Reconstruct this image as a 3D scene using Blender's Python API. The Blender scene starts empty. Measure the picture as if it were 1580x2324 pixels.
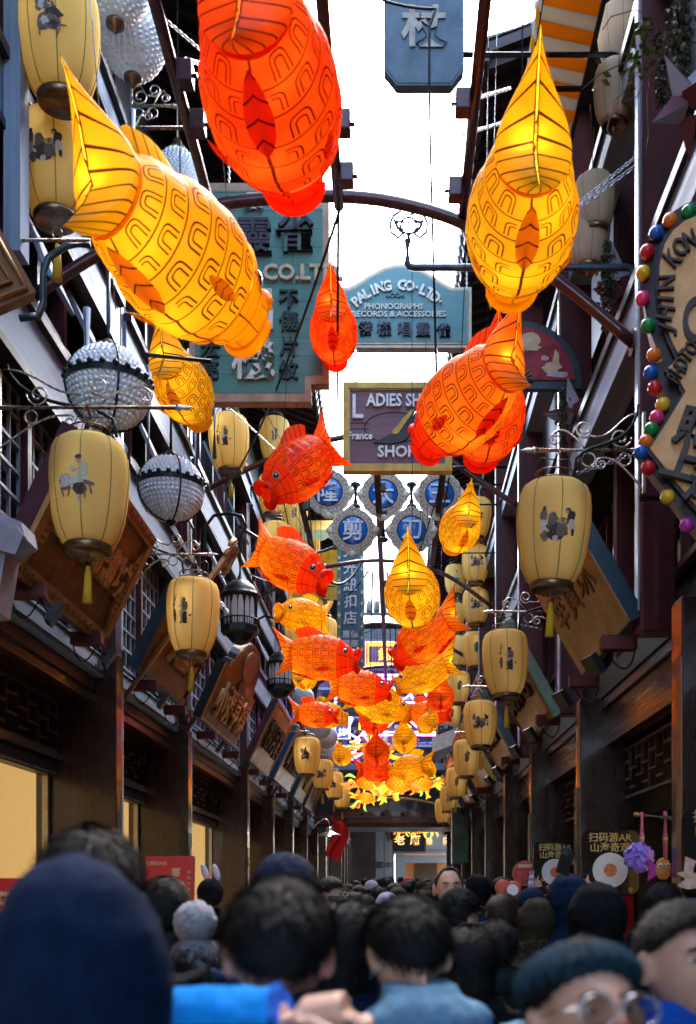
import bpy, bmesh, math, random
from mathutils import Vector, Matrix, Euler
R = math.radians
PI = math.pi
random.seed(7)
scene = bpy.context.scene
COL = scene.collection

# ------------------------------------------------------------------ camera
CAMH = 1.65
VX, VY, FP = 895.0, 2012.0, 2317.0      # vanishing point and focal length, in units of a 1580 px wide picture
cam_d = bpy.data.cameras.new('camera')
cam = bpy.data.objects.new('camera', cam_d)
COL.objects.link(cam)
cam.location = (0, 0, CAMH)
cam.rotation_euler = (R(90), 0, 0)
cam_d.sensor_fit = 'HORIZONTAL'
cam_d.sensor_width = 36.0
cam_d.lens = 36.0 * FP / 1580.0
cam_d.shift_x = (790 - VX) / 1580.0
cam_d.shift_y = (VY - 1162) / 1580.0
cam_d.clip_start = 0.05
cam_d.clip_end = 2000
cam_d.dof.use_dof = True
cam_d.dof.focus_distance = 14.0
cam_d.dof.aperture_fstop = 4.0
scene.camera = cam

# ------------------------------------------------------------------ sky, sun, exposure
SUN_EL, SUN_AZ = 52.0, 12.0
world = bpy.data.worlds.new('World')
scene.world = world
world.use_nodes = True
wn = world.node_tree
wn.nodes.clear()
sky = wn.nodes.new('ShaderNodeTexSky')
sky.sky_type = 'NISHITA'
sky.sun_disc = False
sky.sun_elevation = R(SUN_EL)
sky.sun_rotation = R(SUN_AZ)
sky.air_density = 1.0
sky.dust_density = 2.5
sky.ozone_density = 1.0
bw = wn.nodes.new('ShaderNodeRGBToBW')
mixw = wn.nodes.new('ShaderNodeMix')
mixw.data_type = 'RGBA'
mixw.inputs['Factor'].default_value = 0.10
bg = wn.nodes.new('ShaderNodeBackground')
bg.inputs['Strength'].default_value = 0.15
wo = wn.nodes.new('ShaderNodeOutputWorld')
wn.links.new(sky.outputs[0], bw.inputs[0])
wn.links.new(sky.outputs[0], mixw.inputs['A'])
wn.links.new(bw.outputs[0], mixw.inputs['B'])
wn.links.new(mixw.outputs['Result'], bg.inputs['Color'])
wn.links.new(bg.outputs[0], wo.inputs[0])
sun_d = bpy.data.lights.new('sun', 'SUN')
sun_d.energy = 0.6
sun_d.angle = R(60)
sun_d.color = (1.0, 0.97, 0.93)
sun = bpy.data.objects.new('sun', sun_d)
COL.objects.link(sun)
sun.location = (0, 30, 40)
_az = R(SUN_AZ)
_d = Vector((math.sin(_az) * math.cos(R(SUN_EL)), math.cos(_az) * math.cos(R(SUN_EL)), math.sin(R(SUN_EL))))
sun.rotation_euler = _d.to_track_quat('Z', 'Y').to_euler()
scene.view_settings.view_transform = 'Standard'
scene.view_settings.look = 'None'
scene.view_settings.gamma = 1.0
scene.view_settings.use_curve_mapping = False
scene.view_settings.exposure = 4.0
scene.cycles.use_denoising = True
scene.cycles.max_bounces = 6
scene.cycles.diffuse_bounces = 3
scene.cycles.glossy_bounces = 3
scene.cycles.transmission_bounces = 6
scene.cycles.transparent_max_bounces = 8
scene.cycles.sample_clamp_indirect = 4.0
scene.cycles.caustics_reflective = False
scene.cycles.caustics_refractive = False

# ------------------------------------------------------------------ materials
class NT:
    """small expression helper over shader math nodes"""
    def __init__(s, name):
        s.mat = bpy.data.materials.new(name)
        s.mat.use_nodes = True
        s.t = s.mat.node_tree
        s.t.nodes.clear()
        s.out = s.t.nodes.new('ShaderNodeOutputMaterial')
    def n(s, typ, **kw):
        nd = s.t.nodes.new(typ)
        for k, v in kw.items():
            setattr(nd, k, v)
        return nd
    def link(s, a, b):
        s.t.links.new(a, b)
    def put(s, sock, v):
        if isinstance(v, bpy.types.NodeSocket):
            s.t.links.new(v, sock)
        else:
            sock.default_value = v
    def m(s, op, a, b=None, c=None):
        nd = s.n('ShaderNodeMath', operation=op)
        s.put(nd.inputs[0], a)
        if b is not None: s.put(nd.inputs[1], b)
        if c is not None: s.put(nd.inputs[2], c)
        return nd.outputs[0]
    def mix(s, f, a, b):
        nd = s.n('ShaderNodeMix', data_type='RGBA')
        s.put(nd.inputs['Factor'], f)
        s.put(nd.inputs['A'], a if not isinstance(a, tuple) else (*a[:3], 1))
        s.put(nd.inputs['B'], b if not isinstance(b, tuple) else (*b[:3], 1))
        return nd.outputs['Result']
    def noise(s, scale, detail=4, rough=0.55, coord='Object', stretch=None, dist=0.0):
        tc = s.n('ShaderNodeTexCoord')
        v = tc.outputs[coord]
        if stretch:
            mp = s.n('ShaderNodeMapping')
            mp.inputs['Scale'].default_value = stretch
            s.link(v, mp.inputs[0])
            v = mp.outputs[0]
        nz = s.n('ShaderNodeTexNoise')
        nz.inputs['Scale'].default_value = scale
        nz.inputs['Detail'].default_value = detail
        nz.inputs['Roughness'].default_value = rough
        nz.inputs['Distortion'].default_value = dist
        s.link(v, nz.inputs['Vector'])
        return nz.outputs[0]
    def ramp(s, v, lo, hi):
        nd = s.n('ShaderNodeMapRange')
        nd.inputs['From Min'].default_value = lo
        nd.inputs['From Max'].default_value = hi
        s.link(v, nd.inputs['Value'])
        return nd.outputs[0]
    def principled(s, col, rough=0.5, metal=0.0, spec=None, coat=0.0, bump=None, bstr=0.3, bdist=0.02, trans=0.0, emis=None, estr=0.0, sheen=0.0):
        p = s.n('ShaderNodeBsdfPrincipled')
        s.put(p.inputs['Base Color'], col if not isinstance(col, tuple) else (*col[:3], 1))
        s.put(p.inputs['Roughness'], rough)
        s.put(p.inputs['Metallic'], metal)
        if spec is not None: p.inputs['Specular IOR Level'].default_value = spec
        p.inputs['Coat Weight'].default_value = coat
        p.inputs['Transmission Weight'].default_value = trans
        p.inputs['Sheen Weight'].default_value = sheen
        if emis is not None:
            s.put(p.inputs['Emission Color'], emis if not isinstance(emis, tuple) else (*emis[:3], 1))
            s.put(p.inputs['Emission Strength'], estr)
        if bump is not None:
            b = s.n('ShaderNodeBump')
            b.inputs['Strength'].default_value = bstr
            b.inputs['Distance'].default_value = bdist
            s.link(bump, b.inputs['Height'])
            s.link(b.outputs[0], p.inputs['Normal'])
        return p.outputs[0]
    def done(s, shader):
        s.link(shader, s.out.inputs['Surface'])
        return s.mat

M = {}
def pm(name, c1, c2=None, scale=6.0, rough=0.5, metal=0.0, bstr=0.25, bdist=0.01, stretch=None, coat=0.0, spec=None, rvar=0.15, emis=None, estr=0.0, sheen=0.0, trans=0.0, lo=0.35, hi=0.68):
    t = NT(name)
    nz = t.noise(scale, 6, 0.6, stretch=stretch)
    f = t.ramp(nz, lo, hi)
    if spec is None: spec = 0.28
    c2 = c2 or tuple(c * 0.65 for c in c1)
    col = t.mix(f, c1, c2)
    rr = t.m('MULTIPLY_ADD', f, rvar, max(0.02, rough - rvar / 2))
    sh = t.principled(col, rr, metal, spec, coat, nz, bstr, bdist, trans, emis, estr, sheen)
    M[name] = t.done(sh)
    return M[name]

WS = (1.0, 1.0, 0.12)     # wood grain stretched along z
WY = (1.0, 0.12, 1.0)
pm('lacquer', (0.040, 0.016, 0.012), (0.017, 0.008, 0.007), 5, 0.24, bstr=0.12, stretch=WS, coat=0.3, spec=0.5)
pm('maroon_wood', (0.085, 0.021, 0.022), (0.042, 0.012, 0.013), 7, 0.33, bstr=0.25, stretch=WS, coat=0.15)
pm('maroon_wood_y', (0.065, 0.020, 0.015), (0.030, 0.011, 0.009), 7, 0.3, bstr=0.25, stretch=WY, coat=0.15)
pm('dark_wood', (0.032, 0.020, 0.020), (0.017, 0.011, 0.012), 8, 0.4, bstr=0.3, stretch=WY)
pm('lattice_wood', (0.12, 0.056, 0.038), (0.065, 0.033, 0.024), 9, 0.36, bstr=0.2)
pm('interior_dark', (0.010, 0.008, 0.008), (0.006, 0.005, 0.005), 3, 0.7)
pm('band_grey', (0.22, 0.29, 0.38), (0.13, 0.18, 0.25), 2.2, 0.55, bstr=0.15, stretch=(1, 0.3, 1.5), spec=0.3)
pm('grille_grey', (0.38, 0.40, 0.44), (0.22, 0.22, 0.25), 12, 0.35, metal=0.3)
pm('lit_edge', (0.46, 0.50, 0.56), (0.30, 0.33, 0.38), 5, 0.22, metal=0.5, stretch=WS, bstr=0.08)  # pale tone stands in for sky light along the post edges
pm('window_glass', (0.020, 0.026, 0.034), (0.010, 0.014, 0.02), 1.5, 0.08, bstr=0.02, spec=0.9, rvar=0.05)
pm('roof_tile', (0.075, 0.08, 0.09), (0.035, 0.038, 0.045), 9, 0.7, bstr=0.5)
pm('pale_tile', (0.040, 0.048, 0.053), (0.022, 0.027, 0.031), 6, 0.6, bstr=0.5)
pm('rafter', (0.030, 0.018, 0.016), (0.016, 0.010, 0.010), 9, 0.55, stretch=(0.12, 1, 1))
pm('pipe_maroon', (0.075, 0.020, 0.024), (0.035, 0.011, 0.014), 14, 0.34, metal=0.15, bstr=0.15, coat=0.2)
pm('pipe_rust', (0.090, 0.050, 0.040), (0.045, 0.025, 0.022), 16, 0.55, bstr=0.3)
pm('steel_blue', (0.060, 0.085, 0.105), (0.032, 0.048, 0.062), 10, 0.36, metal=0.4, bstr=0.12)
pm('black_iron', (0.016, 0.020, 0.023), (0.009, 0.011, 0.013), 16, 0.42, metal=0.3, bstr=0.25)
pm('black_rubber', (0.014, 0.017, 0.020), (0.008, 0.010, 0.012), 20, 0.5)
pm('chrome', (0.62, 0.62, 0.64), (0.42, 0.42, 0.44), 18, 0.25, metal=0.95, bstr=0.08)
pm('champagne', (0.62, 0.54, 0.46), (0.45, 0.38, 0.32), 18, 0.28, metal=0.8, bstr=0.08)
pm('brass', (0.25, 0.17, 0.10), (0.12, 0.08, 0.05), 20, 0.38, metal=0.8, bstr=0.15)
pm('galvanised', (0.45, 0.44, 0.40), (0.30, 0.29, 0.27), 12, 0.3, metal=0.85)
pm('plaque_gold', (0.34, 0.175, 0.060), (0.20, 0.095, 0.032), 4, 0.42, metal=0.25, bstr=0.3)
pm('plaque_gold_dark', (0.19, 0.080, 0.028), (0.11, 0.045, 0.018), 5, 0.45, metal=0.1, bstr=0.3)
pm('plaque_trim', (0.42, 0.23, 0.09), (0.25, 0.12, 0.045), 10, 0.42, metal=0.3, bstr=0.4)
pm('plaque_tan', (0.36, 0.24, 0.12), (0.24, 0.15, 0.075), 3.5, 0.36, metal=0.2, bstr=0.2)
pm('carved_gold', (0.52, 0.33, 0.15), (0.34, 0.2, 0.085), 12, 0.4, metal=0.3, bstr=0.3)
pm('carved_dark', (0.05, 0.028, 0.020), (0.026, 0.016, 0.012), 12, 0.5)
pm('paint_navy', (0.020, 0.055, 0.085), (0.012, 0.035, 0.055), 6, 0.42, bstr=0.3)
pm('paint_blue', (0.015, 0.060, 0.20), (0.010, 0.035, 0.12), 6, 0.42)
pm('paint_sage', (0.19, 0.30, 0.22), (0.13, 0.22, 0.16), 9, 0.6, bstr=0.3)
pm('paint_purple', (0.075, 0.018, 0.035), (0.045, 0.012, 0.024), 7, 0.42)
pm('sign_green', (0.060, 0.165, 0.140), (0.095, 0.215, 0.18), 5, 0.62, bstr=0.35, stretch=(0.12, 1, 1.6))
pm('sign_frame_tan', (0.42, 0.29, 0.19), (0.30, 0.19, 0.12), 7, 0.6, bstr=0.35)
pm('sign_teal', (0.070, 0.165, 0.172), (0.10, 0.21, 0.212), 4, 0.62, bstr=0.25, stretch=(0.15, 1, 1.5))
pm('sign_cream', (0.46, 0.45, 0.39), (0.34, 0.33, 0.29), 8, 0.6, bstr=0.3)
pm('letter_cream', (0.58, 0.56, 0.48), (0.40, 0.39, 0.34), 14, 0.6, bstr=0.4)
pm('letter_purple', (0.055, 0.040, 0.062), (0.030, 0.022, 0.036), 10, 0.6, bstr=0.4, stretch=(1, 1, 0.2))
pm('letter_dark', (0.026, 0.045, 0.045), (0.014, 0.026, 0.028), 12, 0.6)
pm('letter_tan', (0.50, 0.42, 0.28), (0.36, 0.29, 0.19), 14, 0.6)
pm('letter_white', (0.68, 0.72, 0.74), (0.50, 0.55, 0.58), 14, 0.5)
pm('sign_plum', (0.13, 0.07, 0.095), (0.19, 0.115, 0.14), 6, 0.6, bstr=0.4, stretch=(0.12, 1, 1.6))
pm('frame_yellow', (0.56, 0.39, 0.07), (0.36, 0.24, 0.045), 7, 0.5, bstr=0.35)
pm('shoe_black', (0.020, 0.030, 0.034), (0.012, 0.018, 0.02), 9, 0.5)
pm('enamel_blue', (0.008, 0.13, 0.46), (0.006, 0.09, 0.36), 2.5, 0.16, coat=0.4, bstr=0.03)
pm('medal_stone', (0.66, 0.60, 0.46), (0.52, 0.46, 0.35), 12, 0.6, bstr=0.3)
pm('medal_key', (0.26, 0.27, 0.29), (0.18, 0.19, 0.2), 12, 0.6)
pm('sign_slate', (0.085, 0.135, 0.170), (0.058, 0.096, 0.128), 5, 0.5, bstr=0.3)
pm('slate_letter', (0.42, 0.38, 0.31), (0.25, 0.22, 0.18), 9, 0.6)
pm('vert_blue', (0.035, 0.105, 0.185), (0.055, 0.14, 0.22), 5, 0.5, bstr=0.3, stretch=(0.2, 1, 1.5))
pm('vert_green', (0.10, 0.22, 0.20), (0.065, 0.15, 0.14), 6, 0.55)
pm('fan_red', (0.34, 0.03, 0.05), (0.15, 0.016, 0.024), 7, 0.5)
pm('fan_cream', (0.60, 0.49, 0.33), (0.44, 0.33, 0.20), 15, 0.6)
pm('fan_pink', (0.55, 0.45, 0.52), (0.40, 0.28, 0.36), 15, 0.6)
pm('bulb_sign', (0.66, 0.40, 0.18), (0.50, 0.28, 0.115), 7, 0.6, bstr=0.35)
pm('bulb_rim', (0.022, 0.009, 0.008), (0.012, 0.006, 0.005), 7, 0.5)
pm('bulb_shell', (0.30, 0.27, 0.26), (0.22, 0.19, 0.185), 5, 0.55, bstr=0.4)
pm('bulb_letter', (0.035, 0.014, 0.012), (0.020, 0.009, 0.008), 9, 0.5)
for _n, _c in (('red', (0.50, 0.012, 0.018)), ('orange', (0.70, 0.16, 0.015)), ('yellow', (0.68, 0.42, 0.02)), ('green', (0.008, 0.22, 0.05)), ('blue', (0.008, 0.09, 0.42)), ('pink', (0.75, 0.035, 0.16)), ('magenta', (0.42, 0.025, 0.30))):
    pm('bulb_' + _n, _c, tuple(c * 0.9 for c in _c), 3, 0.3, coat=0.2, bstr=0.03)
pm('star_grey', (0.30, 0.29, 0.34), (0.19, 0.18, 0.22), 5, 0.5)
pm('star_maroon', (0.115, 0.018, 0.024), (0.07, 0.013, 0.018), 6, 0.5)
pm('foliage', (0.055, 0.095, 0.022), (0.10, 0.15, 0.03), 20, 0.5)
pm('foliage_dry', (0.085, 0.085, 0.050), (0.040, 0.045, 0.028), 20, 0.7)
pm('vine_stem', (0.09, 0.075, 0.04), (0.05, 0.04, 0.025), 20, 0.7)
pm('awning_yellow', (0.55, 0.30, 0.025), (0.44, 0.23, 0.02), 6, 0.7)
pm('awning_cream', (0.55, 0.57, 0.30), (0.45, 0.47, 0.24), 6, 0.7)
pm('awning_grey', (0.20, 0.17, 0.16), (0.14, 0.12, 0.115), 6, 0.8)
pm('rib_thread', (0.30, 0.26, 0.06), (0.20, 0.17, 0.04), 30, 0.7)
pm('tassel', (0.62, 0.40, 0.02), (0.44, 0.27, 0.012), 40, 0.6, stretch=(1, 1, 0.08), bstr=0.6)
pm('print_brown', (0.105, 0.070, 0.060), (0.24, 0.19, 0.16), 60, 0.8)
pm('print_dark', (0.035, 0.024, 0.022), (0.09, 0.065, 0.055), 60, 0.8)
pm('print_white', (0.60, 0.58, 0.54), (0.42, 0.39, 0.36), 60, 0.8)
pm('print_green', (0.42, 0.52, 0.26), (0.34, 0.44, 0.2), 40, 0.8)
pm('print_skin', (0.58, 0.38, 0.24), (0.46, 0.28, 0.17), 40, 0.8)
pm('skin', (0.50, 0.285, 0.20), (0.42, 0.22, 0.15), 20, 0.48, bstr=0.08)
pm('skin_pale', (0.58, 0.36, 0.27), (0.50, 0.29, 0.21), 20, 0.48, bstr=0.08)
pm('ear_skin', (0.56, 0.26, 0.19), (0.46, 0.19, 0.13), 20, 0.45, bstr=0.08)
pm('hair', (0.0035, 0.0034, 0.004), (0.007, 0.007, 0.008), 55, 0.55, bstr=0.9, bdist=0.006, stretch=(1, 1, 0.35), spec=0.18)
pm('hair_brown', (0.045, 0.026, 0.018), (0.022, 0.014, 0.010), 55, 0.45, bstr=0.9, bdist=0.006, stretch=(1, 1, 0.3))
pm('eye_white', (0.70, 0.68, 0.66), None, 5, 0.2)
pm('eye_dark', (0.012, 0.008, 0.006), None, 5, 0.15)
pm('lip', (0.36, 0.13, 0.11), None, 20, 0.45)
for _n, _c in (('navy', (0.005, 0.014, 0.042)), ('black', (0.006, 0.0065, 0.009)), ('denim', (0.13, 0.25, 0.36)), ('khaki', (0.030, 0.024, 0.015)), ('grey', (0.20, 0.205, 0.23)), ('white', (0.52, 0.54, 0.58)), ('blue', (0.010, 0.075, 0.42)), ('sky', (0.006, 0.22, 0.66)), ('teal_knit', (0.012, 0.032, 0.052)), ('brown', (0.04, 0.024, 0.018)), ('beige', (0.36, 0.29, 0.22)), ('red', (0.42, 0.012, 0.022)), ('green_dark', (0.008, 0.018, 0.018)), ('charcoal', (0.022, 0.023, 0.027)), ('lilac', (0.34, 0.33, 0.42)), ('tan', (0.28, 0.19, 0.12))):
    pm('cloth_' + _n, _c, tuple(c * 0.7 for c in _c), 30, 0.9, bstr=0.6, spec=0.08)
pm('knit_grey', (0.34, 0.34, 0.37), (0.22, 0.22, 0.25), 45, 0.9, bstr=0.9)
pm('fur_grey', (0.40, 0.40, 0.43), (0.26, 0.26, 0.29), 38, 0.95, bstr=1.0, bdist=0.02)
pm('fur_tan', (0.30, 0.22, 0.15), (0.14, 0.10, 0.07), 60, 0.95, bstr=1.0, bdist=0.02)
pm('mask_blue', (0.20, 0.42, 0.50), (0.16, 0.35, 0.42), 20, 0.7)
pm('mask_black', (0.02, 0.02, 0.024), None, 20, 0.7)
pm('mask_red', (0.60, 0.015, 0.045), (0.50, 0.012, 0.035), 20, 0.7)
pm('poster_red', (0.55, 0.016, 0.014), (0.45, 0.012, 0.012), 3, 0.4)
pm('poster_gold', (0.70, 0.45, 0.20), (0.6, 0.36, 0.15), 12, 0.5)
pm('poster_cream', (0.70, 0.55, 0.42), (0.60, 0.42, 0.32), 6, 0.5)
pm('panel_black', (0.020, 0.015, 0.013), (0.012, 0.010, 0.009), 3, 0.16, coat=0.4, bstr=0.03)
pm('gold_letter', (0.55, 0.40, 0.14), (0.42, 0.28, 0.09), 15, 0.4, metal=0.4)
pm('disc_white', (0.70, 0.70, 0.70), (0.62, 0.62, 0.62), 15, 0.4)
pm('disc_orange', (0.62, 0.13, 0.03), (0.55, 0.30, 0.12), 30, 0.5)
pm('disc_red', (0.52, 0.10, 0.07), (0.45, 0.075, 0.05), 10, 0.5)
pm('flower_purple', (0.25, 0.16, 0.62), (0.36, 0.22, 0.72), 12, 0.5)
pm('rod_pink', (0.55, 0.12, 0.22), (0.45, 0.09, 0.17), 12, 0.35)
pm('toy_magenta', (0.42, 0.025, 0.24), (0.34, 0.02, 0.2), 12, 0.4)
pm('toy_orange', (0.62, 0.24, 0.06), (0.5, 0.16, 0.04), 25, 0.45)
pm('flame_orange', (0.60, 0.26, 0.14), (0.70, 0.55, 0.45), 22, 0.5)
pm('white_wall', (0.17, 0.172, 0.17), (0.13, 0.132, 0.132), 3, 0.6)
pm('lilac_wall', (0.11, 0.085, 0.17), (0.075, 0.055, 0.12), 3, 0.6)
pm('stone_ground', (0.15, 0.145, 0.14), (0.09, 0.088, 0.086), 1.5, 0.45, bstr=0.3)
pm('gate_black', (0.014, 0.012, 0.014), (0.008, 0.008, 0.009), 6, 0.4, coat=0.1)
pm('gate_carved', (0.020, 0.022, 0.028), (0.008, 0.009, 0.012), 16, 0.5, bstr=1.0, bdist=0.05)
pm('red_cloth', (0.52, 0.012, 0.018), (0.35, 0.008, 0.012), 5, 0.6)
pm('globe_white', (0.50, 0.52, 0.60), (0.44, 0.46, 0.54), 3, 0.3)
pm('shop_wood', (0.34, 0.17, 0.06), (0.24, 0.11, 0.04), 4, 0.45, stretch=WS)
pm('cable_plastic', (0.35, 0.36, 0.38), None, 8, 0.5)

def emat(name, col, strength, base=(0.02, 0.02, 0.02), var=0.0, scale=3.0):
    strength *= 0.25
    t = NT(name)
    if var > 0:
        f = t.noise(scale, 3)
        st = t.m('MULTIPLY_ADD', f, strength * var * 2, strength * (1 - var))
    else:
        st = strength
    M[name] = t.done(t.principled(base, 0.4, emis=col, estr=st))
emat('shop_glow', (1.0, 0.60, 0.19), 0.26, (0.5, 0.33, 0.13), 0.3, 0.8)
emat('shop_glow_hot', (1.0, 0.78, 0.42), 1.6)
emat('neon_orange', (1.0, 0.36, 0.03), 1.6)
emat('neon_pink', (0.95, 0.20, 0.75), 4.0)
emat('neon_purple', (0.50, 0.18, 1.0), 4.5)
emat('neon_blue', (0.18, 0.30, 1.0), 3.6)
emat('neon_yellow', (1.0, 0.70, 0.1), 1.4)
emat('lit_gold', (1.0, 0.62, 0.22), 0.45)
emat('lamp_warm', (1.0, 0.8, 0.5), 2.2)

# glass beads on the pendant lamps, frosted panes
t = NT('bead_glass')
M['bead_glass'] = t.done(t.principled((0.84, 0.90, 0.95), 0.10, spec=0.9, coat=0.5))

t = NT('spectacle_glass')
_g = t.n('ShaderNodeBsdfGlossy'); _g.inputs['Roughness'].default_value = 0.05
_tr = t.n('ShaderNodeBsdfTransparent')
_mx = t.n('ShaderNodeMixShader'); _mx.inputs[0].default_value = 0.22
t.link(_tr.outputs[0], _mx.inputs[1]); t.link(_g.outputs[0], _mx.inputs[2])
M['spectacle_glass'] = t.done(_mx.outputs[0])

def cloth_lantern_mat(name, c1, c2, tr=0.45):
    t = NT(name)
    nz = t.noise(3, 4)
    col = t.mix(nz, c1, c2)
    col = t.mix(t.m('MULTIPLY', t.ramp(t.noise(2.2, 5, coord='Object', stretch=(1, 1, 0.35)), 0.55, 0.8), 0.35), col, tuple(c * 0.62 for c in c2))
    d = t.n('ShaderNodeBsdfDiffuse'); t.link(col, d.inputs[0])
    x = t.n('ShaderNodeBsdfTranslucent'); t.link(col, x.inputs[0])
    weave = t.noise(220, 2)
    b = t.n('ShaderNodeBump'); b.inputs['Strength'].default_value = 0.2; b.inputs['Distance'].default_value = 0.002
    t.link(weave, b.inputs['Height']); t.link(b.outputs[0], d.inputs['Normal'])
    mx = t.n('ShaderNodeMixShader'); mx.inputs[0].default_value = tr
    t.link(d.outputs[0], mx.inputs[1]); t.link(x.outputs[0], mx.inputs[2])
    M[name] = t.done(mx.outputs[0])
cloth_lantern_mat('lantern_yellow', (0.95, 0.71, 0.25), (0.93, 0.66, 0.21))
cloth_lantern_mat('lamp_core', (0.84, 0.90, 0.95), (0.76, 0.83, 0.89), 0.5)
cloth_lantern_mat('frosted_glass', (0.80, 0.85, 0.90), (0.70, 0.75, 0.80), 0.4)
cloth_lantern_mat('opal_glass', (0.82, 0.89, 0.93), (0.74, 0.82, 0.87), 0.5)
cloth_lantern_mat('awning_orange', (0.72, 0.33, 0.03), (0.64, 0.28, 0.025), 0.35)
cloth_lantern_mat('awning_white', (0.60, 0.55, 0.44), (0.52, 0.47, 0.38), 0.35)
cloth_lantern_mat('lantern_cream', (0.56, 0.44, 0.31), (0.48, 0.36, 0.24), 0.3)

def fish_mat(name, warm, deep, line, pattern, lw=1.0, trans=0.8):
    """lit silk skin: translucent cloth over bulbs, painted line pattern from the UV map (u = bands along, v = cells around)"""
    t = NT(name)
    uv = t.n('ShaderNodeUVMap'); uv.uv_map = 'UV'
    sp = t.n('ShaderNodeSeparateXYZ'); t.link(uv.outputs[0], sp.inputs[0])
    u, v = sp.outputs[0], sp.outputs[1]
    fu = t.m('FRACT', u)
    p = t.m('SUBTRACT', fu, 0.5)
    ap = t.m('ABSOLUTE', p)
    if pattern == 'scales':
        iu = t.m('FLOOR', u)
        v2 = t.m('MULTIPLY_ADD', t.m('MODULO', iu, 2.0), 0.5, v)
        q = t.m('ABSOLUTE', t.m('SUBTRACT', t.m('FRACT', v2), 0.5))
        a = t.m('POWER', t.m('DIVIDE', t.m('MAXIMUM', t.m('MULTIPLY', p, -1.0), 0.0), 0.30), 3.0)
        b = t.m('POWER', t.m('DIVIDE', q, 0.31), 3.0)
        r = t.m('POWER', t.m('ADD', a, b), 0.3333)
        l1 = t.m('LESS_THAN', t.m('ABSOLUTE', t.m('SUBTRACT', r, 1.0)), 0.10 * lw)
        l2 = t.m('LESS_THAN', t.m('ABSOLUTE', t.m('SUBTRACT', r, 0.52)), 0.095 * lw)
        opn = t.m('LESS_THAN', p, 0.36)
        mot = t.m('MULTIPLY', t.m('MAXIMUM', l1, l2), opn)
        ring = t.m('GREATER_THAN', ap, 0.5 - 0.035 * lw)
        belly = t.m('LESS_THAN', t.m('ABSOLUTE', t.m('SUBTRACT', v, 7.5)), 0.055 * lw)
        clear = t.m('GREATER_THAN', t.m('ABSOLUTE', t.m('SUBTRACT', v, 7.5)), 0.42)
        mask = t.m('MAXIMUM', t.m('MAXIMUM', t.m('MULTIPLY', mot, clear), ring), belly)
    elif pattern == 'ribs':
        rib = t.m('GREATER_THAN', t.m('ABSOLUTE', t.m('SUBTRACT', t.m('FRACT', v), 0.5)), 0.5 - 0.075 * lw)
        ring = t.m('GREATER_THAN', ap, 0.5 - 0.03 * lw)
        mask = t.m('MAXIMUM', rib, ring)
    elif pattern == 'net':
        s1 = t.m('ABSOLUTE', t.m('SUBTRACT', t.m('FRACT', t.m('ADD', u, v)), 0.5))
        s2 = t.m('ABSOLUTE', t.m('SUBTRACT', t.m('FRACT', t.m('SUBTRACT', u, v)), 0.5))
        mask = t.m('GREATER_THAN', t.m('MAXIMUM', s1, s2), 0.44)
    else:
        mask = t.m('GREATER_THAN', t.m('MAXIMUM', ap, t.m('ABSOLUTE', t.m('SUBTRACT', t.m('FRACT', v), 0.5))), 0.5 - 0.03 * lw)
    nz = t.noise(2.6, 3)
    base = t.mix(t.ramp(nz, 0.35, 0.65), warm, deep)
    col = t.mix(mask, base, line)
    tr = t.n('ShaderNodeBsdfTranslucent'); t.link(col, tr.inputs[0])
    wr = t.noise(14, 3)
    bp = t.n('ShaderNodeBump'); bp.inputs['Strength'].default_value = 0.5; bp.inputs['Distance'].default_value = 0.015
    t.link(wr, bp.inputs['Height'])
    di = t.n('ShaderNodeBsdfPrincipled'); t.link(col, di.inputs['Base Color']); di.inputs['Roughness'].default_value = 0.42
    t.link(bp.outputs[0], di.inputs['Normal'])
    mx = t.n('ShaderNodeMixShader'); mx.inputs[0].default_value = trans
    t.link(di.outputs[0], mx.inputs[1]); t.link(tr.outputs[0], mx.inputs[2])
    M[name] = t.done(mx.outputs[0])
YW, YD, YL = (1.0, 0.64, 0.03), (1.0, 0.47, 0.016), (0.10, 0.022, 0.004)
RW, RD, RL = (1.0, 0.21, 0.016), (0.95, 0.085, 0.010), (0.14, 0.012, 0.003)
OW, OD, OL = (1.0, 0.37, 0.018), (1.0, 0.23, 0.012), (0.14, 0.018, 0.003)
for _k, (_w, _dd, _l) in dict(yellow=(YW, YD, YL), red=(RW, RD, RL), orange=(OW, OD, OL)).items():
    fish_mat('fish_body_' + _k, _w, _dd, _l, 'scales', 0.85)
    fish_mat('fish_tail_' + _k, _w, _dd, _l, 'ribs')
    _hw, _hd = (YW, (1.0, 0.46, 0.015)) if _k == 'yellow' else ((1.0, 0.13, 0.014), (0.95, 0.06, 0.012))
    fish_mat('fish_head_' + _k, _hw, _hd, _l, 'plain', 0.7)
    _fw = (1.0, 0.68, 0.06) if _k == 'yellow' else (1.0, 0.20, 0.03)
    fish_mat('fish_fin_' + _k, _fw, _fw, _l, 'ribs', 0.7)
fish_mat('gold_net', (1.0, 0.30, 0.02), (1.0, 0.40, 0.03), (0.5, 0.02, 0.01), 'net')
emat('petal_yellow', (1.0, 0.52, 0.03), 0.42, (0.8, 0.4, 0.05), 0.25, 9)
emat('petal_orange', (1.0, 0.26, 0.03), 0.40, (0.8, 0.2, 0.05), 0.25, 9)
emat('petal_green', (0.45, 0.85, 0.12), 0.34, (0.4, 0.6, 0.15), 0.25, 9)
# ------------------------------------------------------------------ mesh helpers
def px(x, y, z):
    """picture point (1580 px wide picture) at depth z -> world"""
    return Vector(((x - VX) * z / FP, z, CAMH + (VY - y) * z / FP))

def frame_from(axis):
    a = Vector(axis).normalized()
    up = Vector((0, 0, 1)) if abs(a.z) < 0.95 else Vector((1, 0, 0))
    s = a.cross(up).normalized()
    return a, s, s.cross(a).normalized()

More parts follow.
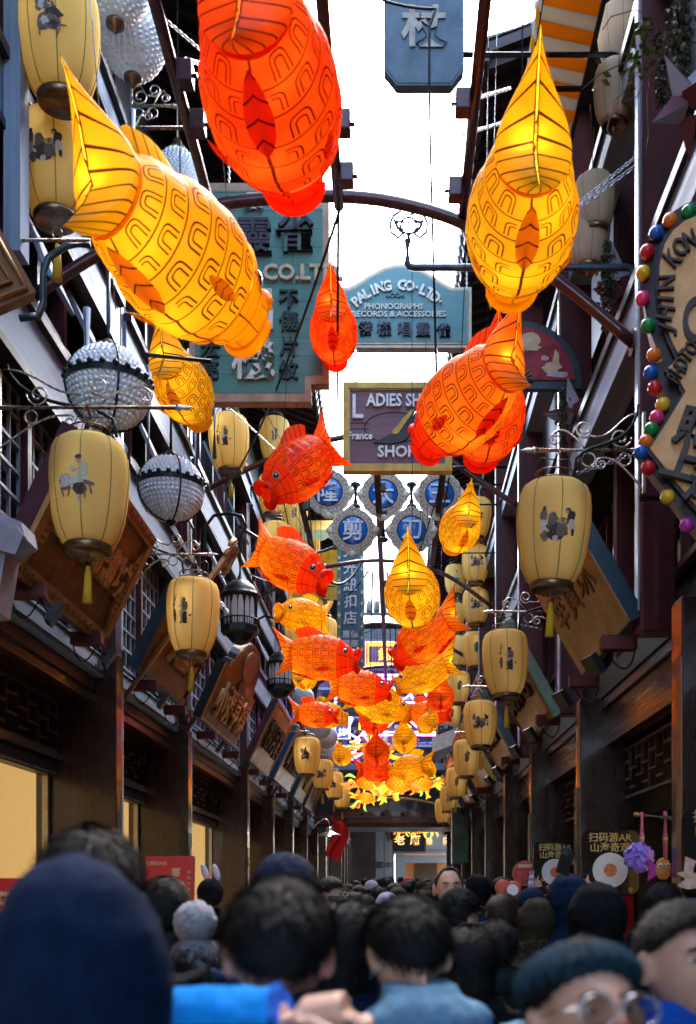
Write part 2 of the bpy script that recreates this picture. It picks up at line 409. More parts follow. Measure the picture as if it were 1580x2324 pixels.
class MB:
    def __init__(s):
        s.v, s.f, s.mi, s.uv, s.mats = [], [], [], [], []
        s.hasuv = False
    def mat(s, name):
        if name not in s.mats: s.mats.append(name)
        return s.mats.index(name)
    def add(s, vs, fs, mi=0, uvs=None):
        o = len(s.v)
        s.v += [tuple(p) for p in vs]
        for i, f in enumerate(fs):
            s.f.append(tuple(o + k for k in f)); s.mi.append(mi)
            if uvs: s.uv.append(uvs[i]); s.hasuv = True
            else: s.uv.append(None)
        return s
    def box(s, x0, x1, y0, y1, z0, z1, mtx=None, mi=0):
        vs = [Vector((x, y, z)) for z in (z0, z1) for y in (y0, y1) for x in (x0, x1)]
        if mtx: vs = [mtx @ p for p in vs]
        return s.add(vs, [(0, 2, 3, 1), (4, 5, 7, 6), (0, 1, 5, 4), (2, 6, 7, 3), (0, 4, 6, 2), (1, 3, 7, 5)], mi)
    def grid(s, fn, nu, nv, closed_v=False, uvfn=None, mi=0):
        """fn(u in 0..1, v in 0..1) -> point"""
        vs, fs, uvs = [], [], []
        cols = nv if closed_v else nv + 1
        for i in range(nu + 1):
            for j in range(cols):
                vs.append(fn(i / nu, j / nv))
        for i in range(nu):
            for j in range(nv):
                j2 = (j + 1) % nv if closed_v else j + 1
                fs.append((i * cols + j, i * cols + j2, (i + 1) * cols + j2, (i + 1) * cols + j))
                if uvfn:
                    uvs.append([uvfn(i / nu, j / nv), uvfn(i / nu, (j + 1) / nv), uvfn((i + 1) / nu, (j + 1) / nv), uvfn((i + 1) / nu, j / nv)])
        return s.add(vs, fs, mi, uvs if uvfn else None)
    def tube(s, pts, r, n=8, closed=False, caps=True, mi=0):
        pts = [Vector(p) for p in pts]
        rr = r if isinstance(r, (list, tuple)) else [r] * len(pts)
        vs, fs = [], []
        prev = None
        N = len(pts)
        for i, p in enumerate(pts):
            if closed: d = pts[(i + 1) % N] - pts[i - 1]
            else: d = pts[min(i + 1, N - 1)] - pts[max(i - 1, 0)]
            if d.length < 1e-9: d = Vector((0, 0, 1))
            d.normalize()
            if prev is None:
                _, sx, sy = frame_from(d)
            else:
                sx = prev - d * prev.dot(d)
                if sx.length < 1e-6: _, sx, _ = frame_from(d)
                sx.normalize()
                sy = d.cross(sx)
            prev = sx
            for k in range(n):
                a = 2 * PI * k / n
                vs.append(p + (sx * math.cos(a) + sy * math.sin(a)) * rr[i])
        M_ = N if closed else N - 1
        for i in range(M_):
            for k in range(n):
                a, b = i * n + k, i * n + (k + 1) % n
                c, d2 = ((i + 1) % N) * n + (k + 1) % n, ((i + 1) % N) * n + k
                fs.append((a, b, c, d2))
        if caps and not closed:
            fs.append(tuple(range(n - 1, -1, -1)))
            fs.append(tuple((N - 1) * n + k for k in range(n)))
        return s.add(vs, fs, mi)
    def lathe(s, prof, n=24, mtx=None, mi=0, lob=None, cap=True):
        """prof = [(r, z)...] turned about z; lob(theta) scales the radius"""
        vs, fs = [], []
        for r, z in prof:
            for k in range(n):
                a = 2 * PI * k / n
                q = lob(a) if lob else 1.0
                p = Vector((r * q * math.cos(a), r * q * math.sin(a), z))
                vs.append(mtx @ p if mtx else p)
        for i in range(len(prof) - 1):
            for k in range(n):
                fs.append((i * n + k, i * n + (k + 1) % n, (i + 1) * n + (k + 1) % n, (i + 1) * n + k))
        if cap:
            if prof[0][0] > 1e-4: fs.append(tuple(range(n - 1, -1, -1)))
            if prof[-1][0] > 1e-4: fs.append(tuple((len(prof) - 1) * n + k for k in range(n)))
        return s.add(vs, fs, mi)
    def prism(s, out, y0, y1, mtx=None, mi=0):
        """outline [(x, z)...] counter-clockwise seen from -y, extruded from y0 (front) to y1"""
        n = len(out)
        vs = [Vector((x, y0, z)) for x, z in out] + [Vector((x, y1, z)) for x, z in out]
        if mtx: vs = [mtx @ p for p in vs]
        fs = [tuple(range(n)), tuple(range(2 * n - 1, n - 1, -1))]
        for k in range(n):
            k2 = (k + 1) % n
            fs.append((k, n + k, n + k2, k2))
        return s.add(vs, fs, mi)
    def ball(s, c, r, n=10, m=8, scale=(1, 1, 1), mtx=None, mi=0):
        c = Vector(c)
        def fn(u, v):
            a, b = PI * (u - 0.5), 2 * PI * v
            p = Vector((math.cos(a) * math.cos(b) * scale[0], math.cos(a) * math.sin(b) * scale[1], math.sin(a) * scale[2])) * r
            p = (mtx @ p if mtx else p) + c
            return p
        return s.grid(fn, m, n, True, mi=mi)
    def ring(s, R0, R1, y0, y1, n=32, mi=0, mtx=None):
        """flat annulus prism in the xz plane"""
        vs, fs = [], []
        for k in range(n):
            a = 2 * PI * k / n
            c, q = math.cos(a), math.sin(a)
            for (rr, yy) in ((R0, y0), (R1, y0), (R1, y1), (R0, y1)):
                p = Vector((rr * c, yy, rr * q))
                vs.append(mtx @ p if mtx else p)
        for k in range(n):
            o, o2 = 4 * k, 4 * ((k + 1) % n)
            for e in range(4):
                fs.append((o + e, o + (e + 1) % 4, o2 + (e + 1) % 4, o2 + e))
        return s.add(vs, fs, mi)
    def mesh(s, name, mat=None, smooth=False):
        me = bpy.data.meshes.new(name)
        me.from_pydata(s.v, [], s.f)
        names = s.mats or ([mat] if mat else [])
        for nm in names: me.materials.append(M[nm])
        if len(names) > 1:
            me.polygons.foreach_set('material_index', s.mi)
        if s.hasuv:
            l = me.uv_layers.new(name='UV')
            k = 0
            for i, f in enumerate(s.f):
                for j in range(len(f)):
                    l.data[k].uv = s.uv[i][j] if s.uv[i] else (0, 0)
                    k += 1
        if smooth: me.polygons.foreach_set('use_smooth', [True] * len(me.polygons))
        me.update()
        return me
    def build(s, name, mat=None, parent=None, smooth=False, loc=None):
        return link(name, s.mesh(name, mat, smooth), parent, loc)

def link(name, data, parent=None, loc=None, rot=None, scale=None):
    o = bpy.data.objects.new(name, data)
    COL.objects.link(o)
    if parent: o.parent = parent
    if loc is not None: o.location = loc
    if rot is not None: o.rotation_euler = rot
    if scale is not None: o.scale = scale
    return o

def tag(o, label, cat, group=None):
    o['label'] = label; o['category'] = cat
    if group: o['group'] = group
    return o
def thing(name, label, cat, loc=(0, 0, 0), rot=(0, 0, 0), group=None):
    o = link(name, None, None, loc, rot)
    o.empty_display_size = 0.1
    return tag(o, label, cat, group)
def struct(o):
    o['kind'] = 'structure'
    return o
def stuff(o):
    o['kind'] = 'stuff'
    return o

_unit = {}
def bar(name, mat, parent, x0, x1, y0, y1, z0, z1):
    """box that shares one unit mesh per material"""
    if mat not in _unit:
        _unit[mat] = MB().box(-.5, .5, -.5, .5, -.5, .5).mesh('unit_box', mat)
    return link(name, _unit[mat], parent, ((x0 + x1) / 2, (y0 + y1) / 2, (z0 + z1) / 2), None, (max(abs(x1 - x0), 1e-4), max(abs(y1 - y0), 1e-4), max(abs(z1 - z0), 1e-4)))

def bevel_box(name, mat, parent, x0, x1, y0, y1, z0, z1, b=0.012):
    bm = bmesh.new()
    bmesh.ops.create_cube(bm, size=1)
    for v in bm.verts:
        v.co = Vector((x0 + (v.co.x + .5) * (x1 - x0), y0 + (v.co.y + .5) * (y1 - y0), z0 + (v.co.z + .5) * (z1 - z0)))
    bmesh.ops.bevel(bm, geom=bm.edges[:], offset=b, segments=2, affect='EDGES', profile=0.5)
    me = bpy.data.meshes.new(name); bm.to_mesh(me); bm.free()
    me.materials.append(M[mat])
    return link(name, me, parent)

def copy_tree(o, parent=None):
    c = o.copy(); COL.objects.link(c)
    c.parent = parent
    for ch in kids(o): copy_tree(ch, c)
    return c
def kids(o):
    return [x for x in list(COL.objects) if x.parent == o]

_txt = {}
def text_data(s, size, depth, bold, mat, sx=1.0, res=2, shear=0.0):
    key = (s, round(size, 4), depth, bold, mat, sx, shear)
    if key in _txt: return _txt[key]
    cu = bpy.data.curves.new('lettering', 'FONT')
    cu.body = s; cu.size = size; cu.extrude = depth / 2; cu.offset = bold
    cu.align_x = 'CENTER'; cu.align_y = 'CENTER'; cu.resolution_u = res; cu.shear = shear
    ob = bpy.data.objects.new('tmp', cu)
    me = bpy.data.meshes.new_from_object(ob)
    bpy.data.objects.remove(ob); bpy.data.curves.remove(cu)
    # stand it up: text x -> x, text y -> z, front to -y ; centre it on its own box
    xs = [v.co.x for v in me.vertices] or [0]; ys = [v.co.y for v in me.vertices] or [0]
    cx, cy = (min(xs) + max(xs)) / 2, (min(ys) + max(ys)) / 2
    for v in me.vertices:
        x, y, z = v.co
        v.co = ((x - cx) * sx, -z, y - cy)
    me.materials.clear(); me.materials.append(M[mat])
    me.update()
    _txt[key] = me
    return me
def glyph(name, s, size, mat, parent, x, y, z, depth=0.02, bold=0.0, sx=1.0, rot=0.0, shear=0.0):
    """lettering standing on the xz plane of its parent, front towards -y"""
    return link(name, text_data(s, size, depth, bold, mat, sx, 2, shear), parent, (x, y, z), (0, rot, 0))

def arc_pts(c, r, a0, a1, n, plane='xz'):
    out = []
    for i in range(n + 1):
        a = R(a0 + (a1 - a0) * i / n)
        p = (c[0] + r * math.cos(a), c[1], c[2] + r * math.sin(a)) if plane == 'xz' else (c[0] + r * math.cos(a), c[1] + r * math.sin(a), c[2])
        out.append(p)
    return out
def spiral(cx, cz, r0, r1, a0, turns, n=22, y=0.0):
    out = []
    for i in range(n + 1):
        q = i / n
        a = R(a0) + 2 * PI * turns * q
        r = r0 + (r1 - r0) * q
        out.append((cx + r * math.cos(a), y, cz + r * math.sin(a)))
    return out
def bez(p0, p1, p2, p3, n=12):
    p0, p1, p2, p3 = map(Vector, (p0, p1, p2, p3))
    return [p0 * (1 - q) ** 3 + p1 * 3 * q * (1 - q) ** 2 + p2 * 3 * q * q * (1 - q) + p3 * q ** 3 for q in [i / n for i in range(n + 1)]]
def sag(a, b, d, n=14):
    a, b = Vector(a), Vector(b)
    return [a.lerp(b, i / n) - Vector((0, 0, 4 * d * (i / n) * (1 - i / n))) for i in range(n + 1)]
# ------------------------------------------------------------------ fish lanterns
# local frame: +x towards the mouth, z up, origin in the middle of the body. model length about 1.66
def interp(tab, t):
    for (a, va), (b, vb) in zip(tab, tab[1:]):
        if t <= b:
            q = (t - a) / (b - a) if b > a else 0
            q = q * q * (3 - 2 * q)
            return va + (vb - va) * q
    return tab[-1][1]
BX0, BX1 = -0.46, 0.40          # body from tail joint to gill ring
HX1 = 0.72                      # mouth
def body_h(x):   # half height
    return interp([(-0.46, 0.210), (-0.30, 0.280), (0.0, 0.345), (0.22, 0.345), (0.40, 0.300), (0.56, 0.225), (0.66, 0.172), (0.74, 0.170)], x)
def body_w(x):
    return interp([(-0.46, 0.185), (-0.30, 0.255), (0.0, 0.325), (0.22, 0.325), (0.40, 0.290), (0.56, 0.225), (0.66, 0.168), (0.74, 0.165)], x)
def zc(x):
    return interp([(-0.46, 0.02), (0.0, 0.0), (0.4, 0.0), (0.78, -0.02)], x)
def surf(x, a, off=0.0):
    return Vector((x, (body_w(x) + off) * math.cos(a), zc(x) + (body_h(x) + off) * math.sin(a)))

FISH = {}
def fish_parts(kind):
    """list of (name, mesh, [sub parts]) shared by every lantern of one colour"""
    parts = []
    NBAND, NCELL = 6, 10
    b = MB()
    def fb(u, v):
        x = BX0 + (BX1 - BX0) * u
        fu = (u * NBAND) % 1.0
        puff = 0.013 * math.sin(PI * fu) ** 0.6 if 0 < fu < 1 else 0
        return surf(x, 2 * PI * v, puff)
    b.grid(fb, NBAND * 6, 44, True, lambda u, v: (u * NBAND, v * NCELL))
    parts.append(('body', b.mesh('fish_body', 'fish_body_' + kind, True), []))
    h = MB()
    def fh(u, v):
        x = BX1 + (HX1 - BX1) * u
        k = 1.03 if u < 0.12 else 1.0
        p = surf(x, 2 * PI * v, 0)
        return Vector((p.x, p.y * k, p.z * k))
    h.grid(fh, 18, 36, True, lambda u, v: (u * 4.0 + 0.02, v * 8))
    n0 = 36
    h.grid(lambda u, v: Vector((HX1 - 0.03 * u, body_w(HX1) * (1 - u) * math.cos(2 * PI * v), zc(HX1) + body_h(HX1) * (1 - u) * math.sin(2 * PI * v))), 3, 36, True, lambda u, v: (0.5, 0.5))
    parts.append(('head', h.mesh('fish_head', 'fish_head_' + kind, True), []))
    # two fleshy lips, upper and lower
    for sgn, nm in ((1, 'lip'), (-1, 'lip')):
        lp = MB()
        pts = []
        for i in range(13):
            a = PI * (0.04 + 0.92 * i / 12) * sgn
            pts.append((HX1 + 0.005 + 0.025 * math.sin(abs(a)), 0.150 * math.cos(a), zc(HX1) + sgn * 0.028 + 0.125 * math.sin(a)))
        lp.tube(pts, [0.030 + 0.022 * math.sin(PI * i / 12) for i in range(13)], 10)
        lp.uv = [[(0.5, 0.5)] * len(f) for f in lp.f]; lp.hasuv = True
        parts.append((nm, lp.mesh('fish_lip', 'fish_head_' + kind, True), []))
    # tail: round at the joint, flattening to a forked upright blade
    t = MB()
    def ft(u, v):
        a = 2 * PI * v
        sn, cs = math.sin(a), math.cos(a)
        hh = 0.210 + 0.15 * u ** 0.9 + (0.09 * u * u if sn > 0 else 0.0)
        ww = 0.185 * (1 - u ** 1.7) ** 0.9 + 0.006
        reach = 0.38 * u * (0.42 + 0.58 * abs(sn) ** 1.4) * (1.15 if sn > 0 else 0.82)
        return Vector((BX0 - reach, ww * cs * (1 + 0.35 * math.sin(PI * u)), zc(BX0) + hh * sn * (0.86 if u > 0.3 and abs(sn) < 0.4 else 1.0)))
    t.grid(ft, 14, 40, True, lambda u, v: (u * 0.98 + 0.01, v * 22))
    parts.append(('tail', t.mesh('fish_tail', 'fish_tail_' + kind, True), []))
    # rope collar where the tail joins
    c = MB()
    c.tube([surf(BX0 + 0.01, 2 * PI * k / 28, 0.006) for k in range(28)], 0.011, 6, True)
    c.uv = [[(0.5, 0.5)] * 4 for f in c.f]; c.hasuv = True
    parts.append(('collar', c.mesh('fish_collar', 'fish_tail_' + kind, True), []))
    # dorsal fin, a hollow upright sail
    d = MB()
    def fd(sd):
        def f(u, v):
            x = -0.36 + 0.60 * u
            top = 0.17 * math.sin(PI * min(1, (u * 0.9 + 0.1)) ** 0.8) ** 0.7 * (1.15 - 0.45 * u)
            base = zc(x) + body_h(x) * 0.985
            return Vector((x - 0.10 * v, sd * 0.035 * (1 - v) * math.sin(PI * u), base + top * v))
        return f
    for sd in (1, -1):
        d.grid(fd(sd), 14, 6, False, lambda u, v: (0.5, u * 7))
    parts.append(('dorsal_fin', d.mesh('fish_dorsal', 'fish_fin_' + kind, True), []))
    # paired leaf fins low on each flank, two more on the belly line
    def leaf(L, W, puff):
        l = MB()
        for sd in (1, -1):
            l.grid(lambda u, v: Vector((-L * u, W * math.sin(PI * u ** 0.8) ** 0.8 * (v - 0.5), -sd * puff * math.sin(PI * u) * math.cos(PI * (v - 0.5)))), 10, 6, False, lambda u, v: (0.5, u * 4 + abs(v - 0.5)))
        return l
    lm = leaf(0.50, 0.14, 0.022).mesh('fish_leaf', 'fish_fin_' + kind, True)
    for sd in (1, -1):
        a = -PI / 2 + sd * R(52)
        p = surf(0.30, a, 0.01)
        parts.append(('pectoral_fin', lm, [], (p, (R(sd * 52), R(-8), R(sd * -10)), 0.6)))
    for x, s_ in ((0.02, 1.0), (0.50, 0.62)):
        p = surf(x, -PI / 2, 0.015)
        parts.append(('belly_fin', lm, [], (p, (0, R(-14 if x < 0 else 12), 0), s_)))
    # eyes: white ring, dark ring, pale pupil
    for sd in (1, -1):
        a = R(22) if sd > 0 else R(158)
        p = surf(0.54, a, -0.008)
        nrm = Vector((0.35, sd * 1.0, 0.32)).normalized()
        rot = nrm.to_track_quat('Z', 'Y').to_euler()
        e = MB().lathe([(0.0, 0.030), (0.03, 0.028), (0.058, 0.018), (0.066, 0.0), (0.066, -0.02)], 18).mesh('fish_eye', 'eye_white', True)
        k = MB().lathe([(0.0, 0.034), (0.030, 0.032), (0.050, 0.024)], 16).mesh('fish_pupil', 'eye_dark', True)
        g = MB().lathe([(0.0, 0.039), (0.024, 0.037)], 12).mesh('fish_pale_pupil', 'eye_white', True)
        parts.append(('eye', e, [('pupil', k), ('pale_pupil', g)], (p, rot, 0.8)))
    return parts

BULB = 0.36
def make_fish(kind, cx, cy, z, yaw, pitch, size, label, group=None, power=1.0, roll=0.0, wire=0.8, bulbs=2):
    """yaw 0 = mouth to the right of the alley (+x), 90 = pointing away down the alley"""
    if kind not in FISH: FISH[kind] = fish_parts(kind)
    loc = px(cx, cy, z)
    o = thing('fish_lantern', label, 'lantern', loc, (0, 0, 0), group)
    o.rotation_euler = Euler((R(roll), R(-pitch), R(yaw)), 'XYZ')
    o.scale = (size, size * 1.16, size * 1.16)
    for pt in FISH[kind]:
        c = link(pt[0], pt[1], o)
        if len(pt) > 3:
            c.location, c.rotation_euler = pt[3][0], pt[3][1]
            c.scale = (pt[3][2],) * 3
        for sn, sm in pt[2]:
            link(sn, sm, c)
    # the bulbs that light it
    for bx, by_, bz_, pw in ((0.12, 0.05, -0.20, 0.36), (-0.26, -0.05, -0.12, 0.26), (-0.54, 0.03, 0.04, 0.22)) if bulbs > 1 else ((-0.05, 0, -0.14, 0.7),):
        ld = bpy.data.lights.new('bulb', 'POINT')
        ld.energy = BULB * pw * power * size * size * (0.8 if kind == 'red' else 0.9 if kind == 'orange' else 1.0)
        ld.color = (1.0, 0.78, 0.42)
        ld.shadow_soft_size = 0.03
        link('bulb', ld, o, (bx, by_, bz_))
    top = (7.27 if z < 9.3 else 8.97) - loc.z
    d = o.rotation_euler.to_matrix().inverted() @ Vector((0, 0, max(0.7, top)))
    d = Vector((d.x / o.scale.x, d.y / o.scale.y, d.z / o.scale.z))
    w = MB()
    w.tube([Vector((0.05, 0, 0.33)), Vector((0.05, 0, 0.0)) + d], 0.004 / size, 5)
    w.build('hanging_wire', 'black_rubber', o)
    return o

GF = 'carp lanterns strung above the alley'
fish_list = [
 # kind, x, y, depth, yaw, pitch, size, label
 ('red', 608, 186, 4.75, 84, 0, 0.83, 'large red carp lantern over the alley seen from beneath its belly'),
 ('yellow', 384, 566, 5.4, 57, -7, 0.86, 'large yellow carp lantern beside the two stacked yellow cloth lanterns'),
 ('yellow', 1188, 480, 6.0, 90, -3, 0.84, 'large yellow carp lantern hanging in front of the striped awning'),
 ('red', 757, 745, 11.0, 90, -8, 0.66, 'small red carp lantern between the green board and the arched teal sign'),
 ('yellow', 410, 872, 10.5, 80, -8, 0.74, 'small yellow carp lantern at the lower corner of the green board'),
 ('orange', 1068, 905, 8.6, 128, -14, 0.86, 'orange carp lantern covering the corner of the ladies shoe sign'),
 ('red', 1110, 930, 9.6, 92, -10, 0.90, 'red carp lantern directly behind an orange carp by the fan sign'),
 ('red', 684, 1062, 10.0, 205, -40, 0.66, 'red carp lantern with raised tail beside the ladies shoe sign'),
 ('orange', 654, 1280, 11.5, -16, -28, 0.68, 'orange carp lantern with a wide tail under the red one'),
 ('yellow', 1047, 1195, 14.0, 100, -6, 0.72, 'small yellow carp lantern below the rightmost blue medallion'),
 ('yellow', 935, 1345, 12.0, 85, -8, 0.84, 'yellow carp lantern hanging under the blue medallions, tail upward'),
 ('orange', 972, 1442, 13.5, 152, -28, 0.74, 'orange carp lantern with upswept tail behind the yellow carp'),
 ('yellow', 690, 1398, 14.5, 218, -2, 0.58, 'plump yellow carp lantern under the orange wide tailed carp'),
 ('orange', 720, 1492, 13.5, -4, -4, 0.72, 'orange carp lantern with a red head beside the vertical blue sign'),
 ('yellow', 690, 1535, 18.0, 80, 0, 0.55, 'yellow carp lantern half hidden behind the red headed orange carp'),
 ('orange', 812, 1562, 15.5, 4, -3, 0.66, 'orange carp lantern with a red head in front of the neon signs'),
 ('yellow', 970, 1527, 15.0, 166, -20, 0.66, 'yellow carp lantern with pale face swimming towards the blue sign'),
 ('yellow', 852, 1595, 19.0, 25, -12, 0.86, 'yellow carp lantern tucked behind the red headed orange pair'),
 ('red', 850, 1628, 22.0, 92, -4, 0.86, 'red carp lantern hanging below the tucked yellow one'),
 ('red', 1000, 1580, 17.5, 88, -4, 0.60, 'red carp lantern pointing away beside the yellow cloth lanterns'),
 ('orange', 712, 1622, 20.0, -6, -4, 0.62, 'orange carp lantern above the white globe lamps'),
 ('yellow', 742, 1622, 22.0, 40, -4, 0.66, 'yellow carp lantern just behind the orange one by the globe lamps'),
 ('orange', 968, 1620, 21.0, -12, -2, 0.66, 'orange carp lantern with red mouth near the grey awning'),
 ('yellow', 972, 1642, 19.0, 110, -4, 0.46, 'small yellow carp lantern in front of the red mouthed orange one'),
 ('yellow', 918, 1678, 20.0, 86, -6, 0.62, 'yellow carp lantern with its tail towards the alley mouth'),
 ('red', 856, 1706, 21.0, 88, -4, 0.66, 'red carp lantern hanging in front of the goldfish lanterns'),
 ('red', 852, 1748, 26.0, 0, 0, 0.72, 'red carp lantern lying crosswise above the goldfish'),
 ('yellow', 935, 1742, 23.0, 150, -2, 0.72, 'yellow carp lantern crosswise above the gate'),
 ('yellow', 972, 1748, 24.0, 95, 0, 0.50, 'small yellow carp lantern beside the gate end'),
 ('yellow', 776, 1715, 21.0, 82, 0, 0.50, 'small yellow carp lantern by the row of cloth lanterns'),
]
for i, f in enumerate(fish_list):
    k, x, y, z, yaw, pit, sz, lab = f
    make_fish(k, x, y, z, yaw, pit, sz, lab, GF, bulbs=2 if i < 20 else 1)

# goldfish lanterns with petal fins over the gate
def petal(mb, base, d, L, W, mi, up=Vector((0, 0, 1))):
    d = Vector(d).normalized()
    s = d.cross(Vector((0, 1, 0)))
    if s.length < 0.1: s = Vector((1, 0, 0))
    s.normalize()
    nrm = d.cross(s)
    for q in (1, -1):
        mb.grid(lambda u, v: Vector(base) + d * (L * u) + s * (W * math.sin(PI * min(1, u * 0.92 + 0.06)) * (v - 0.5)) + nrm * (q * W * 0.22 * math.sin(PI * u) * math.cos(PI * (v - 0.5))) - Vector((0, 0, 0.12 * L * u * u)) + s * (W * 1.6 * (1 if L * 977 % 2 > 1 else -1) * math.sin(2.2 * u)), 8, 4, False, mi=mi)
rg = random.Random(3)
def goldfish(cx, cy, z, s, head, label, body=True):
    o = thing('goldfish_lantern', label, 'lantern', px(cx, cy, z), (0, 0, 0), 'goldfish lanterns over the gate')
    b = MB()
    b.grid(lambda u, v: Vector(((0.42 * (u - 0.5) * 2) * head, 0.22 * math.sin(PI * u) ** 0.6 * math.cos(2 * PI * v), 0.26 * math.sin(PI * u) ** 0.6 * math.sin(2 * PI * v))) * s, 14, 22, True, lambda u, v: (u * 7, v * 9))
    b.build('body', 'gold_net', o, True)
    ld = bpy.data.lights.new('bulb', 'POINT'); ld.energy = 0.35 * s * s; ld.color = (1, .75, .4); ld.shadow_soft_size = 0.04
    link('bulb', ld, o, (0, 0, 0))
    for k in range(15):
        a = R(-170 + 24 * k + rg.uniform(-10, 10))
        p = MB()
        for m_ in ('petal_yellow', 'petal_orange', 'petal_green'): p.mat(m_)
        L = rg.uniform(0.20, 0.50) * s
        base = (math.cos(a) * 0.28 * s - 0.15 * s * head, rg.uniform(-.12, .1) * s, math.sin(a) * 0.16 * s)
        petal(p, base, (math.cos(a) - 0.35 * head + rg.gauss(0, .3), rg.uniform(-.6, .3), math.sin(a) * 0.8 + rg.gauss(0, .35)), L, rg.uniform(.08, .13) * s, rg.choice((0, 0, 0, 1, 1, 2)))
        p.build('fin_petal', None, o, True)
    for sd in (-1, 1):
        MB().ball((0.30 * s * head, sd * 0.17 * s, 0.08 * s), 0.045 * s, 8, 6).build('eye', 'eye_white', o, True)
    return o
goldfish(838, 1775, 27.0, 0.85, 1, 'orange goldfish lantern with yellow fins lowest above the gate')
goldfish(868, 1792, 29.0, 0.85, -1, 'orange netted goldfish lantern with spread petal tail')
goldfish(908, 1778, 28.5, 1.0, 1, 'largest goldfish lantern with long hanging orange tail fins')
goldfish(953, 1780, 29.5, 0.9, -1, 'goldfish lantern with green tipped yellow fins beside the cloth lanterns')
goldfish(830, 1812, 28.0, 0.62, 1, 'small yellow goldfish lantern with many ribbon fins')
goldfish(856, 1702, 33.0, 1.3, 1, 'tall goldfish lantern with a pale green fin behind the red carp')
goldfish(915, 1880, 44.0, 0.8, 1, 'goldfish lantern under the far side of the gate by the white wall')
goldfish(950, 1882, 45.0, 0.8, -1, 'goldfish lantern under the gate over the white shop sign')
goldfish(985, 1880, 46.0, 0.7, 1, 'goldfish lantern under the gate nearest the dark green box sign')
# ------------------------------------------------------------------ the setting
g = MB()
g.box(-60, 60, -20, 130, -0.3, 0.0)
struct(g.build('ground', 'stone_ground'))

XL, XR = -3.05, 2.0
rl = random.Random(11)

def lattice_transom(parent, x, y0, y1, z0, z1, cells, side, mat='lattice_wood', w=0.022):
    """stepped Chinese lattice: each bar is its own piece"""
    lat = bar('lattice_frame', mat, parent, x - 0.02, x + 0.02, y0, y1, z1 - 0.035, z1)
    def b(ya, yb, za, zb):
        o = bar('lattice_bar', mat, parent, x - 0.016, x + 0.016, ya, yb, za, zb)
    n = cells
    dy = (y1 - y0) / n
    h = z1 - z0
    b(y0, y1, z0, z0 + 0.03)
    for k in range(n + 1):
        y = y0 + dy * k
        drop = (0.35 if k % 4 == 0 else 0.6 if k % 2 else 0.9) * h
        b(y - w / 2, y + w / 2, z1 - drop - 0.02, z1 - 0.035)
    for k in range(n):
        y = y0 + dy * k
        for q in ((0.28, 0.62) if k % 2 else (0.45, 0.80)):
            b(y + w / 2, y + dy - w / 2, z1 - q * h - w / 2, z1 - q * h + w / 2)

def grid_window(parent, x, y0, y1, z0, z1, ny, nz, mat='grille_grey', w=0.026, glass=True, side=-1, individual=True):
    if glass:
        bar('window_pane', 'window_glass', parent, x + side * 0.06, x + side * 0.05, y0, y1, z0, z1)
    for k in range(ny + 1):
        y = y0 + (y1 - y0) * k / ny
        bar('window_bar', mat, parent, x - 0.014, x + 0.014, y - w / 2, y + w / 2, z0, z1)
    for k in range(nz + 1):
        z = z0 + (z1 - z0) * k / nz
        bar('window_bar', mat, parent, x - 0.019, x + 0.019, y0, y1, z - w / 2, z + w / 2)

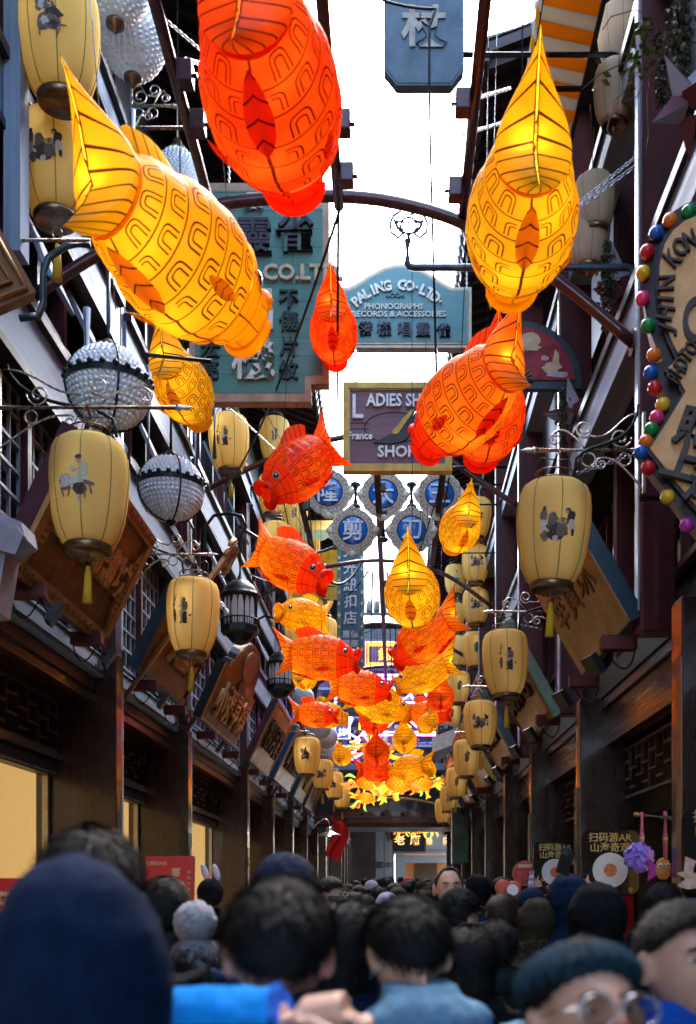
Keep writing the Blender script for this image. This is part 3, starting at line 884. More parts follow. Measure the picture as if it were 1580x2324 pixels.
def left_bay(b, y0, y1, near):
    """shop bay between the pier at y0 and the pier at y1"""
    D = XL - 0.72
    bevel_box('pier', 'lacquer', b, D - 0.62, XL, y1 - 0.30, y1, 0, 4.22)
    bar('lit_pier_edge', 'lit_edge', b, XL, XL + 0.004, y1 - 0.03, y1 - 0.012, 0.3, 4.0)  # thin pale strip painted for the glow along the pier front
    # recessed shop front
    bar('sill_wall', 'dark_wood', b, D - 0.1, D, y0, y1 - 0.30, 0, 0.45)
    bar('shop_glass', 'spectacle_glass', b, D - 0.035, D - 0.03, y0, y1 - 0.31, 0.45, 2.86)
    bar('shop_backdrop', 'shop_glow', b, D - 0.20, D - 0.16, y0, y1 - 0.30, 0.0, 3.76)
    if near:
        fr = bar('window_frame', 'galvanised', b, D - 0.06, D, y1 - 0.40, y1 - 0.33, 0.45, 2.86)
        bar('window_frame', 'galvanised', b, D - 0.06, D, y0 + 0.02, y0 + 0.08, 0.45, 2.86)
    bar('head_rail', 'dark_wood', b, D - 0.08, D + 0.05, y0, y1 - 0.30, 2.86, 3.02)
    bar('head_trim', 'galvanised', b, D + 0.05, D + 0.06, y0, y1 - 0.32, 2.875, 2.90)
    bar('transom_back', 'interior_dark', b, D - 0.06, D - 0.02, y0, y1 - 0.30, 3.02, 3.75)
    bar('transom_sill', 'maroon_wood_y', b, D + 0.02, D + 0.12, y0, y1 - 0.302, 3.03, 3.10)
    lattice_transom(b, D + 0.07, y0 + 0.02, y1 - 0.32, 3.11, 3.68, max(6, int((y1 - y0) * 3.2)) if near else 6, -1)
    bar('lintel', 'maroon_wood_y', b, D + 0.0, XL - 0.28, y0, y1 - 0.302, 3.69, 3.93)
    bar('lintel_moulding', 'dark_wood', b, XL - 0.28, XL - 0.24, y0, y1 - 0.302, 3.80, 3.93)
    bar('panel_band', 'band_grey', b, D, XL - 0.14, y0, y1 - 0.302, 3.94, 4.18)
    bar('band_line', 'dark_wood', b, XL - 0.14, XL - 0.125, y0, y1 - 0.302, 3.975, 3.987)
    bar('band_line', 'dark_wood', b, XL - 0.14, XL - 0.125, y0, y1 - 0.302, 4.14, 4.15)
    for k in range(3):
        bar('fret_block', 'steel_blue', b, XL - 0.138, XL - 0.128, y1 - 0.42 - k * 0.10, y1 - 0.36 - k * 0.10, 4.0, 4.02 + 0.09 * (k % 2))
    # first floor: lattice windows in maroon posts
    bar('upper_post', 'maroon_wood', b, XL - 0.26, XL - 0.02, y1 - 0.26, y1, 4.22, 10.6)
    bar('lit_edge', 'lit_edge', b, XL - 0.02, XL + 0.0, y1 - 0.09, y1 - 0.01, 4.3, 10.4)  # sky-lit edge of the post, put in as a pale strip
    nb = 3 if near else 2
    dy = (y1 - 0.26 - y0) / nb
    for k in range(nb):
        a, c = y0 + dy * k, y0 + dy * (k + 1)
        bar('mullion', 'maroon_wood', b, XL - 0.22, XL - 0.08, c - 0.09, c - 0.001, 4.2, 5.88)
        grid_window(b, XL - 0.16, a + 0.02, c - 0.10, 4.24, 5.84, 5, 7)
    for (za, zb, out) in ((5.90, 6.42, 0.02), (7.55, 8.02, 0.03), (9.7, 10.0, 0.05)):
        bar('fascia_band', 'band_grey', b, XL - 0.30, XL + out, y0 - 0.0, y1 - 0.262, za, zb)
        bar('fascia_drip', 'dark_wood', b, XL - 0.30, XL + out + 0.06, y0, y1 - 0.264, zb, zb + 0.09)
        bar('fascia_foot', 'dark_wood', b, XL - 0.30, XL + out + 0.03, y0, y1 - 0.264, za - 0.07, za)
    for (za, zb) in ((6.52, 7.47), (8.12, 9.62)):
        bar('window_pane', 'window_glass', b, XL - 0.26, XL - 0.24, y0, y1 - 0.26, za, zb)
        n = 5
        for k in range(n + 1):
            yy = y0 + (y1 - 0.26 - y0) * k / n
            bar('window_post', 'maroon_wood' if k % 2 else 'dark_wood', b, XL - 0.23, XL - 0.10, yy - 0.045, yy + 0.045, za, zb)
        bar('window_rail', 'band_grey', b, XL - 0.23, XL - 0.13, y0, y1 - 0.265, za + 0.28, za + 0.36)
        # tilted open casements, seen edge on
        for k in (1, 3):
            yy = y0 + (y1 - 0.26 - y0) * (k + 0.5) / n
            c = bar('casement', 'band_grey', b, -0.02, 0.02, -0.30, 0.30, -0.40, 0.40)
            c.location = (XL + 0.06, yy, za + 0.52); c.rotation_euler = (0, R(-24), 0)

left_sets = [
 ([-3.0, 1.0, 4.4, 7.6, 11.5], 'dark lacquered timber shophouse behind the large gilt fretwork plaque', True),
 ([11.5, 15.4, 21.5], 'timber shophouse behind the plaque with an arched crest', True),
 ([21.5, 26.0, 31.0, 36.0, 41.0], 'timber shophouse row running up to the gate past the gooseneck lamps', False)]
def eave(b, side, x_out, x_in, y0, y1, z_out, z_in):
    """deep eave: sloping soffit, rafters, tile courses and a drip edge"""
    m = MB()
    s = side
    m.add([(x_in, y0, z_in), (x_out, y0, z_out), (x_out, y1, z_out), (x_in, y1, z_in), (x_in, y0, z_in + .12), (x_out, y0, z_out + .12), (x_out, y1, z_out + .12), (x_in, y1, z_in + .12)],
          [(0, 1, 2, 3), (4, 7, 6, 5), (0, 4, 5, 1), (1, 5, 6, 2), (2, 6, 7, 3), (3, 7, 4, 0)])
    m.build('soffit', 'rafter', b)
    n = int((y1 - y0) / 0.32)
    for k in range(n):
        yy = y0 + (k + 0.5) * (y1 - y0) / n
        r_ = MB()
        d = Vector((x_out - x_in, 0, z_out - z_in)); L = d.length; ang = math.atan2(d.z, d.x)
        mt = Matrix.Translation((x_in, yy, z_in - 0.06)) @ Matrix.Rotation(-ang, 4, 'Y')
        r_.box(0, L + 0.05, -0.045, 0.045, -0.05, 0.055, mt)
        r_.build('rafter', 'rafter', b)
    nt = int((y1 - y0) / 0.26)
    tm = MB()
    for k in range(nt):
        yy = y0 + (k + 0.5) * (y1 - y0) / nt
        pts = [Vector((x_out + (x_in - x_out) * q - (0.08 * (1 if x_out > x_in else -1) * -1 if q == 0 else 0), yy, z_out + 0.17 + (z_in - z_out) * q)) for q in (0, 0.5, 1.0)]
        tm.tube(pts, 0.085, 8)
    stuff(tm.build('roof_tile_rows', 'roof_tile', b, True))
    bar('drip_board', 'dark_wood', b, x_out - 0.03, x_out + 0.03, y0, y1, z_out - 0.10, z_out + 0.10)

for ys, lab, near in left_sets:
    b = thing('shophouse', lab, 'building', (0, 0, 0), (0, 0, 0), 'shophouses with the lit windows')
    for a, c in zip(ys, ys[1:]):
        left_bay(b, a, c, near and c > 7)
    bar('back_wall', 'dark_wood', b, XL - 1.6, XL - 1.36, ys[0], ys[-1], 0, 4.19)
    bar('upper_wall', 'dark_wood', b, XL - 1.2, XL - 0.30, ys[0], ys[-1], 4.2, 12.4)
    bar('floor_slab', 'dark_wood', b, XL - 1.2, XL - 0.75, ys[0], ys[-1], 3.76, 4.19)
    bar('frieze', 'dark_wood', b, XL - 0.30, XL - 0.05, ys[0], ys[-1] - 0.001, 10.09, 11.7)
    eave(b, -1, -1.62, XL - 0.3, ys[0], ys[-1] - 0.01, 11.7, 12.35)

def right_bay(b, y0, y1, near):
    """y0, y1 = hanging posts of the upper floor"""
    P = XR + 0.42
    # hanging post with its boxed foot
    bevel_box('hanging_post', 'maroon_wood', b, XR, XR + 0.38, y1, y1 + 0.20, 4.82, 11.0)
    bevel_box('post_foot', 'maroon_wood', b, XR + 0.0, XR + 0.29, y1 - 0.02, y1 + 0.22, 3.72, 4.78, 0.02)
    bar('lit_strip', 'lit_edge', b, XR - 0.014, XR, y1 + 0.02, y1 + 0.12, 3.9, 10.8)  # pale strip stands in for light on the post's alley face
    # ground floor: pier, beam, lattice, dark shop
    yp = y1 - 0.85
    bevel_box('pier', 'lacquer', b, XR + 0.06, XR + 0.70, yp - 0.14, yp + 0.14, 0, 3.735)
    bar('lit_pier_edge', 'brass', b, XR + 0.055, XR + 0.06, yp - 0.14, yp - 0.02, 0.2, 3.3)  # brass colour stands in for the gold light on the pier edge
    bar('lintel', 'maroon_wood_y', b, XR + 0.36, XR + 0.52, y0, y1, 3.22, 3.62)
    bar('lintel_cap', 'maroon_wood_y', b, XR + 0.32, XR + 0.56, y0, y1 - 0.001, 3.63, 3.73)
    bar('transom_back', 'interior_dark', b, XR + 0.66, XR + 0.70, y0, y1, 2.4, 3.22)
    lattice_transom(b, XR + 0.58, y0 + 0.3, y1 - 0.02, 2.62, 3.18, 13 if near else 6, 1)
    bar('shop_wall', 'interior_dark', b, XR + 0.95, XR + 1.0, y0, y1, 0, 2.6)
    bar('counter', 'dark_wood', b, XR + 0.45, XR + 0.95, y0 + 0.2, y1 - 1.1, 0, 1.05)
    # upper floor recess, rails and fascia
    bar('upper_wall', 'dark_wood', b, XR + 0.75, XR + 0.9, y0, y1, 3.73, 11.6)
    for k, yy in enumerate((0.35, 0.68)):
        bar('inner_column', 'maroon_wood', b, XR + 0.40, XR + 0.60, y0 + (y1 - y0) * yy, y0 + (y1 - y0) * yy + 0.16, 3.74, 10.8)
    for (za, zb) in ((6.50, 6.86), (8.9, 9.15)):
        bar('fascia_band', 'band_grey', b, XR + 0.10, XR + 0.36, y0 + 0.20, y1, za, zb)
        bar('fascia_drip', 'dark_wood', b, XR + 0.06, XR + 0.38, y0 + 0.20, y1, zb, zb + 0.10)
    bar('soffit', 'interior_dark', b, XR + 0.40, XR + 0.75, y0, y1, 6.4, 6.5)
    for (za, zb) in ((4.6, 6.2), (7.1, 8.6)):
        bar('window_pane', 'window_glass', b, XR + 0.70, XR + 0.72, y0 + 0.3, y1 - 0.1, za, zb)
        for k in range(6):
            yy = y0 + 0.3 + (y1 - 0.4 - y0) * k / 5
            bar('window_post', 'maroon_wood', b, XR + 0.62, XR + 0.70, yy - 0.03, yy + 0.03, za, zb)
        for q in (0.0, 0.3, 1.0):
            bar('window_rail', 'maroon_wood_y', b, XR + 0.61, XR + 0.70, y0 + 0.2, y1, za + (zb - za) * q - 0.03, za + (zb - za) * q + 0.03)
right_sets = [
 ([-3.0, 1.0, 4.6, 8.3, 12.3], 'maroon timber shophouse with boxed hanging posts behind the bulb sign', True),
 ([12.3, 16.3, 20.0], 'maroon timber shophouse behind the plaque with a sage green edge', True),
 ([20.0, 24.0, 28.0, 32.0, 36.5, 41.0], 'maroon timber shophouse row running up to the dark green box sign', False)]
for ys, lab, near in right_sets:
    b = thing('shophouse', lab, 'building', (0, 0, 0), (0, 0, 0), 'shophouses with hanging posts')
    for a, c in zip(ys, ys[1:]):
        right_bay(b, a, c, near and c > 7)
    bar('outer_wall', 'dark_wood', b, XR + 1.0, XR + 1.4, ys[0], ys[-1], 0, 12.4)
    bar('floor_slab', 'interior_dark', b, XR + 0.30, XR + 0.95, ys[0], ys[-1] - 0.002, 3.74, 4.0)
    bar('frieze', 'dark_wood', b, XR + 0.05, XR + 0.75, ys[0], ys[-1] - 0.001, 11.02, 11.7)
    eave(b, 1, 1.12 if ys[0] > 10 else 1.75, XR + 0.8, ys[0], ys[-1] - 0.01, 11.7, 12.35)

bar('corner_pilaster', 'band_grey', [o for o in COL.objects if o.name == 'shophouse'][0], XL + 0.04, XL + 0.17, 7.86, 8.05, 6.55, 11.5)
# unseen houses added behind the viewpoint to keep sky light off the foreground
for x0, x1, lab in ((XL - 1.6, XL - 0.02, 'unseen plain timber house added to shade the foreground, continuing the lit shop side'), (XR + 0.02, XR + 1.6, 'unseen plain timber house added to shade the foreground, continuing the maroon side')):
    b = thing('shade_house', lab, 'building', (0, 0, 0))
    ya, yb = -14.0, -3.01
    bar('wall', 'dark_wood', b, x0, x1, ya, yb, 0, 11.6)
    eave(b, -1 if x0 < 0 else 1, -1.62 if x0 < 0 else 1.12, x1 - 0.2 if x0 < 0 else x0 + 0.2, ya, yb, 11.7, 12.35)
    if True:
        for k in range(4): bar('pilaster', 'lacquer', b, (x1 if x0 < 0 else x0 - 0.1), (x1 + 0.1 if x0 < 0 else x0), ya + 1 + 2.8 * k, ya + 1.3 + 2.8 * k, 0, 11.0)
# couplet boards fixed to the piers
def couplet(x, y, z0, z1, w, s, mat, tmat, label, side, thick=0.05, size=None, grp=None):
    o = thing('couplet_board', label, 'sign', (x, y, z0), (0, 0, R(90 * side)), grp)
    # local: x along wall, front to -y
    m = MB(); m.box(-w / 2, w / 2, 0, thick, 0, z1 - z0)
    m.build('board', mat, o)
    n = len(s)
    for i, ch in enumerate(s):
        glyph('character', ch, size or w * 0.62, tmat, o, 0, -0.006, (z1 - z0) * (1 - (i + 0.6) / (n + 0.2)), 0.012, 0.004)
    return o
cb = couplet(2.02, 7.35, 0.55, 3.25, 0.30, '花雲意心', 'maroon_wood', 'carved_gold', 'tall dark couplet board with gilt script beside the hanging toys', 0)
cb.rotation_euler = (0, 0, R(-8)); cb.location = (2.26, 7.3, 0.5)
for i, y in enumerate((15.0, 21.1, 25.6, 30.6)):
    couplet(XL + 0.015, y + 0.18, 0.4, 2.45, 0.26, '萬寶齋福', 'black_iron', 'plaque_trim', 'dark narrow couplet board on a lacquered pier', 1, grp='couplet boards on the lacquered piers')
for i, y in enumerate((10.6, 14.6)):
    couplet(XR + 0.04, y + 0.9 - 0.05, 0.4, 2.75, 0.26, '百福臨門', 'black_iron', 'plaque_trim', ('narrow black couplet board between the two round code signs', 'narrow black couplet board beside the round red ticket sign')[i], -1, grp='couplet boards on the maroon piers')

# ------------------------------------------------------------------ gate across the alley
GY = 38.0
gt = thing('gatehouse', 'dark timber gate with gold arched trim spanning the alley', 'gate', (0, GY, 0))
def gbox(n, m, x0, x1, y0, y1, z0, z1): return bar(n, m, gt, x0, x1, y0, y1, z0, z1)
gbox('soffit_beam', 'gate_black', -2.9, 2.4, 0, 3.2, 3.85, 4.22)
gbox('main_beam', 'maroon_wood', -2.9, 2.4, -0.12, 0.0, 4.0, 4.42)
gbox('beam_lip', 'steel_blue', -2.9, 2.4, -0.20, -0.121, 4.20, 4.25)
ar = MB()
out = [(-2.0, 4.42)] + [(-2.0 + 4.0 * k / 20, 4.55 + 0.34 * math.sin(PI * k / 20)) for k in range(21)] + [(2.0, 4.42)]
ar.prism(list(reversed(out))[::-1], -0.14, 0.0)
ar.build('arch_panel', 'gate_black', gt)
tr = MB(); tr.tube([(-2.02 + 4.04 * k / 24, -0.16, 4.57 + 0.35 * math.sin(PI * k / 24)) for k in range(25)], 0.065, 6)
tr.build('arch_trim', 'carved_gold', gt, True)
gbox('carved_panel', 'gate_carved', -2.9, 2.4, -0.06, 0.3, 4.42, 5.95)
gbox('cornice', 'band_grey', -3.0, 2.5, -0.25, 0.4, 5.96, 6.20)
gbox('cornice_trim', 'dark_wood', -3.0, 2.5, -0.30, 0.4, 5.86, 5.955)
for k in range(4):
    lm = MB(); x = -1.2 + 0.75 * k
    lm.tube([(x, -0.14, 4.33), (x, -0.34, 4.40), (x, -0.44, 4.36)], 0.02, 6)
    lm.lathe([(0.03, 0.06), (0.07, -0.06), (0.05, -0.07)], 10, Matrix.Translation((x, -0.46, 4.34)))
    lm.build('spot_lamp', 'black_iron', gt, True)
for x in (-2.85, 2.15):
    bevel_box('gate_pier', 'lacquer', gt, x, x + 0.3, 0.2, 0.6, 0, 3.85)
for sx in (-1, 1):
    cv = MB()
    cv.tube([(sx * 1.9 - 0.2 + 0.16 * math.cos(a * 0.5), -0.09, 5.15 + 0.5 * math.sin(a * 0.37)) for a in [i * 0.6 for i in range(16)]], 0.03, 6)
    cv.build('gilt_scroll', 'brass', gt, True)

# building over and behind the gate: neon balconies, pale roof
nb = thing('neon_building', 'purple lit building with neon signs and balconies above the gate', 'building', (0, 43, 0))
def nbar(n, m, x0, x1, y0, y1, z0, z1): return bar(n, m, nb, x0, x1, y0, y1, z0, z1)
nbar('wall', 'lilac_wall', -4.5, 4.5, 0.6, 3.0, 6.2, 12.0)
for z in (6.3, 7.5, 8.7, 9.9):
    nbar('balcony_slab', 'band_grey', -3.6, 3.4, -0.2, 0.6, z, z + 0.10)
    nbar('balcony_rail', 'pipe_maroon', -3.6, 3.4, -0.2, -0.15, z + 0.72, z + 0.78)
    for k in range(15):
        x = -3.4 + 0.48 * k
        nbar('baluster', 'pipe_maroon', x, x + 0.03, -0.2, -0.16, z + 0.1, z + 0.72)
for k in range(7):
    x = -3.2 + 1.0 * k
    nbar('column', 'lilac_wall', x, x + 0.12, -0.1, 0.02, 6.2, 11.9)
    for z in (6.5, 7.7, 8.9):
        nbar('window', 'window_glass', x + 0.2, x + 0.95, 0.57, 0.6, z, z + 0.85)
nbar('parapet', 'pale_tile', -4.5, 4.5, 0.4, 3.0, 12.0, 12.6)
nbar('clerestory', 'interior_dark', -4.5, 4.5, 2.0, 3.0, 12.6, 13.3)
rt = MB()
for k in range(30):
    x = -4.6 + 0.32 * k
    rt.tube([(x, 0.6, 13.4), (x, 2.8, 14.9), (x, 5.0, 16.6)], 0.11, 8)
stuff(rt.build('roof_tile_rows', 'pale_tile', nb, True))
rs = MB(); rs.add([(-4.8, 0.6, 13.35), (4.9, 0.6, 13.35), (4.9, 5, 16.5), (-4.8, 5, 16.5), (-4.8, .6, 13.2), (4.9, .6, 13.2), (4.9, 5, 16.3), (-4.8, 5, 16.3)], [(0, 1, 2, 3), (7, 6, 5, 4), (0, 4, 5, 1), (1, 5, 6, 2), (2, 6, 7, 3), (3, 7, 4, 0)])
rs.build('roof', 'pale_tile', nb)

def neon(name, paths, mat, x, y, z, label, closed=(), board=None, r=0.045):
    """neon sign: bent glass tubes on a backing board"""
    o = thing('neon_sign', label, 'sign', (x, y, z), (0, 0, 0), 'neon signs over the gate')
    if board:
        bar('backing', board[0], o, -board[1], board[1], 0.05, 0.10, -board[2], board[2])
    for i, p in enumerate(paths):
        MB().tube([(a, 0, b) for a, b in p], r, 6, closed=(i in closed)).build('neon_tube', mat[i % len(mat)], o, True)
    return o
def rect(w, h): return [(-w, -h), (w, -h), (w, h), (-w, h)]
def wob(n, w, h, seed):
    q = random.Random(seed); return [(q.uniform(-w, w), q.uniform(-h, h)) for _ in range(n)]
p = px(888, 1485, 42)
o = neon('n', [rect(1.05, 0.48), rect(0.95, 0.38)], ['neon_orange'], p.x, p.y, p.z, 'orange neon sign in a double rectangle', (0, 1), ('lilac_wall', 1.5, 0.62))
glyph('neon_character', '錦鑫', 0.55, 'neon_orange', o, 0, 0, 0, 0.03)
p = px(870, 1560, 42)
neon('n', [[(-2.0, -0.5), (-0.6, 0.5), (1.3, 0.5), (2.0, -0.5)], [(-1.9, -0.62), (2.0, -0.62)], [(-1.7, -0.35), (-0.5, 0.35), (1.2, 0.35), (1.8, -0.35)], arc_pts((0, 0, -0.3), 0.5, 0, 180, 12) and [(0.5 * math.cos(R(a)), -0.3 + 0.5 * math.sin(R(a))) for a in range(0, 181, 20)]], ['neon_pink', 'neon_blue', 'neon_purple', 'neon_yellow'], p.x, p.y, p.z, 'pink and blue neon gable outline')
p = px(777, 1635, 42)
o = neon('n', [rect(0.30, 0.75)], ['neon_blue'], p.x, p.y, p.z, 'tall narrow blue neon sign with stacked characters', (0,), ('lilac_wall', 0.34, 0.8))
for k, ch in enumerate('老街坊'): glyph('neon_character', ch, 0.34, 'neon_blue', o, 0, 0, 0.46 - 0.46 * k, 0.03)
p = px(833, 1632, 42)
neon('n', [rect(0.30, 0.42), [(-0.22, -0.2), (0.22, -0.2), (0.22, 0.1), (-0.22, 0.1)], [(-0.15, 0.25), (0.15, 0.25)], [(-0.85, -0.6), (-0.6, 0.0), (-0.8, 0.3), (-0.5, 0.6)], [(-0.5, -0.9), (-0.2, -0.6), (0.1, -0.95), (0.4, -0.7)]], ['neon_yellow', 'neon_yellow', 'neon_pink', 'neon_blue', 'neon_pink'], p.x, p.y, p.z, 'yellow and pink neon lantern figure with a blue tail', (0, 1))
p = px(905, 1645, 42)
neon('n', [[(-1.5, -0.3), (1.6, -0.3)], [(-1.5, -0.42), (1.6, -0.42)], [(-0.9, -0.2), (0, 0.55), (0.9, -0.2)], [(-0.5, -0.12), (0, 0.3), (0.5, -0.12)]], ['neon_blue', 'neon_pink', 'neon_purple', 'neon_orange'], p.x, p.y, p.z, 'blue and pink neon bars under a triangle')
p = px(960, 1570, 42)
neon('n', [[(0.5 * math.cos(R(a)), 0.5 * math.sin(R(a))) for a in range(0, 360, 20)], [(0.4 * math.cos(R(a)), 0.36 * math.sin(R(a))) for a in range(20, 200, 20)], [(-0.9, -0.4), (-0.5, -0.1), (-0.8, 0.2), (-0.4, 0.5)]], ['neon_blue', 'neon_pink', 'neon_purple'], p.x, p.y, p.z, 'round blue neon ring with pink curls', (0,))
p = px(800, 1690, 42)
neon('n', [[(-0.8, 0.3), (-0.2, 0.5), (0.3, 0.2), (0.1, -0.3), (-0.4, -0.4)], [(-0.1, 0.1), (0.15, 0.15), (0.2, -0.1), (0, -0.15)], [(-0.6, -0.5), (0.0, -0.6), (0.5, -0.3)]], ['neon_purple', 'neon_yellow', 'neon_pink'], p.x, p.y, p.z, 'purple neon curl shaped like a fish face')

# beyond the gate: white shop front, warm interior, dark shop row
ws = thing('white_shop', 'white shop front with raised name beyond the gate', 'building', (0, 52, 0))
def wbar(n, m, x0, x1, y0, y1, z0, z1): return bar(n, m, ws, x0, x1, y0, y1, z0, z1)
wbar('fascia', 'white_wall', 0.05, 3.4, 0, 0.5, 3.35, 4.55)
wbar('cornice', 'white_wall', 0.0, 3.5, -0.15, 0.0, 3.28, 3.40)
wbar('side_pillar', 'white_wall', 0.05, 0.55, -0.05, 0.5, 0, 3.3)
wbar('name_panel', 'white_wall', 1.25, 3.1, -0.06, 0.0, 3.55, 4.35)
glyph('raised_name', 'YUYUAN', 0.42, 'band_grey', ws, 0.62, -0.03, 3.75, 0.05)
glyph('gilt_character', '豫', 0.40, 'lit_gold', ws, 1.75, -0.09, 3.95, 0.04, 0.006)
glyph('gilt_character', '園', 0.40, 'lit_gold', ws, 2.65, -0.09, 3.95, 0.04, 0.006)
wbar('back_wall', 'shop_wood', 0.3, 4.0, 3.0, 3.2, 0, 3.4)
wbar('glow_ceiling', 'shop_glow', 0.3, 4.0, 0.5, 3.0, 3.15, 3.25)  # ceiling itself glows, standing in for the shop's lights
wbar('lower_beam', 'white_wall', 0.55, 3.4, -0.02, 0.4, 2.85, 3.25)
wbar('picture', 'carved_dark', 1.1, 2.3, 2.9, 2.98, 1.9, 2.9)
wbar('cabinet', 'interior_dark', 0.6, 2.2, 1.0, 2.0, 0, 1.6)
wbar('upper_storey', 'white_wall', -4, 5, 0.6, 1.0, 4.55, 6.5)
ch = thing('chandelier', 'glass chandelier glowing in the white shop', 'lamp', (3.45, 51.5, 2.6))
MB().lathe([(0.02, 0.6), (0.10, 0.3), (0.42, 0.22), (0.36, 0.02), (0.2, -0.15), (0.04, -0.22)], 16).build('crystal_bowl', 'lamp_warm', ch, True)
MB().tube([(0, 0, 0.6), (0, 0, 1.0)], 0.02, 6).build('stem', 'brass', ch)
for i, (x, tx, lab) in enumerate(((862, '國貨請', 'white hanging board with black characters on the dark row side'), (882, '中華名', 'white hanging board with black characters on the white shop side'))):
    p0, p1 = px(x - 9, 1888, 46 + i), px(x + 9, 2010, 46 + i)
    o = thing('vertical_sign', lab, 'sign', ((p0.x + p1.x) / 2, 46 + i, 1.0))
    m = MB(); w = (p1.x - p0.x) / 2
    m.box(-w, w, 0, 0.06, 0, p0.z - 1.0); m.build('board', 'white_wall', o)
    for k, c in enumerate(tx): glyph('character', c, 0.34, 'letter_dark', o, 0, -0.01, 1.62 - 0.76 * k, 0.02, 0.006)
o = thing('gilt_plaque', 'black plaque with glowing gilt script beyond the gate', 'sign', px(925, 1906, 47), (R(18), 0, 0))
bar('board', 'gate_black', o, -0.8, 0.8, 0, 0.08, -0.55, 0.55)
for (a, b2, c, d) in ((-0.85, 0.85, 0.55, 0.62), (-0.85, 0.85, -0.62, -0.55), (-0.87, -0.80, -0.55, 0.55), (0.80, 0.87, -0.55, 0.55)):
    bar('frame', 'brass', o, a, b2, -0.03, 0.08, c, d)
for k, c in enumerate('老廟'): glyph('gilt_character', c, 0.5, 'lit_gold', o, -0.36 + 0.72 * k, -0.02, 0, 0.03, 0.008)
dr = thing('dark_shop_row', 'dark timber shops beyond the gate with white window surrounds', 'building', (0, 42, 0))
for k in range(5):
    y = 0.6 + 2.6 * k
    bar('pier', 'lacquer', dr, -2.75, -2.2, y, y + 0.3, 0, 3.7)
    bar('shop_window', 'window_glass', dr, -2.7, -2.65, y + 0.3, y + 2.6, 0.5, 2.2)
    bar('lattice_panel', 'dark_wood', dr, -2.7, -2.5, y + 0.3, y + 2.6, 2.25, 3.1)
    bar('lintel', 'maroon_wood_y', dr, -2.75, -2.4, y + 0.3, y + 2.6, 3.1, 3.7)
bar('upper_wall', 'dark_wood', dr, -4.2, -2.4, 0, 14, 3.7, 6.1)
bar('shade_roof', 'gate_black', dr, -4.5, 5.0, -0.5, 8.5, 6.105, 6.19)  # both roof slabs added to keep sky light out of the passage
bar('shade_roof', 'gate_black', dr, -4.5, 0.0, 8.5, 16.0, 6.105, 6.19)
bar('end_wall', 'dark_wood', dr, -4.2, 0.0, 14.0, 14.4, 0, 6.1)
# ------------------------------------------------------------------ pipe frames over the alley
def pipe_arch(z, pts, label, r=0.045, mat='pipe_maroon'):
    o = thing('pipe_arch', label, 'frame', px(*pts[0], z), group='pipe arches across the alley')
    P = [px(x, y, z) - o.location for x, y in pts]
    # smooth through the points
    out = []
    for i in range(len(P) - 1):
        p0, p1, p2, p3 = P[max(i - 1, 0)], P[i], P[i + 1], P[min(i + 2, len(P) - 1)]
        for k in range(4):
            q = k / 4
            out.append(0.5 * ((2 * p1) + (p2 - p0) * q + (2 * p0 - 5 * p1 + 4 * p2 - p3) * q * q + (3 * p1 - p0 - 3 * p2 + p3) * q ** 3))
    out.append(P[-1])
    MB().tube(out, r, 10).build('pipe', mat, o, True)
    for e in (out[0], out[-1]):
        MB().lathe([(r * 2.2, -0.02), (r * 2.2, 0.02)], 12, Matrix.Translation(e) @ Matrix.Rotation(R(90), 4, 'Y')).build('wall_flange', mat, o)
    return o
pipe_arch(8.5, [(45, 694), (200, 590), (350, 520), (480, 468), (620, 450), (760, 445), (900, 460), (1060, 510), (1250, 625), (1438, 778)], 'maroon pipe arch in front of the green board', 0.05)
pipe_arch(16.5, [(458, 1118), (540, 1075), (620, 1040), (740, 1000), (870, 985), (980, 1018), (1080, 1085), (1180, 1152)], 'maroon pipe arch behind the ladies shoe sign')
pipe_arch(23.0, [(570, 1365), (700, 1300), (790, 1278), (870, 1272), (960, 1285), (1030, 1315), (1118, 1378)], 'maroon pipe arch crossing the vertical blue sign')
pipe_arch(29.0, [(650, 1480), (740, 1440), (820, 1420), (880, 1416), (950, 1432), (1060, 1492)], 'maroon pipe arch low across the vertical blue sign', 0.05)
pipe_arch(34.5, [(700, 1560), (790, 1525), (880, 1512), (950, 1522), (1030, 1560)], 'farthest maroon pipe arch before the neon signs', 0.055)
def long_pipe(X, H, z0, z1, label, mat='pipe_maroon', r=0.042, boxes=()):
    o = thing('ridge_pipe', label, 'pipe', (X, z0, CAMH + H), group='pipes running along the alley')
    MB().tube([(0, 0, 0), (0, (z1 - z0) / 2, -0.01), (0, z1 - z0, 0)], r, 10).build('pipe', mat, o, True)
    for bz, sx in boxes:
        y = bz - z0
        b = bevel_box('junction_box', mat, o, 0.03 * sx + (0 if sx > 0 else -0.11), 0.03 * sx + (0.11 if sx > 0 else 0), y - 0.06, y + 0.06, -0.13, 0.02, 0.01)
        MB().tube([(0.09 * sx, y, -0.06), (0.17 * sx, y, -0.06)], 0.018, 8).build('cable_gland', mat, o, True)
    return o
long_pipe(-1.52, 5.62, 4.6, 8.6, 'maroon pipe running above the yellow carp to the first arch', boxes=((7.0, 1), (7.45, 1)))
long_pipe(-0.46, 5.66, 4.6, 8.5, 'maroon pipe running past the big red carp to the first arch', boxes=((7.5, 1), (8.05, 1)))
long_pipe(0.57, 5.58, 4.6, 8.5, 'maroon pipe running beside the hanging slate sign', boxes=((7.2, -1), (8.1, -1)))
long_pipe(-0.30, 7.32, 15.5, 36.0, 'rusty taped pipe running under the ladies shoe sign', 'pipe_rust', 0.06, ((18.6, 1), (20.8, -1), (24.5, 1)))
long_pipe(0.86, 7.32, 15.5, 36.0, 'rusty taped pipe running beside the blue medallions', 'pipe_rust', 0.06, ((18.9, 1), (20.6, 1)))
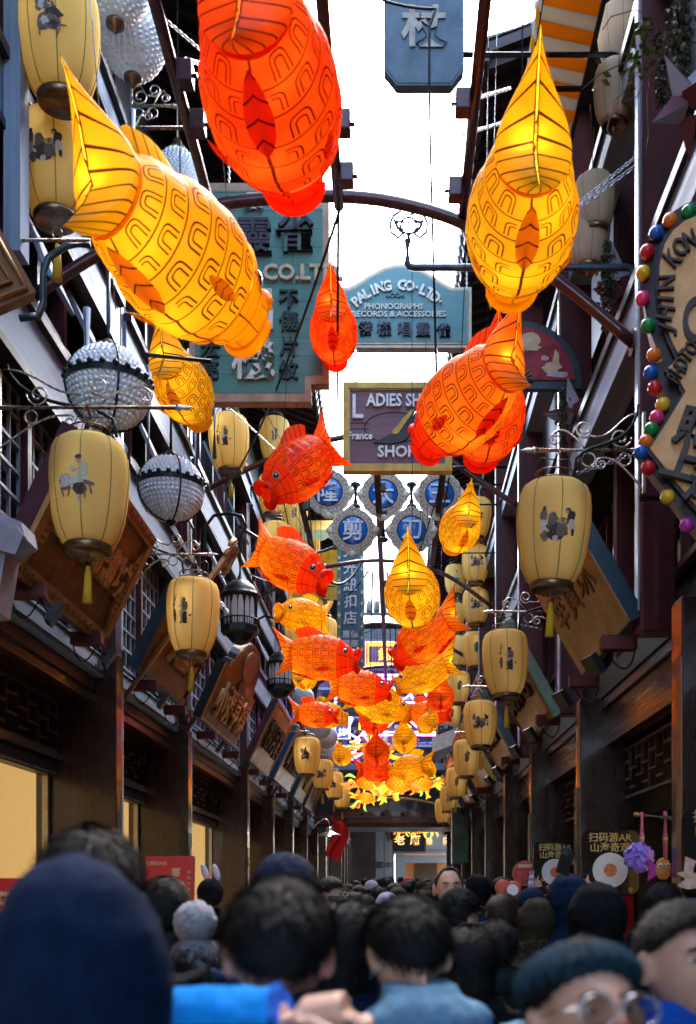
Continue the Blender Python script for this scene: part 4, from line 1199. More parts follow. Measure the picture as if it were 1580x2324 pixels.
long_pipe(-1.78, 7.32, 17.5, 36.0, 'rusty taped pipe running behind the wide tailed carp', 'pipe_rust', 0.06, ((19.5, 1),))
def cable(pts, r, label, mat='black_rubber', grp='loose cables over the alley'):
    pts = [Vector(p) for p in pts]
    o = thing('cable', label, 'cable', pts[0], group=grp)
    MB().tube([p - pts[0] for p in pts], r, 6).build('wire', mat, o, True)
    return o
cable(sag(px(868, 0, 9.0), px(990, 20, 9.0), 0.02) + bez(px(975, 60, 9.0), px(972, 300, 9.0), px(985, 560, 9.4), px(990, 850, 10.0), 14), 0.012, 'black cable hanging in front of the slate sign')
CL = 'thin black cable drooping between the pipe arches'
for a, b, d in ((px(770, 480, 8.5), px(510, 1110, 16), .3), (px(768, 480, 8.6), px(765, 960, 14), .1), (px(1020, 1085, 16.5), px(960, 1310, 23), .2), (px(1000, 1100, 17), px(870, 1420, 29), .4),
                (px(700, 1110, 18), px(720, 1330, 24), .2), (px(790, 1420, 29), px(850, 1600, 30), .1), (px(905, 1290, 24), px(890, 1560, 30), .3), (px(740, 1280, 23), px(560, 1300, 20), .3), (px(640, 1120, 18), px(690, 1330, 23), .1),
                (px(845, 1280, 23), px(715, 1345, 25), .45), (px(870, 1420, 29), px(730, 1440, 29), .15), (px(880, 1512, 34), px(980, 1540, 33), .2), (px(845, 1300, 24), px(838, 1700, 30), .1), (px(880, 1300, 24), px(893, 1600, 30), .1), (px(1050, 1560, 30), px(990, 1480, 30), .25)):
    cable(sag(a, b, d), 0.013, CL)
cable(sag(px(545, 1195, 15), px(760, 1240, 20), 0.25), 0.03, 'thick black hose slung below the blue medallions')
cable(sag(px(750, 1320, 22), px(820, 1275, 23), 0.22), 0.03, 'thick black hose looped in front of the vertical blue sign')
WL = 'thin steel wire stretched from a pipe to the wall'
for a, b in ((px(470, 0, 9), px(560, 900, 13)), (px(205, 0, 7), px(262, 700, 9)), (px(1110, 0, 9), px(1105, 430, 9)), (px(560, 860, 12), px(700, 1110, 16)), (px(640, 1110, 16), px(760, 1330, 22)), (px(770, 1320, 23), px(830, 1560, 28)), (px(1130, 0, 10), px(1120, 420, 10)), (px(600, 1300, 20), px(690, 1560, 27)), (px(1010, 1090, 17), px(1000, 1320, 23))):
    cable([a, a.lerp(b, .5), b], 0.005, WL, 'chrome', 'thin wires over the alley')

def chain(a, b, label, link_len=0.05, r=0.0042, mat='chrome'):
    a, b = Vector(a), Vector(b)
    o = thing('chain', label, 'chain', a, group='steel chains')
    d = b - a; n = max(3, int(d.length / (link_len * 0.72)))
    ax, s, u = frame_from(d)
    m = MB()
    for k in range(n):
        c = d * ((k + .5) / n)
        w = s if k % 2 else u
        m.tube([c + ax * (link_len / 2 * math.cos(t_)) + w * (link_len * 0.28 * math.sin(t_)) for t_ in [2 * PI * i / 8 for i in range(8)]], r, 5, True)
    stuff(m.build('links', mat, o, True))
    return o

# ------------------------------------------------------------------ hanging sign boards
def local(cx, cy, z):
    k = z / FP
    return lambda x, y: ((x - cx) * k, (cy - y) * k)
# big green record shop board
z = 11.5; L = local(590, 670, z)
o = thing('green_signboard', 'large green record shop signboard with carved Chinese characters and tan frame', 'sign', px(590, 670, z))
def notch(x0, x1, y0, y1, n, r=None):
    """rectangle (picture coords) with square notched corners"""
    pts = [(x0 + n, y1), (x1 - n, y1), (x1 - n, y1 - n), (x1, y1 - n), (x1, y0 + n), (x1 - n, y0 + n), (x1 - n, y0), (x0 + n, y0), (x0 + n, y0 + n), (x0, y0 + n), (x0, y1 - n), (x0 + n, y1 - n)]
    return pts
m = MB(); m.prism([L(*p) for p in notch(432, 747, 422, 916, 40)], -0.05, 0.10); fr = m.build('frame', 'sign_frame_tan', o)
m = MB(); m.prism([L(*p) for p in notch(445, 733, 440, 897, 40)], -0.056, -0.03); m.build('panel', 'sign_green', o)
m = MB(); m.prism([L(*p) for p in notch(440, 739, 432, 905, 40)], -0.075, -0.04)
for k in range(11):
    y = 445 + 41 * k
    a = L(446, y); b = L(732, y)
    bar('board_joint', 'letter_dark', o, a[0] + (0.2 if k in (0, 10) else 0), b[0] - (0.2 if k in (0, 10) else 0), -0.0575, -0.0565, a[1], a[1] + 0.004)
def put(chs, mat, size, depth=0.05, bold=0.012, y=-0.075, name='character', sx=1.0, LL=None, oo=None, shear=0):
    for c, x, yy in chs:
        a = (LL or L)(x, yy)
        glyph(name, c, size, mat, oo or o, a[0], y, a[1], depth, bold, sx, 0, shear)
put([('靈', 577, 548), ('雀', 670, 540), ('陽', 492, 555)], 'letter_purple', 0.46, 0.07, 0.006, sx=0.98)
put([('貝', 578, 470)], 'letter_cream', 0.20, 0.05)
put([('唱', 578, 712), ('機', 578, 822)], 'letter_cream', 0.50, 0.06, 0.008)
put([('不', 657, 688), ('傷', 657, 738), ('片', 657, 795), ('紋', 657, 848), ('音', 480, 745), ('宏', 480, 798), ('亮', 478, 848)], 'letter_dark', 0.23, 0.05, 0.003)
put([('PALING CO.LTD.', 602, 628)], 'letter_tan', 0.235, 0.05, 0.008, sx=1.0)
for x in (520, 690):
    p = px(x, 425, z); chain(p, p + Vector((0, 0, 1.4)), 'steel chain holding up the green signboard')

# arched teal sign
z = 16.0; L = local(908, 700, z)
o = thing('arched_signboard', 'teal arched record shop signboard with cream moulding', 'sign', px(908, 700, z))
def hump(x0, x1, yb, ysh, ypk, inset=0):
    pts = [(x0 + inset, yb - inset), (x1 - inset, yb - inset), (x1 - inset, ysh + inset)]
    c = (x0 + x1) / 2
    n = 24
    a, b = x1 - 42 - inset * 0.2, x0 + 42 + inset * 0.2
    pts.append((a + 12, ysh + inset))
    for k in range(n + 1):
        q = k / n
        x = a + (b - a) * q
        w = 0.5 - 0.5 * math.cos(2 * PI * q)
        pts.append((x, ysh + inset + (ypk - ysh) * w ** 0.62))
    pts += [(b - 12, ysh + inset), (x0 + inset, ysh + inset)]
    return pts
m = MB(); m.prism([L(*p) for p in hump(748, 1070, 792, 655, 602)], -0.04, 0.12); m.build('moulding', 'sign_cream', o)
m = MB(); m.prism([L(*p) for p in hump(748, 1070, 792, 655, 602, 7)], -0.055, -0.03); m.build('inner_moulding', 'plaque_tan', o)
m = MB(); m.prism([L(*p) for p in hump(748, 1070, 792, 655, 602, 11)], -0.062, -0.045); m.build('panel', 'sign_teal', o)
word = 'PALING CO.LTD.'
for k, c in enumerate(word):
    if c == ' ': continue
    q = (k + 0.5) / len(word)
    ang = R(58 - 116 * q)
    x = 904 - 118 * math.sin(ang); y = 740 - 92 * math.cos(ang) + 6
    a = L(x, y)
    glyph('letter', c, 0.215, 'letter_cream', o, a[0], -0.08, a[1], 0.04, 0.009, 0.95, -ang * 0.8)
put([('PHONOGRAPHS', 894, 702), ('RECORDS & ACCESSORIES', 906, 719)], 'sign_cream', 0.125, 0.03, 0.003, name='lettering', y=-0.075)
put([('發', 830, 752), ('機', 872, 752), ('唱', 918, 754), ('靈', 960, 755), ('雀', 1006, 756), ('行', 788, 752)], 'letter_purple', 0.235, 0.05, 0.003)
sc = MB()
for s_ in (1, -1):
    a = L(897, 679)
    sc.tube([(a[0] + s_ * x, -0.075, a[1] + zz) for x, zz in [(0, 0), (.05, -.02), (.09, .01), (.12, -.02), (.14, 0), (.12, .02)]], 0.008, 5)
    sc.tube([(a[0] + s_ * x, -0.075, a[1] + zz) for x, zz in [(0, .01), (.03, .05), (.06, .03)]], 0.008, 5)
sc.build('flourish', 'letter_dark', o, True)
for x in (785, 1060):
    p = px(x, 655, z); chain(p, p + Vector((0, 0, 2.2)), 'steel chain holding up the arched teal sign')
for x in (808, 992):
    p = px(x, 792, 15.0); q = px(x, 873, 14.0); chain(p, q, 'steel chain between the teal sign and the ladies shoe sign')

# ladies shoe shop sign
z = 14.0; L = local(902, 972, z)
o = thing('shoe_shop_sign', 'plum coloured ladies shoe shop sign in a yellow frame', 'sign', px(902, 972, z))
def rectp(x0, x1, y0, y1): return [(x0, y1), (x1, y1), (x1, y0), (x0, y0)]
m = MB(); m.prism([L(*p) for p in rectp(790, 1014, 884, 1062)], -0.02, 0.06); m.build('panel', 'sign_plum', o)
for (a, b, c, d) in ((779, 1026, 872, 886), (779, 1026, 1058, 1073), (779, 793, 886, 1058), (1012, 1026, 886, 1058)):
    m = MB(); m.prism([L(*p) for p in rectp(a, b, c, d)], -0.07, 0.08); m.build('frame_rail', 'frame_yellow', o)
for (a, b, c, d) in ((792, 1013, 885.5, 888), (792, 1013, 1055, 1057.5), (792, 795, 888, 1055), (1010, 1013, 888, 1055)):
    m = MB(); m.prism([L(*p) for p in rectp(a, b, c, d)], -0.045, 0.0); m.build('inner_bead', 'letter_tan', o)
put([('L', 813, 926)], 'letter_white', 0.46, 0.04, 0.005, y=-0.045, name='letter', sx=0.75)
put([('ADIES SHOES', 921, 912)], 'letter_white', 0.235, 0.04, 0.006, y=-0.045, name='lettering', sx=0.78)
put([('SHOP', 900, 1028)], 'letter_white', 0.215, 0.04, 0.005, y=-0.045, name='lettering', sx=0.95)
put([('France', 818, 992)], 'letter_white', 0.14, 0.03, 0.004, y=-0.04, name='lettering', sx=0.9)
m = MB(); m.tube([(L(895, 972)[0] + 0.41 * math.cos(k * PI / 16), -0.022, L(895, 972)[1] + 0.21 * math.sin(k * PI / 16)) for k in range(32)], 0.008, 5, True); m.build('oval_line', 'letter_dark', o, True)
for yy in (962, 975):
    a, b = L(792, yy), L(838, yy); bar('scored_line', 'letter_dark', o, a[0], b[0], -0.026, -0.02, a[1] - .005, a[1] + .005)
sh = [(848, 1008), (868, 998), (888, 988), (900, 975), (918, 952), (938, 930), (950, 938), (944, 960), (934, 975), (926, 996), (912, 1006), (885, 1010)]
m = MB(); m.prism([L(*p) for p in sh], -0.05, -0.02); m.build('carved_shoe', 'shoe_black', o)
sh = [(892, 990), (890, 982), (897, 976), (918, 950), (936, 932), (940, 936), (922, 962), (903, 988)]
m = MB(); m.prism([L(*p) for p in sh], -0.062, -0.04); m.build('shoe_lining', 'frame_yellow', o)

# five round blue scissors-shop medallions
z = 20.0
mtop = [(745, 1117, '隆'), (870, 1122, '大'), (998, 1122, '王'), (801, 1204, '剪'), (934, 1204, '刀')]
wh = {'隆': 'between the red carp and the rusty pipe', '大': 'in the middle of the upper row', '王': 'on the rusty pipe at the end of the upper row', '剪': 'above the vertical blue sign', '刀': 'in the lower row above the yellow carp'}
for cx, cy, c in mtop:
    o = thing('medallion_sign', 'round blue enamel medallion ' + wh[c], 'sign', px(cx, cy, z), group='scissors shop medallions')
    m = MB()
    n = 64; k = z / FP
    out = []
    for i in range(n):
        a = 2 * PI * i / n
        rr = 50 + 6.5 * max(0, math.cos(4 * a)) ** 2 + 2.0 * abs(math.sin(8 * a))
        out.append((rr * k * math.cos(a), rr * k * math.sin(a)))
    m.prism(out, 0.0, 0.09); m.build('backing', 'medal_stone', o)
    MB().ring(35.5 * k, 49 * k, -0.015, 0.0, 40).build('border_band', 'medal_stone', o)
    key = MB()
    for i in range(26):
        a = 2 * PI * i / 26
        mt = Matrix.Rotation(-a, 4, 'Y') @ Matrix.Translation((42 * k, 0, 0))
        w = 5.2 * k
        for (x0, x1, z0, z1) in ((-w, w, -w, -w * .72), (w * .72, w, -w * .72, w), (-w, w * .72, w * .72, w), (-w, -w * .72, -w * .3, w * .72), (-w * .72, w * .3, -w * .3, -w * .02)):
            key.box(x0, x1, -0.024, -0.012, z0, z1, mt)
    key.build('key_fret', 'medal_key', o)
    MB().ring(34 * k, 36 * k, -0.03, 0.0, 40).build('gilt_ring', 'carved_gold', o)
    MB().lathe([(0.0, 0.05), (20 * k, 0.042), (30 * k, 0.022), (34 * k, 0.0)], 36, Matrix.Rotation(R(90), 4, 'X')).build('enamel_disc', 'enamel_blue', o, True)
    glyph('character', c, 0.44, 'letter_white', o, 0, -0.066, 0, 0.015, 0.004)
    for a in (45, 135, 225, 315):
        pass
    for i in range(4):
        a = PI / 2 * i
        MB().ball((53 * k * math.cos(a), -0.01, 53 * k * math.sin(a)), 8 * k, 8, 6, (1, 0.5, 1)).build('shell_boss', 'medal_stone', o, True)
st = thing('medallion_rail', 'steel posts linking the round blue medallions', 'frame', px(870, 1160, z + 0.05))
for x in (807, 934, 870):
    a, b = px(x, 1100 if x != 870 else 1165, z + 0.05), px(x, 1150 if x != 870 else 1225, z + 0.05)
    MB().tube([a - st.location, b - st.location], 0.07, 8).build('post', 'steel_blue', st, True)
    for e in (a, b): MB().ball(e - st.location, 0.11, 8, 6, (1, 1, .5)).build('collar', 'steel_blue', st, True)

# slate sign with one carved character
z = 9.5; L = local(962, 60, z)
o = thing('slate_signboard', 'blue grey hanging signboard with one carved character', 'sign', px(962, 60, z))
out = [(900, 203), (890, 190), (872, 168), (872, -150), (1052, -150), (1052, 168), (1034, 190), (1024, 203)]
m = MB(); m.prism([L(*p) for p in out][::-1][::-1], -0.05, 0.05); m.build('board', 'sign_slate', o)
out = [(902, 198), (893, 186), (876, 164), (876, -146), (1048, -146), (1048, 164), (1031, 186), (1022, 198)]
m = MB(); m.prism([L(*p) for p in out], -0.056, -0.045); m.build('face', 'sign_slate', o)
put([('杖', 962, 72)], 'slate_letter', 0.40, 0.02, 0.011, y=-0.062, sx=1.05)
put([('拐', 962, -60)], 'slate_letter', 0.40, 0.02, 0.011, y=-0.062, sx=1.05)
def steel(pts, r, label, mat='steel_blue', cat='pipe', name='bracket_pipe', grp=None):
    pts = [Vector(p) for p in pts]
    q = thing(name, label, cat, pts[0], group=grp)
    MB().tube([p - pts[0] for p in pts], r, 8).build('pipe', mat, q, True)
    return q
steel([px(1052, 124, z), px(1444, 124, z)], 0.025, 'steel arm carrying the slate sign from the maroon post')
o = steel([px(925, 545, 9.3), px(925, 598, 9.3), px(930, 605, 9.3), px(940, 607, 9.3), px(1425, 607, 9.3), px(1435, 612, 9.3), px(1438, 625, 9.3), px(1438, 765, 9.3)], 0.032, 'bent steel pipe bracket topped by a round openwork emblem')
e = MB(); c = px(928, 512, 9.3) - o.location
e.tube([c + Vector((0.075 * math.cos(a), 0, 0.075 * math.sin(a))) for a in [2 * PI * k / 20 for k in range(20)]], 0.010, 5, True)
for s_ in (1, -1):
    e.tube([c + Vector((s_ * x, 0, zz)) for x, zz in [(0.02, .10), (.08, .13), (.14, .09), (.17, .02), (.16, -.06), (.10, -.11), (.05, -.07), (.09, -.04)]], 0.012, 6)
    e.tube([c + Vector((s_ * x, 0, zz)) for x, zz in [(0.05, .05), (.10, .03), (.13, 0.05), (.10, -.02), (.06, -.04)]], 0.014, 6)
for zz in (-0.03, 0.0, 0.03):
    e.tube([c + Vector((-0.065, 0, zz)), c + Vector((0.065, 0, zz))], 0.008, 5)
e.tube([c + Vector((0, 0, -0.07)), c + Vector((0, 0, -0.15))], 0.026, 6)
e.build('emblem', 'steel_blue', o, True)

# folding-fan sign
z = 12.0; L = local(1180, 868, z); k = z / FP
o = thing('fan_sign', 'red folding fan sign with painted pavilions and a dark rim', 'sign', px(1180, 868, z))
def half(r, a0=0, a1=180, n=30, yb=0): return [(r * math.cos(R(a0 + (a1 - a0) * i / n)), r * math.sin(R(a0 + (a1 - a0) * i / n))) for i in range(n + 1)]
m = MB(); m.prism([( -140 * k, -14 * k), (140 * k, -14 * k)] + half(140 * k), 0.0, 0.09); m.build('rim', 'steel_blue', o)
m = MB(); m.prism([(-126 * k, 4 * k), (126 * k, 4 * k)] + half(124 * k, 2, 178), -0.02, 0.0); m.build('fan_leaf', 'fan_red', o)
m = MB(); m.prism([(-30 * k, 0), (30 * k, 0)] + half(30 * k, 2, 178, 14), -0.03, 0.0); m.build('fan_hub', 'black_iron', o)
for i in range(9):
    a = R(12 + 19.5 * i); s_ = MB()
    s_.tube([(8 * k * math.cos(a), -0.034, 8 * k * math.sin(a) + 2 * k), (29 * k * math.cos(a), -0.034, 29 * k * math.sin(a) + 2 * k)], 0.006, 5); s_.build('fan_stick', 'sign_cream', o)
rf = random.Random(5)
for (x, y, w, h, mt) in ((1203, 778, 30, 20, 'fan_cream'), (1196, 790, 44, 10, 'fan_cream'), (1252, 836, 26, 12, 'fan_cream'), (1262, 820, 10, 26, 'fan_cream'), (1235, 815, 12, 6, 'fan_pink'), (1265, 852, 34, 7, 'fan_pink'), (1172, 815, 14, 8, 'fan_pink'), (1150, 790, 20, 22, 'fan_cream'), (1190, 770, 14, 6, 'fan_pink')):
    m = MB(); a = L(x, y)
    out = []
    for i in range(14):
        t_ = 2 * PI * i / 14; q = rf.uniform(0.75, 1.15)
        out.append((a[0] + w * k * q * 0.5 * math.cos(t_) * 1.6, a[1] + h * k * q * math.sin(t_)))
    m.prism(out, -0.025 - rf.uniform(0, .002), -0.019); m.build('painted_scene', mt, o)
steel([px(1180, 676, z), px(1180, 742, z)], 0.03, 'steel drop rod above the fan sign')
o.location = o.location

# vertical blue button-shop sign
z = 24.0; L = local(795, 1440, z)
o = thing('vertical_shop_sign', 'tall vertical blue shop sign with green studded borders', 'sign', px(795, 1440, z))
m = MB(); m.prism([L(*p) for p in rectp(765, 826, 1225, 1625)], 0.0, 0.10); m.build('border', 'vert_green', o)
m = MB(); m.prism([L(*p) for p in rectp(775, 816, 1227, 1618)], -0.03, 0.0); m.build('panel', 'vert_blue', o)
put([('貝', 794, 1252), ('光', 795, 1290), ('紐', 795, 1328), ('扣', 795, 1365), ('店', 795, 1403)], 'letter_white', 0.33, 0.03, 0.004, y=-0.05)
put([('價', 805, 1440), ('廉', 805, 1461), ('物', 805, 1482), ('美', 805, 1503), ('惠', 786, 1440), ('顧', 786, 1461), ('請', 786, 1482), ('來', 786, 1503), ('歡', 786, 1530), ('迎', 805, 1530)], 'letter_white', 0.185, 0.02, 0.002, y=-0.045)
for i in range(15):
    for x in (770, 821):
        a = L(x, 1240 + 26 * i)
        q = MB(); s_ = 0.045 if i % 3 else 0.06
        q.prism([(a[0], a[1] - s_), (a[0] + s_ * .7, a[1]), (a[0], a[1] + s_), (a[0] - s_ * .7, a[1])], -0.02, 0.0); q.build('border_stud', 'medal_stone', o)

# ------------------------------------------------------------------ tilted plaques over the shop fronts
def plaque(side, y0, y1, zb, hgt, lean, face, trim, edge, chars, cmat, label, style='frame', csize=None, wallx=None, cut=None):
    X = wallx if wallx is not None else (XL + 0.08 if side < 0 else XR - 0.06)
    o = thing('shop_plaque', label, 'sign', (X, (y0 + y1) / 2, zb), (R(lean), 0, R(90 if side < 0 else -90)), 'tilted shop plaques')
    w = (y1 - y0) / 2
    T = 0.13
    if style == 'crest':
        out = [(-w, 0), (w, 0), (w, hgt * 0.66), (w * 0.80, hgt * 0.66), (w * 0.78, hgt * 0.74)] + [(w * 0.70 * math.cos(R(a)), hgt * 0.76 + hgt * 0.34 * math.sin(R(a))) for a in range(0, 181, 12)] + [(-w * 0.78, hgt * 0.74), (-w * 0.80, hgt * 0.66), (-w, hgt * 0.66)]
        m = MB(); m.prism(out, 0.0, T); m.build('board', edge, o)
        m = MB(); m.prism([(x * 0.985, 0.012 + z_ * 0.985) for x, z_ in out], -0.012, 0.0); m.build('rim', trim, o)
        m = MB(); m.prism([(x * 0.94, 0.05 + z_ * 0.94) for x, z_ in out], -0.02, -0.012); m.build('face', face, o)
        m = MB(); m.prism([(w * 0.34 * math.cos(R(a)), hgt * 0.86 + hgt * 0.17 * math.sin(R(a))) for a in range(0, 360, 20)], -0.045, -0.02); m.build('oval_portrait', 'plaque_tan', o)
        m = MB(); m.prism([(w * 0.18 * math.cos(R(a)), hgt * 0.60 + hgt * 0.07 * math.sin(R(a)) * (1 + .3 * math.cos(R(3 * a)))) for a in range(0, 360, 20)], -0.045, -0.02); m.build('carved_boss', 'carved_dark', o)
        rows = hgt * 0.32
    else:
        m = MB(); m.box(-w, w, 0.0, T, 0, hgt); m.build('board', edge, o)
        m = MB(); m.box(-w + .01, w - .01, -0.012, 0.0, 0.01, hgt - .01); m.build('face', face, o)
        rows = hgt * 0.52
        if style == 'fret':
            fw = 0.13
            for (a, b, c, d) in ((-w + .005, w - .005, 0.005, fw), (-w + .005, w - .005, hgt - fw, hgt - .005), (-w + .005, -w + fw, fw, hgt - fw), (w - fw, w - .005, fw, hgt - fw)):
                bar('fret_border', trim, o, a, b, -0.05, -0.012, c, d)
            n = int(2 * w / 0.085)
            for zz in (0.065, hgt - 0.065):
                for i in range(n):
                    x = -w + 2 * w * (i + .5) / n
                    bar('fret_block', 'plaque_gold_dark', o, x - .030, x + .018, -0.056, -0.05, zz - .035, zz + (.035 if i % 2 else .01))
            for sx in (-1, 1):
                cp = MB()
                out = [(sx * (w - fw), hgt * q) for q in (0.16, 0.84)] + [(sx * (w - fw - 0.16 * math.sin(PI * q) - 0.03 * math.sin(3 * PI * q)), hgt * (0.84 - 0.68 * q)) for q in [i / 12 for i in range(1, 12)]]
                if sx < 0: out = out[::-1]
                cp.prism(out, -0.042, -0.012); cp.build('carved_spandrel', trim, o)
                for i in range(10):
                    bar('spandrel_flute', 'plaque_gold_dark', o, sx * (w - fw - 0.10), sx * (w - fw), -0.048, -0.042, hgt * (0.25 + 0.05 * i), hgt * (0.25 + 0.05 * i) + 0.022)
        elif style == 'frame':
            fw = 0.05
            for (a, b, c, d) in ((-w + .003, w - .003, 0.003, fw * 2), (-w + .003, w - .003, hgt - fw, hgt - .003), (-w + .003, -w + fw, fw * 2, hgt - fw), (w - fw, w - .003, fw * 2, hgt - fw)):
                bar('moulding', trim, o, a, b, -0.034, -0.012, c, d)
            bar('moulding_line', face, o, -w + .06, w - .06, -0.037, -0.034, .035, .05)
            bar('moulding_line', face, o, -w + .06, w - .06, -0.037, -0.034, .062, .076)
    n = len(chars)
    cs = csize or min(hgt * 0.5, 1.55 * w / max(n, 1))
    for i, c in enumerate(chars):
        x = (i - (n - 1) / 2) * (1.62 * w / max(n, 1))
        glyph('character', c, cs, cmat, o, x, -0.045 if style != 'inlay' else -0.02, rows, 0.05 if style != 'inlay' else 0.012, 0.010 if style != 'inlay' else 0.0)
    return o
GP = 0
plaque(-1, 7.85, 10.3, 4.08, 1.22, 26, 'plaque_gold_dark', 'plaque_trim', 'paint_purple', '雲霞錦繡坊', 'carved_gold', 'large gilt shop plaque with fretwork border behind the yellow lantern', 'fret')
plaque(-1, 11.8, 14.2, 4.16, 1.05, 26, 'plaque_gold_dark', 'plaque_gold_dark', 'paint_navy', '御人閣坊', 'carved_gold', 'brown gilt shop plaque with navy edge behind a yellow lantern', 'frame')
plaque(-1, 15.6, 18.9, 4.22, 1.45, 24, 'plaque_gold_dark', 'plaque_trim', 'black_iron', '小張亨得', 'carved_gold', 'brown shop plaque with arched crest and oval portrait', 'crest')
plaque(-1, 20.8, 23.8, 4.22, 1.35, 26, 'plaque_gold', 'plaque_trim', 'paint_purple', '松月樓', 'carved_dark', 'reddish shop plaque with dark carved script beside the crested one', 'frame')
plaque(-1, 25.0, 28.6, 4.30, 1.40, 26, 'plaque_tan', 'plaque_tan', 'paint_blue', '寧波湯團', 'carved_dark', 'tan shop plaque with a bright blue edge', 'frame')
plaque(-1, 30.0, 32.6, 4.30, 1.20, 24, 'plaque_tan', 'sign_cream', 'paint_navy', '回', 'carved_dark', 'small tan plaque with one square seal', 'frame')
plaque(-1, 33.6, 36.8, 4.30, 1.25, 24, 'plaque_gold_dark', 'plaque_trim', 'paint_purple', '春風', 'carved_gold', 'farthest gilt plaque on the side of the gooseneck lamps', 'frame')
plaque(1, 8.35, 10.5, 3.82, 1.30, 30, 'plaque_tan', 'plaque_tan', 'paint_navy', '華寶珠', 'plaque_gold_dark', 'big smooth gilt plaque with incised script and navy edge', 'inlay', 0.56)
plaque(1, 12.35, 14.6, 3.70, 1.30, 29, 'plaque_tan', 'plaque_gold_dark', 'paint_sage', '真茶老', 'carved_dark', 'gilt plaque with sage green edge and raised script', 'frame')
plaque(1, 16.4, 18.5, 3.72, 1.25, 29, 'plaque_tan', 'plaque_tan', 'steel_blue', '小籠館', 'carved_dark', 'gilt plaque with black raised script and slate edge', 'frame')
plaque(1, 20.3, 23.2, 3.75, 1.30, 29, 'plaque_gold', 'plaque_trim', 'frame_yellow', '天裕樓', 'plaque_tan', 'pale gilt plaque with a yellow edge', 'inlay')
plaque(1, 24.3, 27.0, 3.75, 1.25, 29, 'plaque_tan', 'plaque_gold_dark', 'black_iron', '南翔', 'carved_dark', 'gilt plaque with heavy black script farther down the maroon side', 'frame')
plaque(1, 28.4, 31.0, 3.75, 1.20, 29, 'plaque_gold', 'plaque_trim', 'paint_navy', '古玩', 'carved_dark', 'last gilt plaque before the dark green box sign', 'frame')
for (a, b, lab) in ((px(100, 1050, 8.4) , px(152, 1010, 8.2), 'chain tying the fretwork plaque to the wall'), (px(478, 1335, 12.4), px(520, 1390, 12.2), 'chain tying the navy edged plaque to the wall'), (px(1445, 1030, 8.6), px(1300, 1078, 8.5), 'chain tying the smooth gilt plaque to its post'), (px(1230, 1428, 12.5), px(1180, 1418, 12.4), 'chain tying the sage edged plaque to its post'), (px(1445, 355, 8.4), px(1305, 468, 8.6), 'twin chain running from the maroon post to the cream lanterns'), (px(1448, 372, 8.4), px(1308, 476, 8.6), 'lower of the twin chains from the maroon post'), (px(370, 40, 8.0), px(480, 135, 8.6), 'chain behind the sloping maroon pipe'), (px(420, 135, 8.0), px(480, 150, 8.6), 'short chain behind the sloping maroon pipe'), (px(1060, 230, 9), px(1160, 200, 10.5), 'chain running to the striped awning'), (px(1050, 305, 9), px(1140, 280, 10.5), 'lower chain running to the striped awning'), (px(505, 912, 13), px(640, 1035, 16), 'chain slung below the green signboard')):
    chain(a, b, lab)

# floodlights on arms under the plaques
def flood(side, y, zz, X, label):
    o = thing('floodlight', label, 'lamp', (X, y, zz), group='floodlights under the plaques')
    s = -side
    bevel_box('arm', 'star_maroon', o, 0 if s > 0 else -0.30, 0.30 if s > 0 else 0, -0.06, 0.06, -0.06, 0.06, 0.008)
    MB().tube([(s * .25, 0, -.06), (s * .30, 0.02, -.16)], 0.012, 6).build('stem', 'black_iron', o)
    h = bar('lamp_head', 'black_iron', o, -.03, .03, -.11, .11, -.09, .09); h.location = (s * .36, 0.02, -.18); h.rotation_euler = (0, R(35 * s), R(14))
    MB().tube(bez((s * .25, 0, -.05), (s * .1, .1, -.3), (0, .1, -.2), (-s * .02, .1, 0), 8), 0.008, 5).build('lead', 'black_rubber', o, True)
FL = ['black floodlight under the ' + a for a in ('fretwork plaque beside the corbel', 'fretwork plaque beside the lacquered pier', 'navy edged plaque beside the fretwork one', 'navy edged plaque beside the crested one', 'crested plaque beside the navy edged one', 'crested plaque beside the reddish one', 'reddish plaque beside the crested one', 'reddish plaque beside the blue edged one', 'blue edged plaque', 'small plaque with one square seal')]
for y in (8.3, 9.9, 12.2, 13.9, 16.2, 18.6, 21.4, 23.6, 27.0, 31.0):
    flood(-1, y, 4.05, XL - 0.08, FL.pop(0))
FR = ['black floodlight under the ' + a for a in ('smooth gilt plaque beside the boxed post', 'smooth gilt plaque beside the sage edged one', 'sage edged plaque beside the smooth gilt one', 'sage edged plaque beside the slate edged one', 'slate edged plaque beside the sage edged one', 'slate edged plaque beside the yellow edged one', 'pale gilt plaque with a yellow edge', 'gilt plaque with heavy black script')]
for y in (8.7, 10.3, 12.7, 14.3, 16.8, 18.3, 22.0, 26.0):
    flood(1, y, 3.72, XR + 0.06, FR.pop(0))
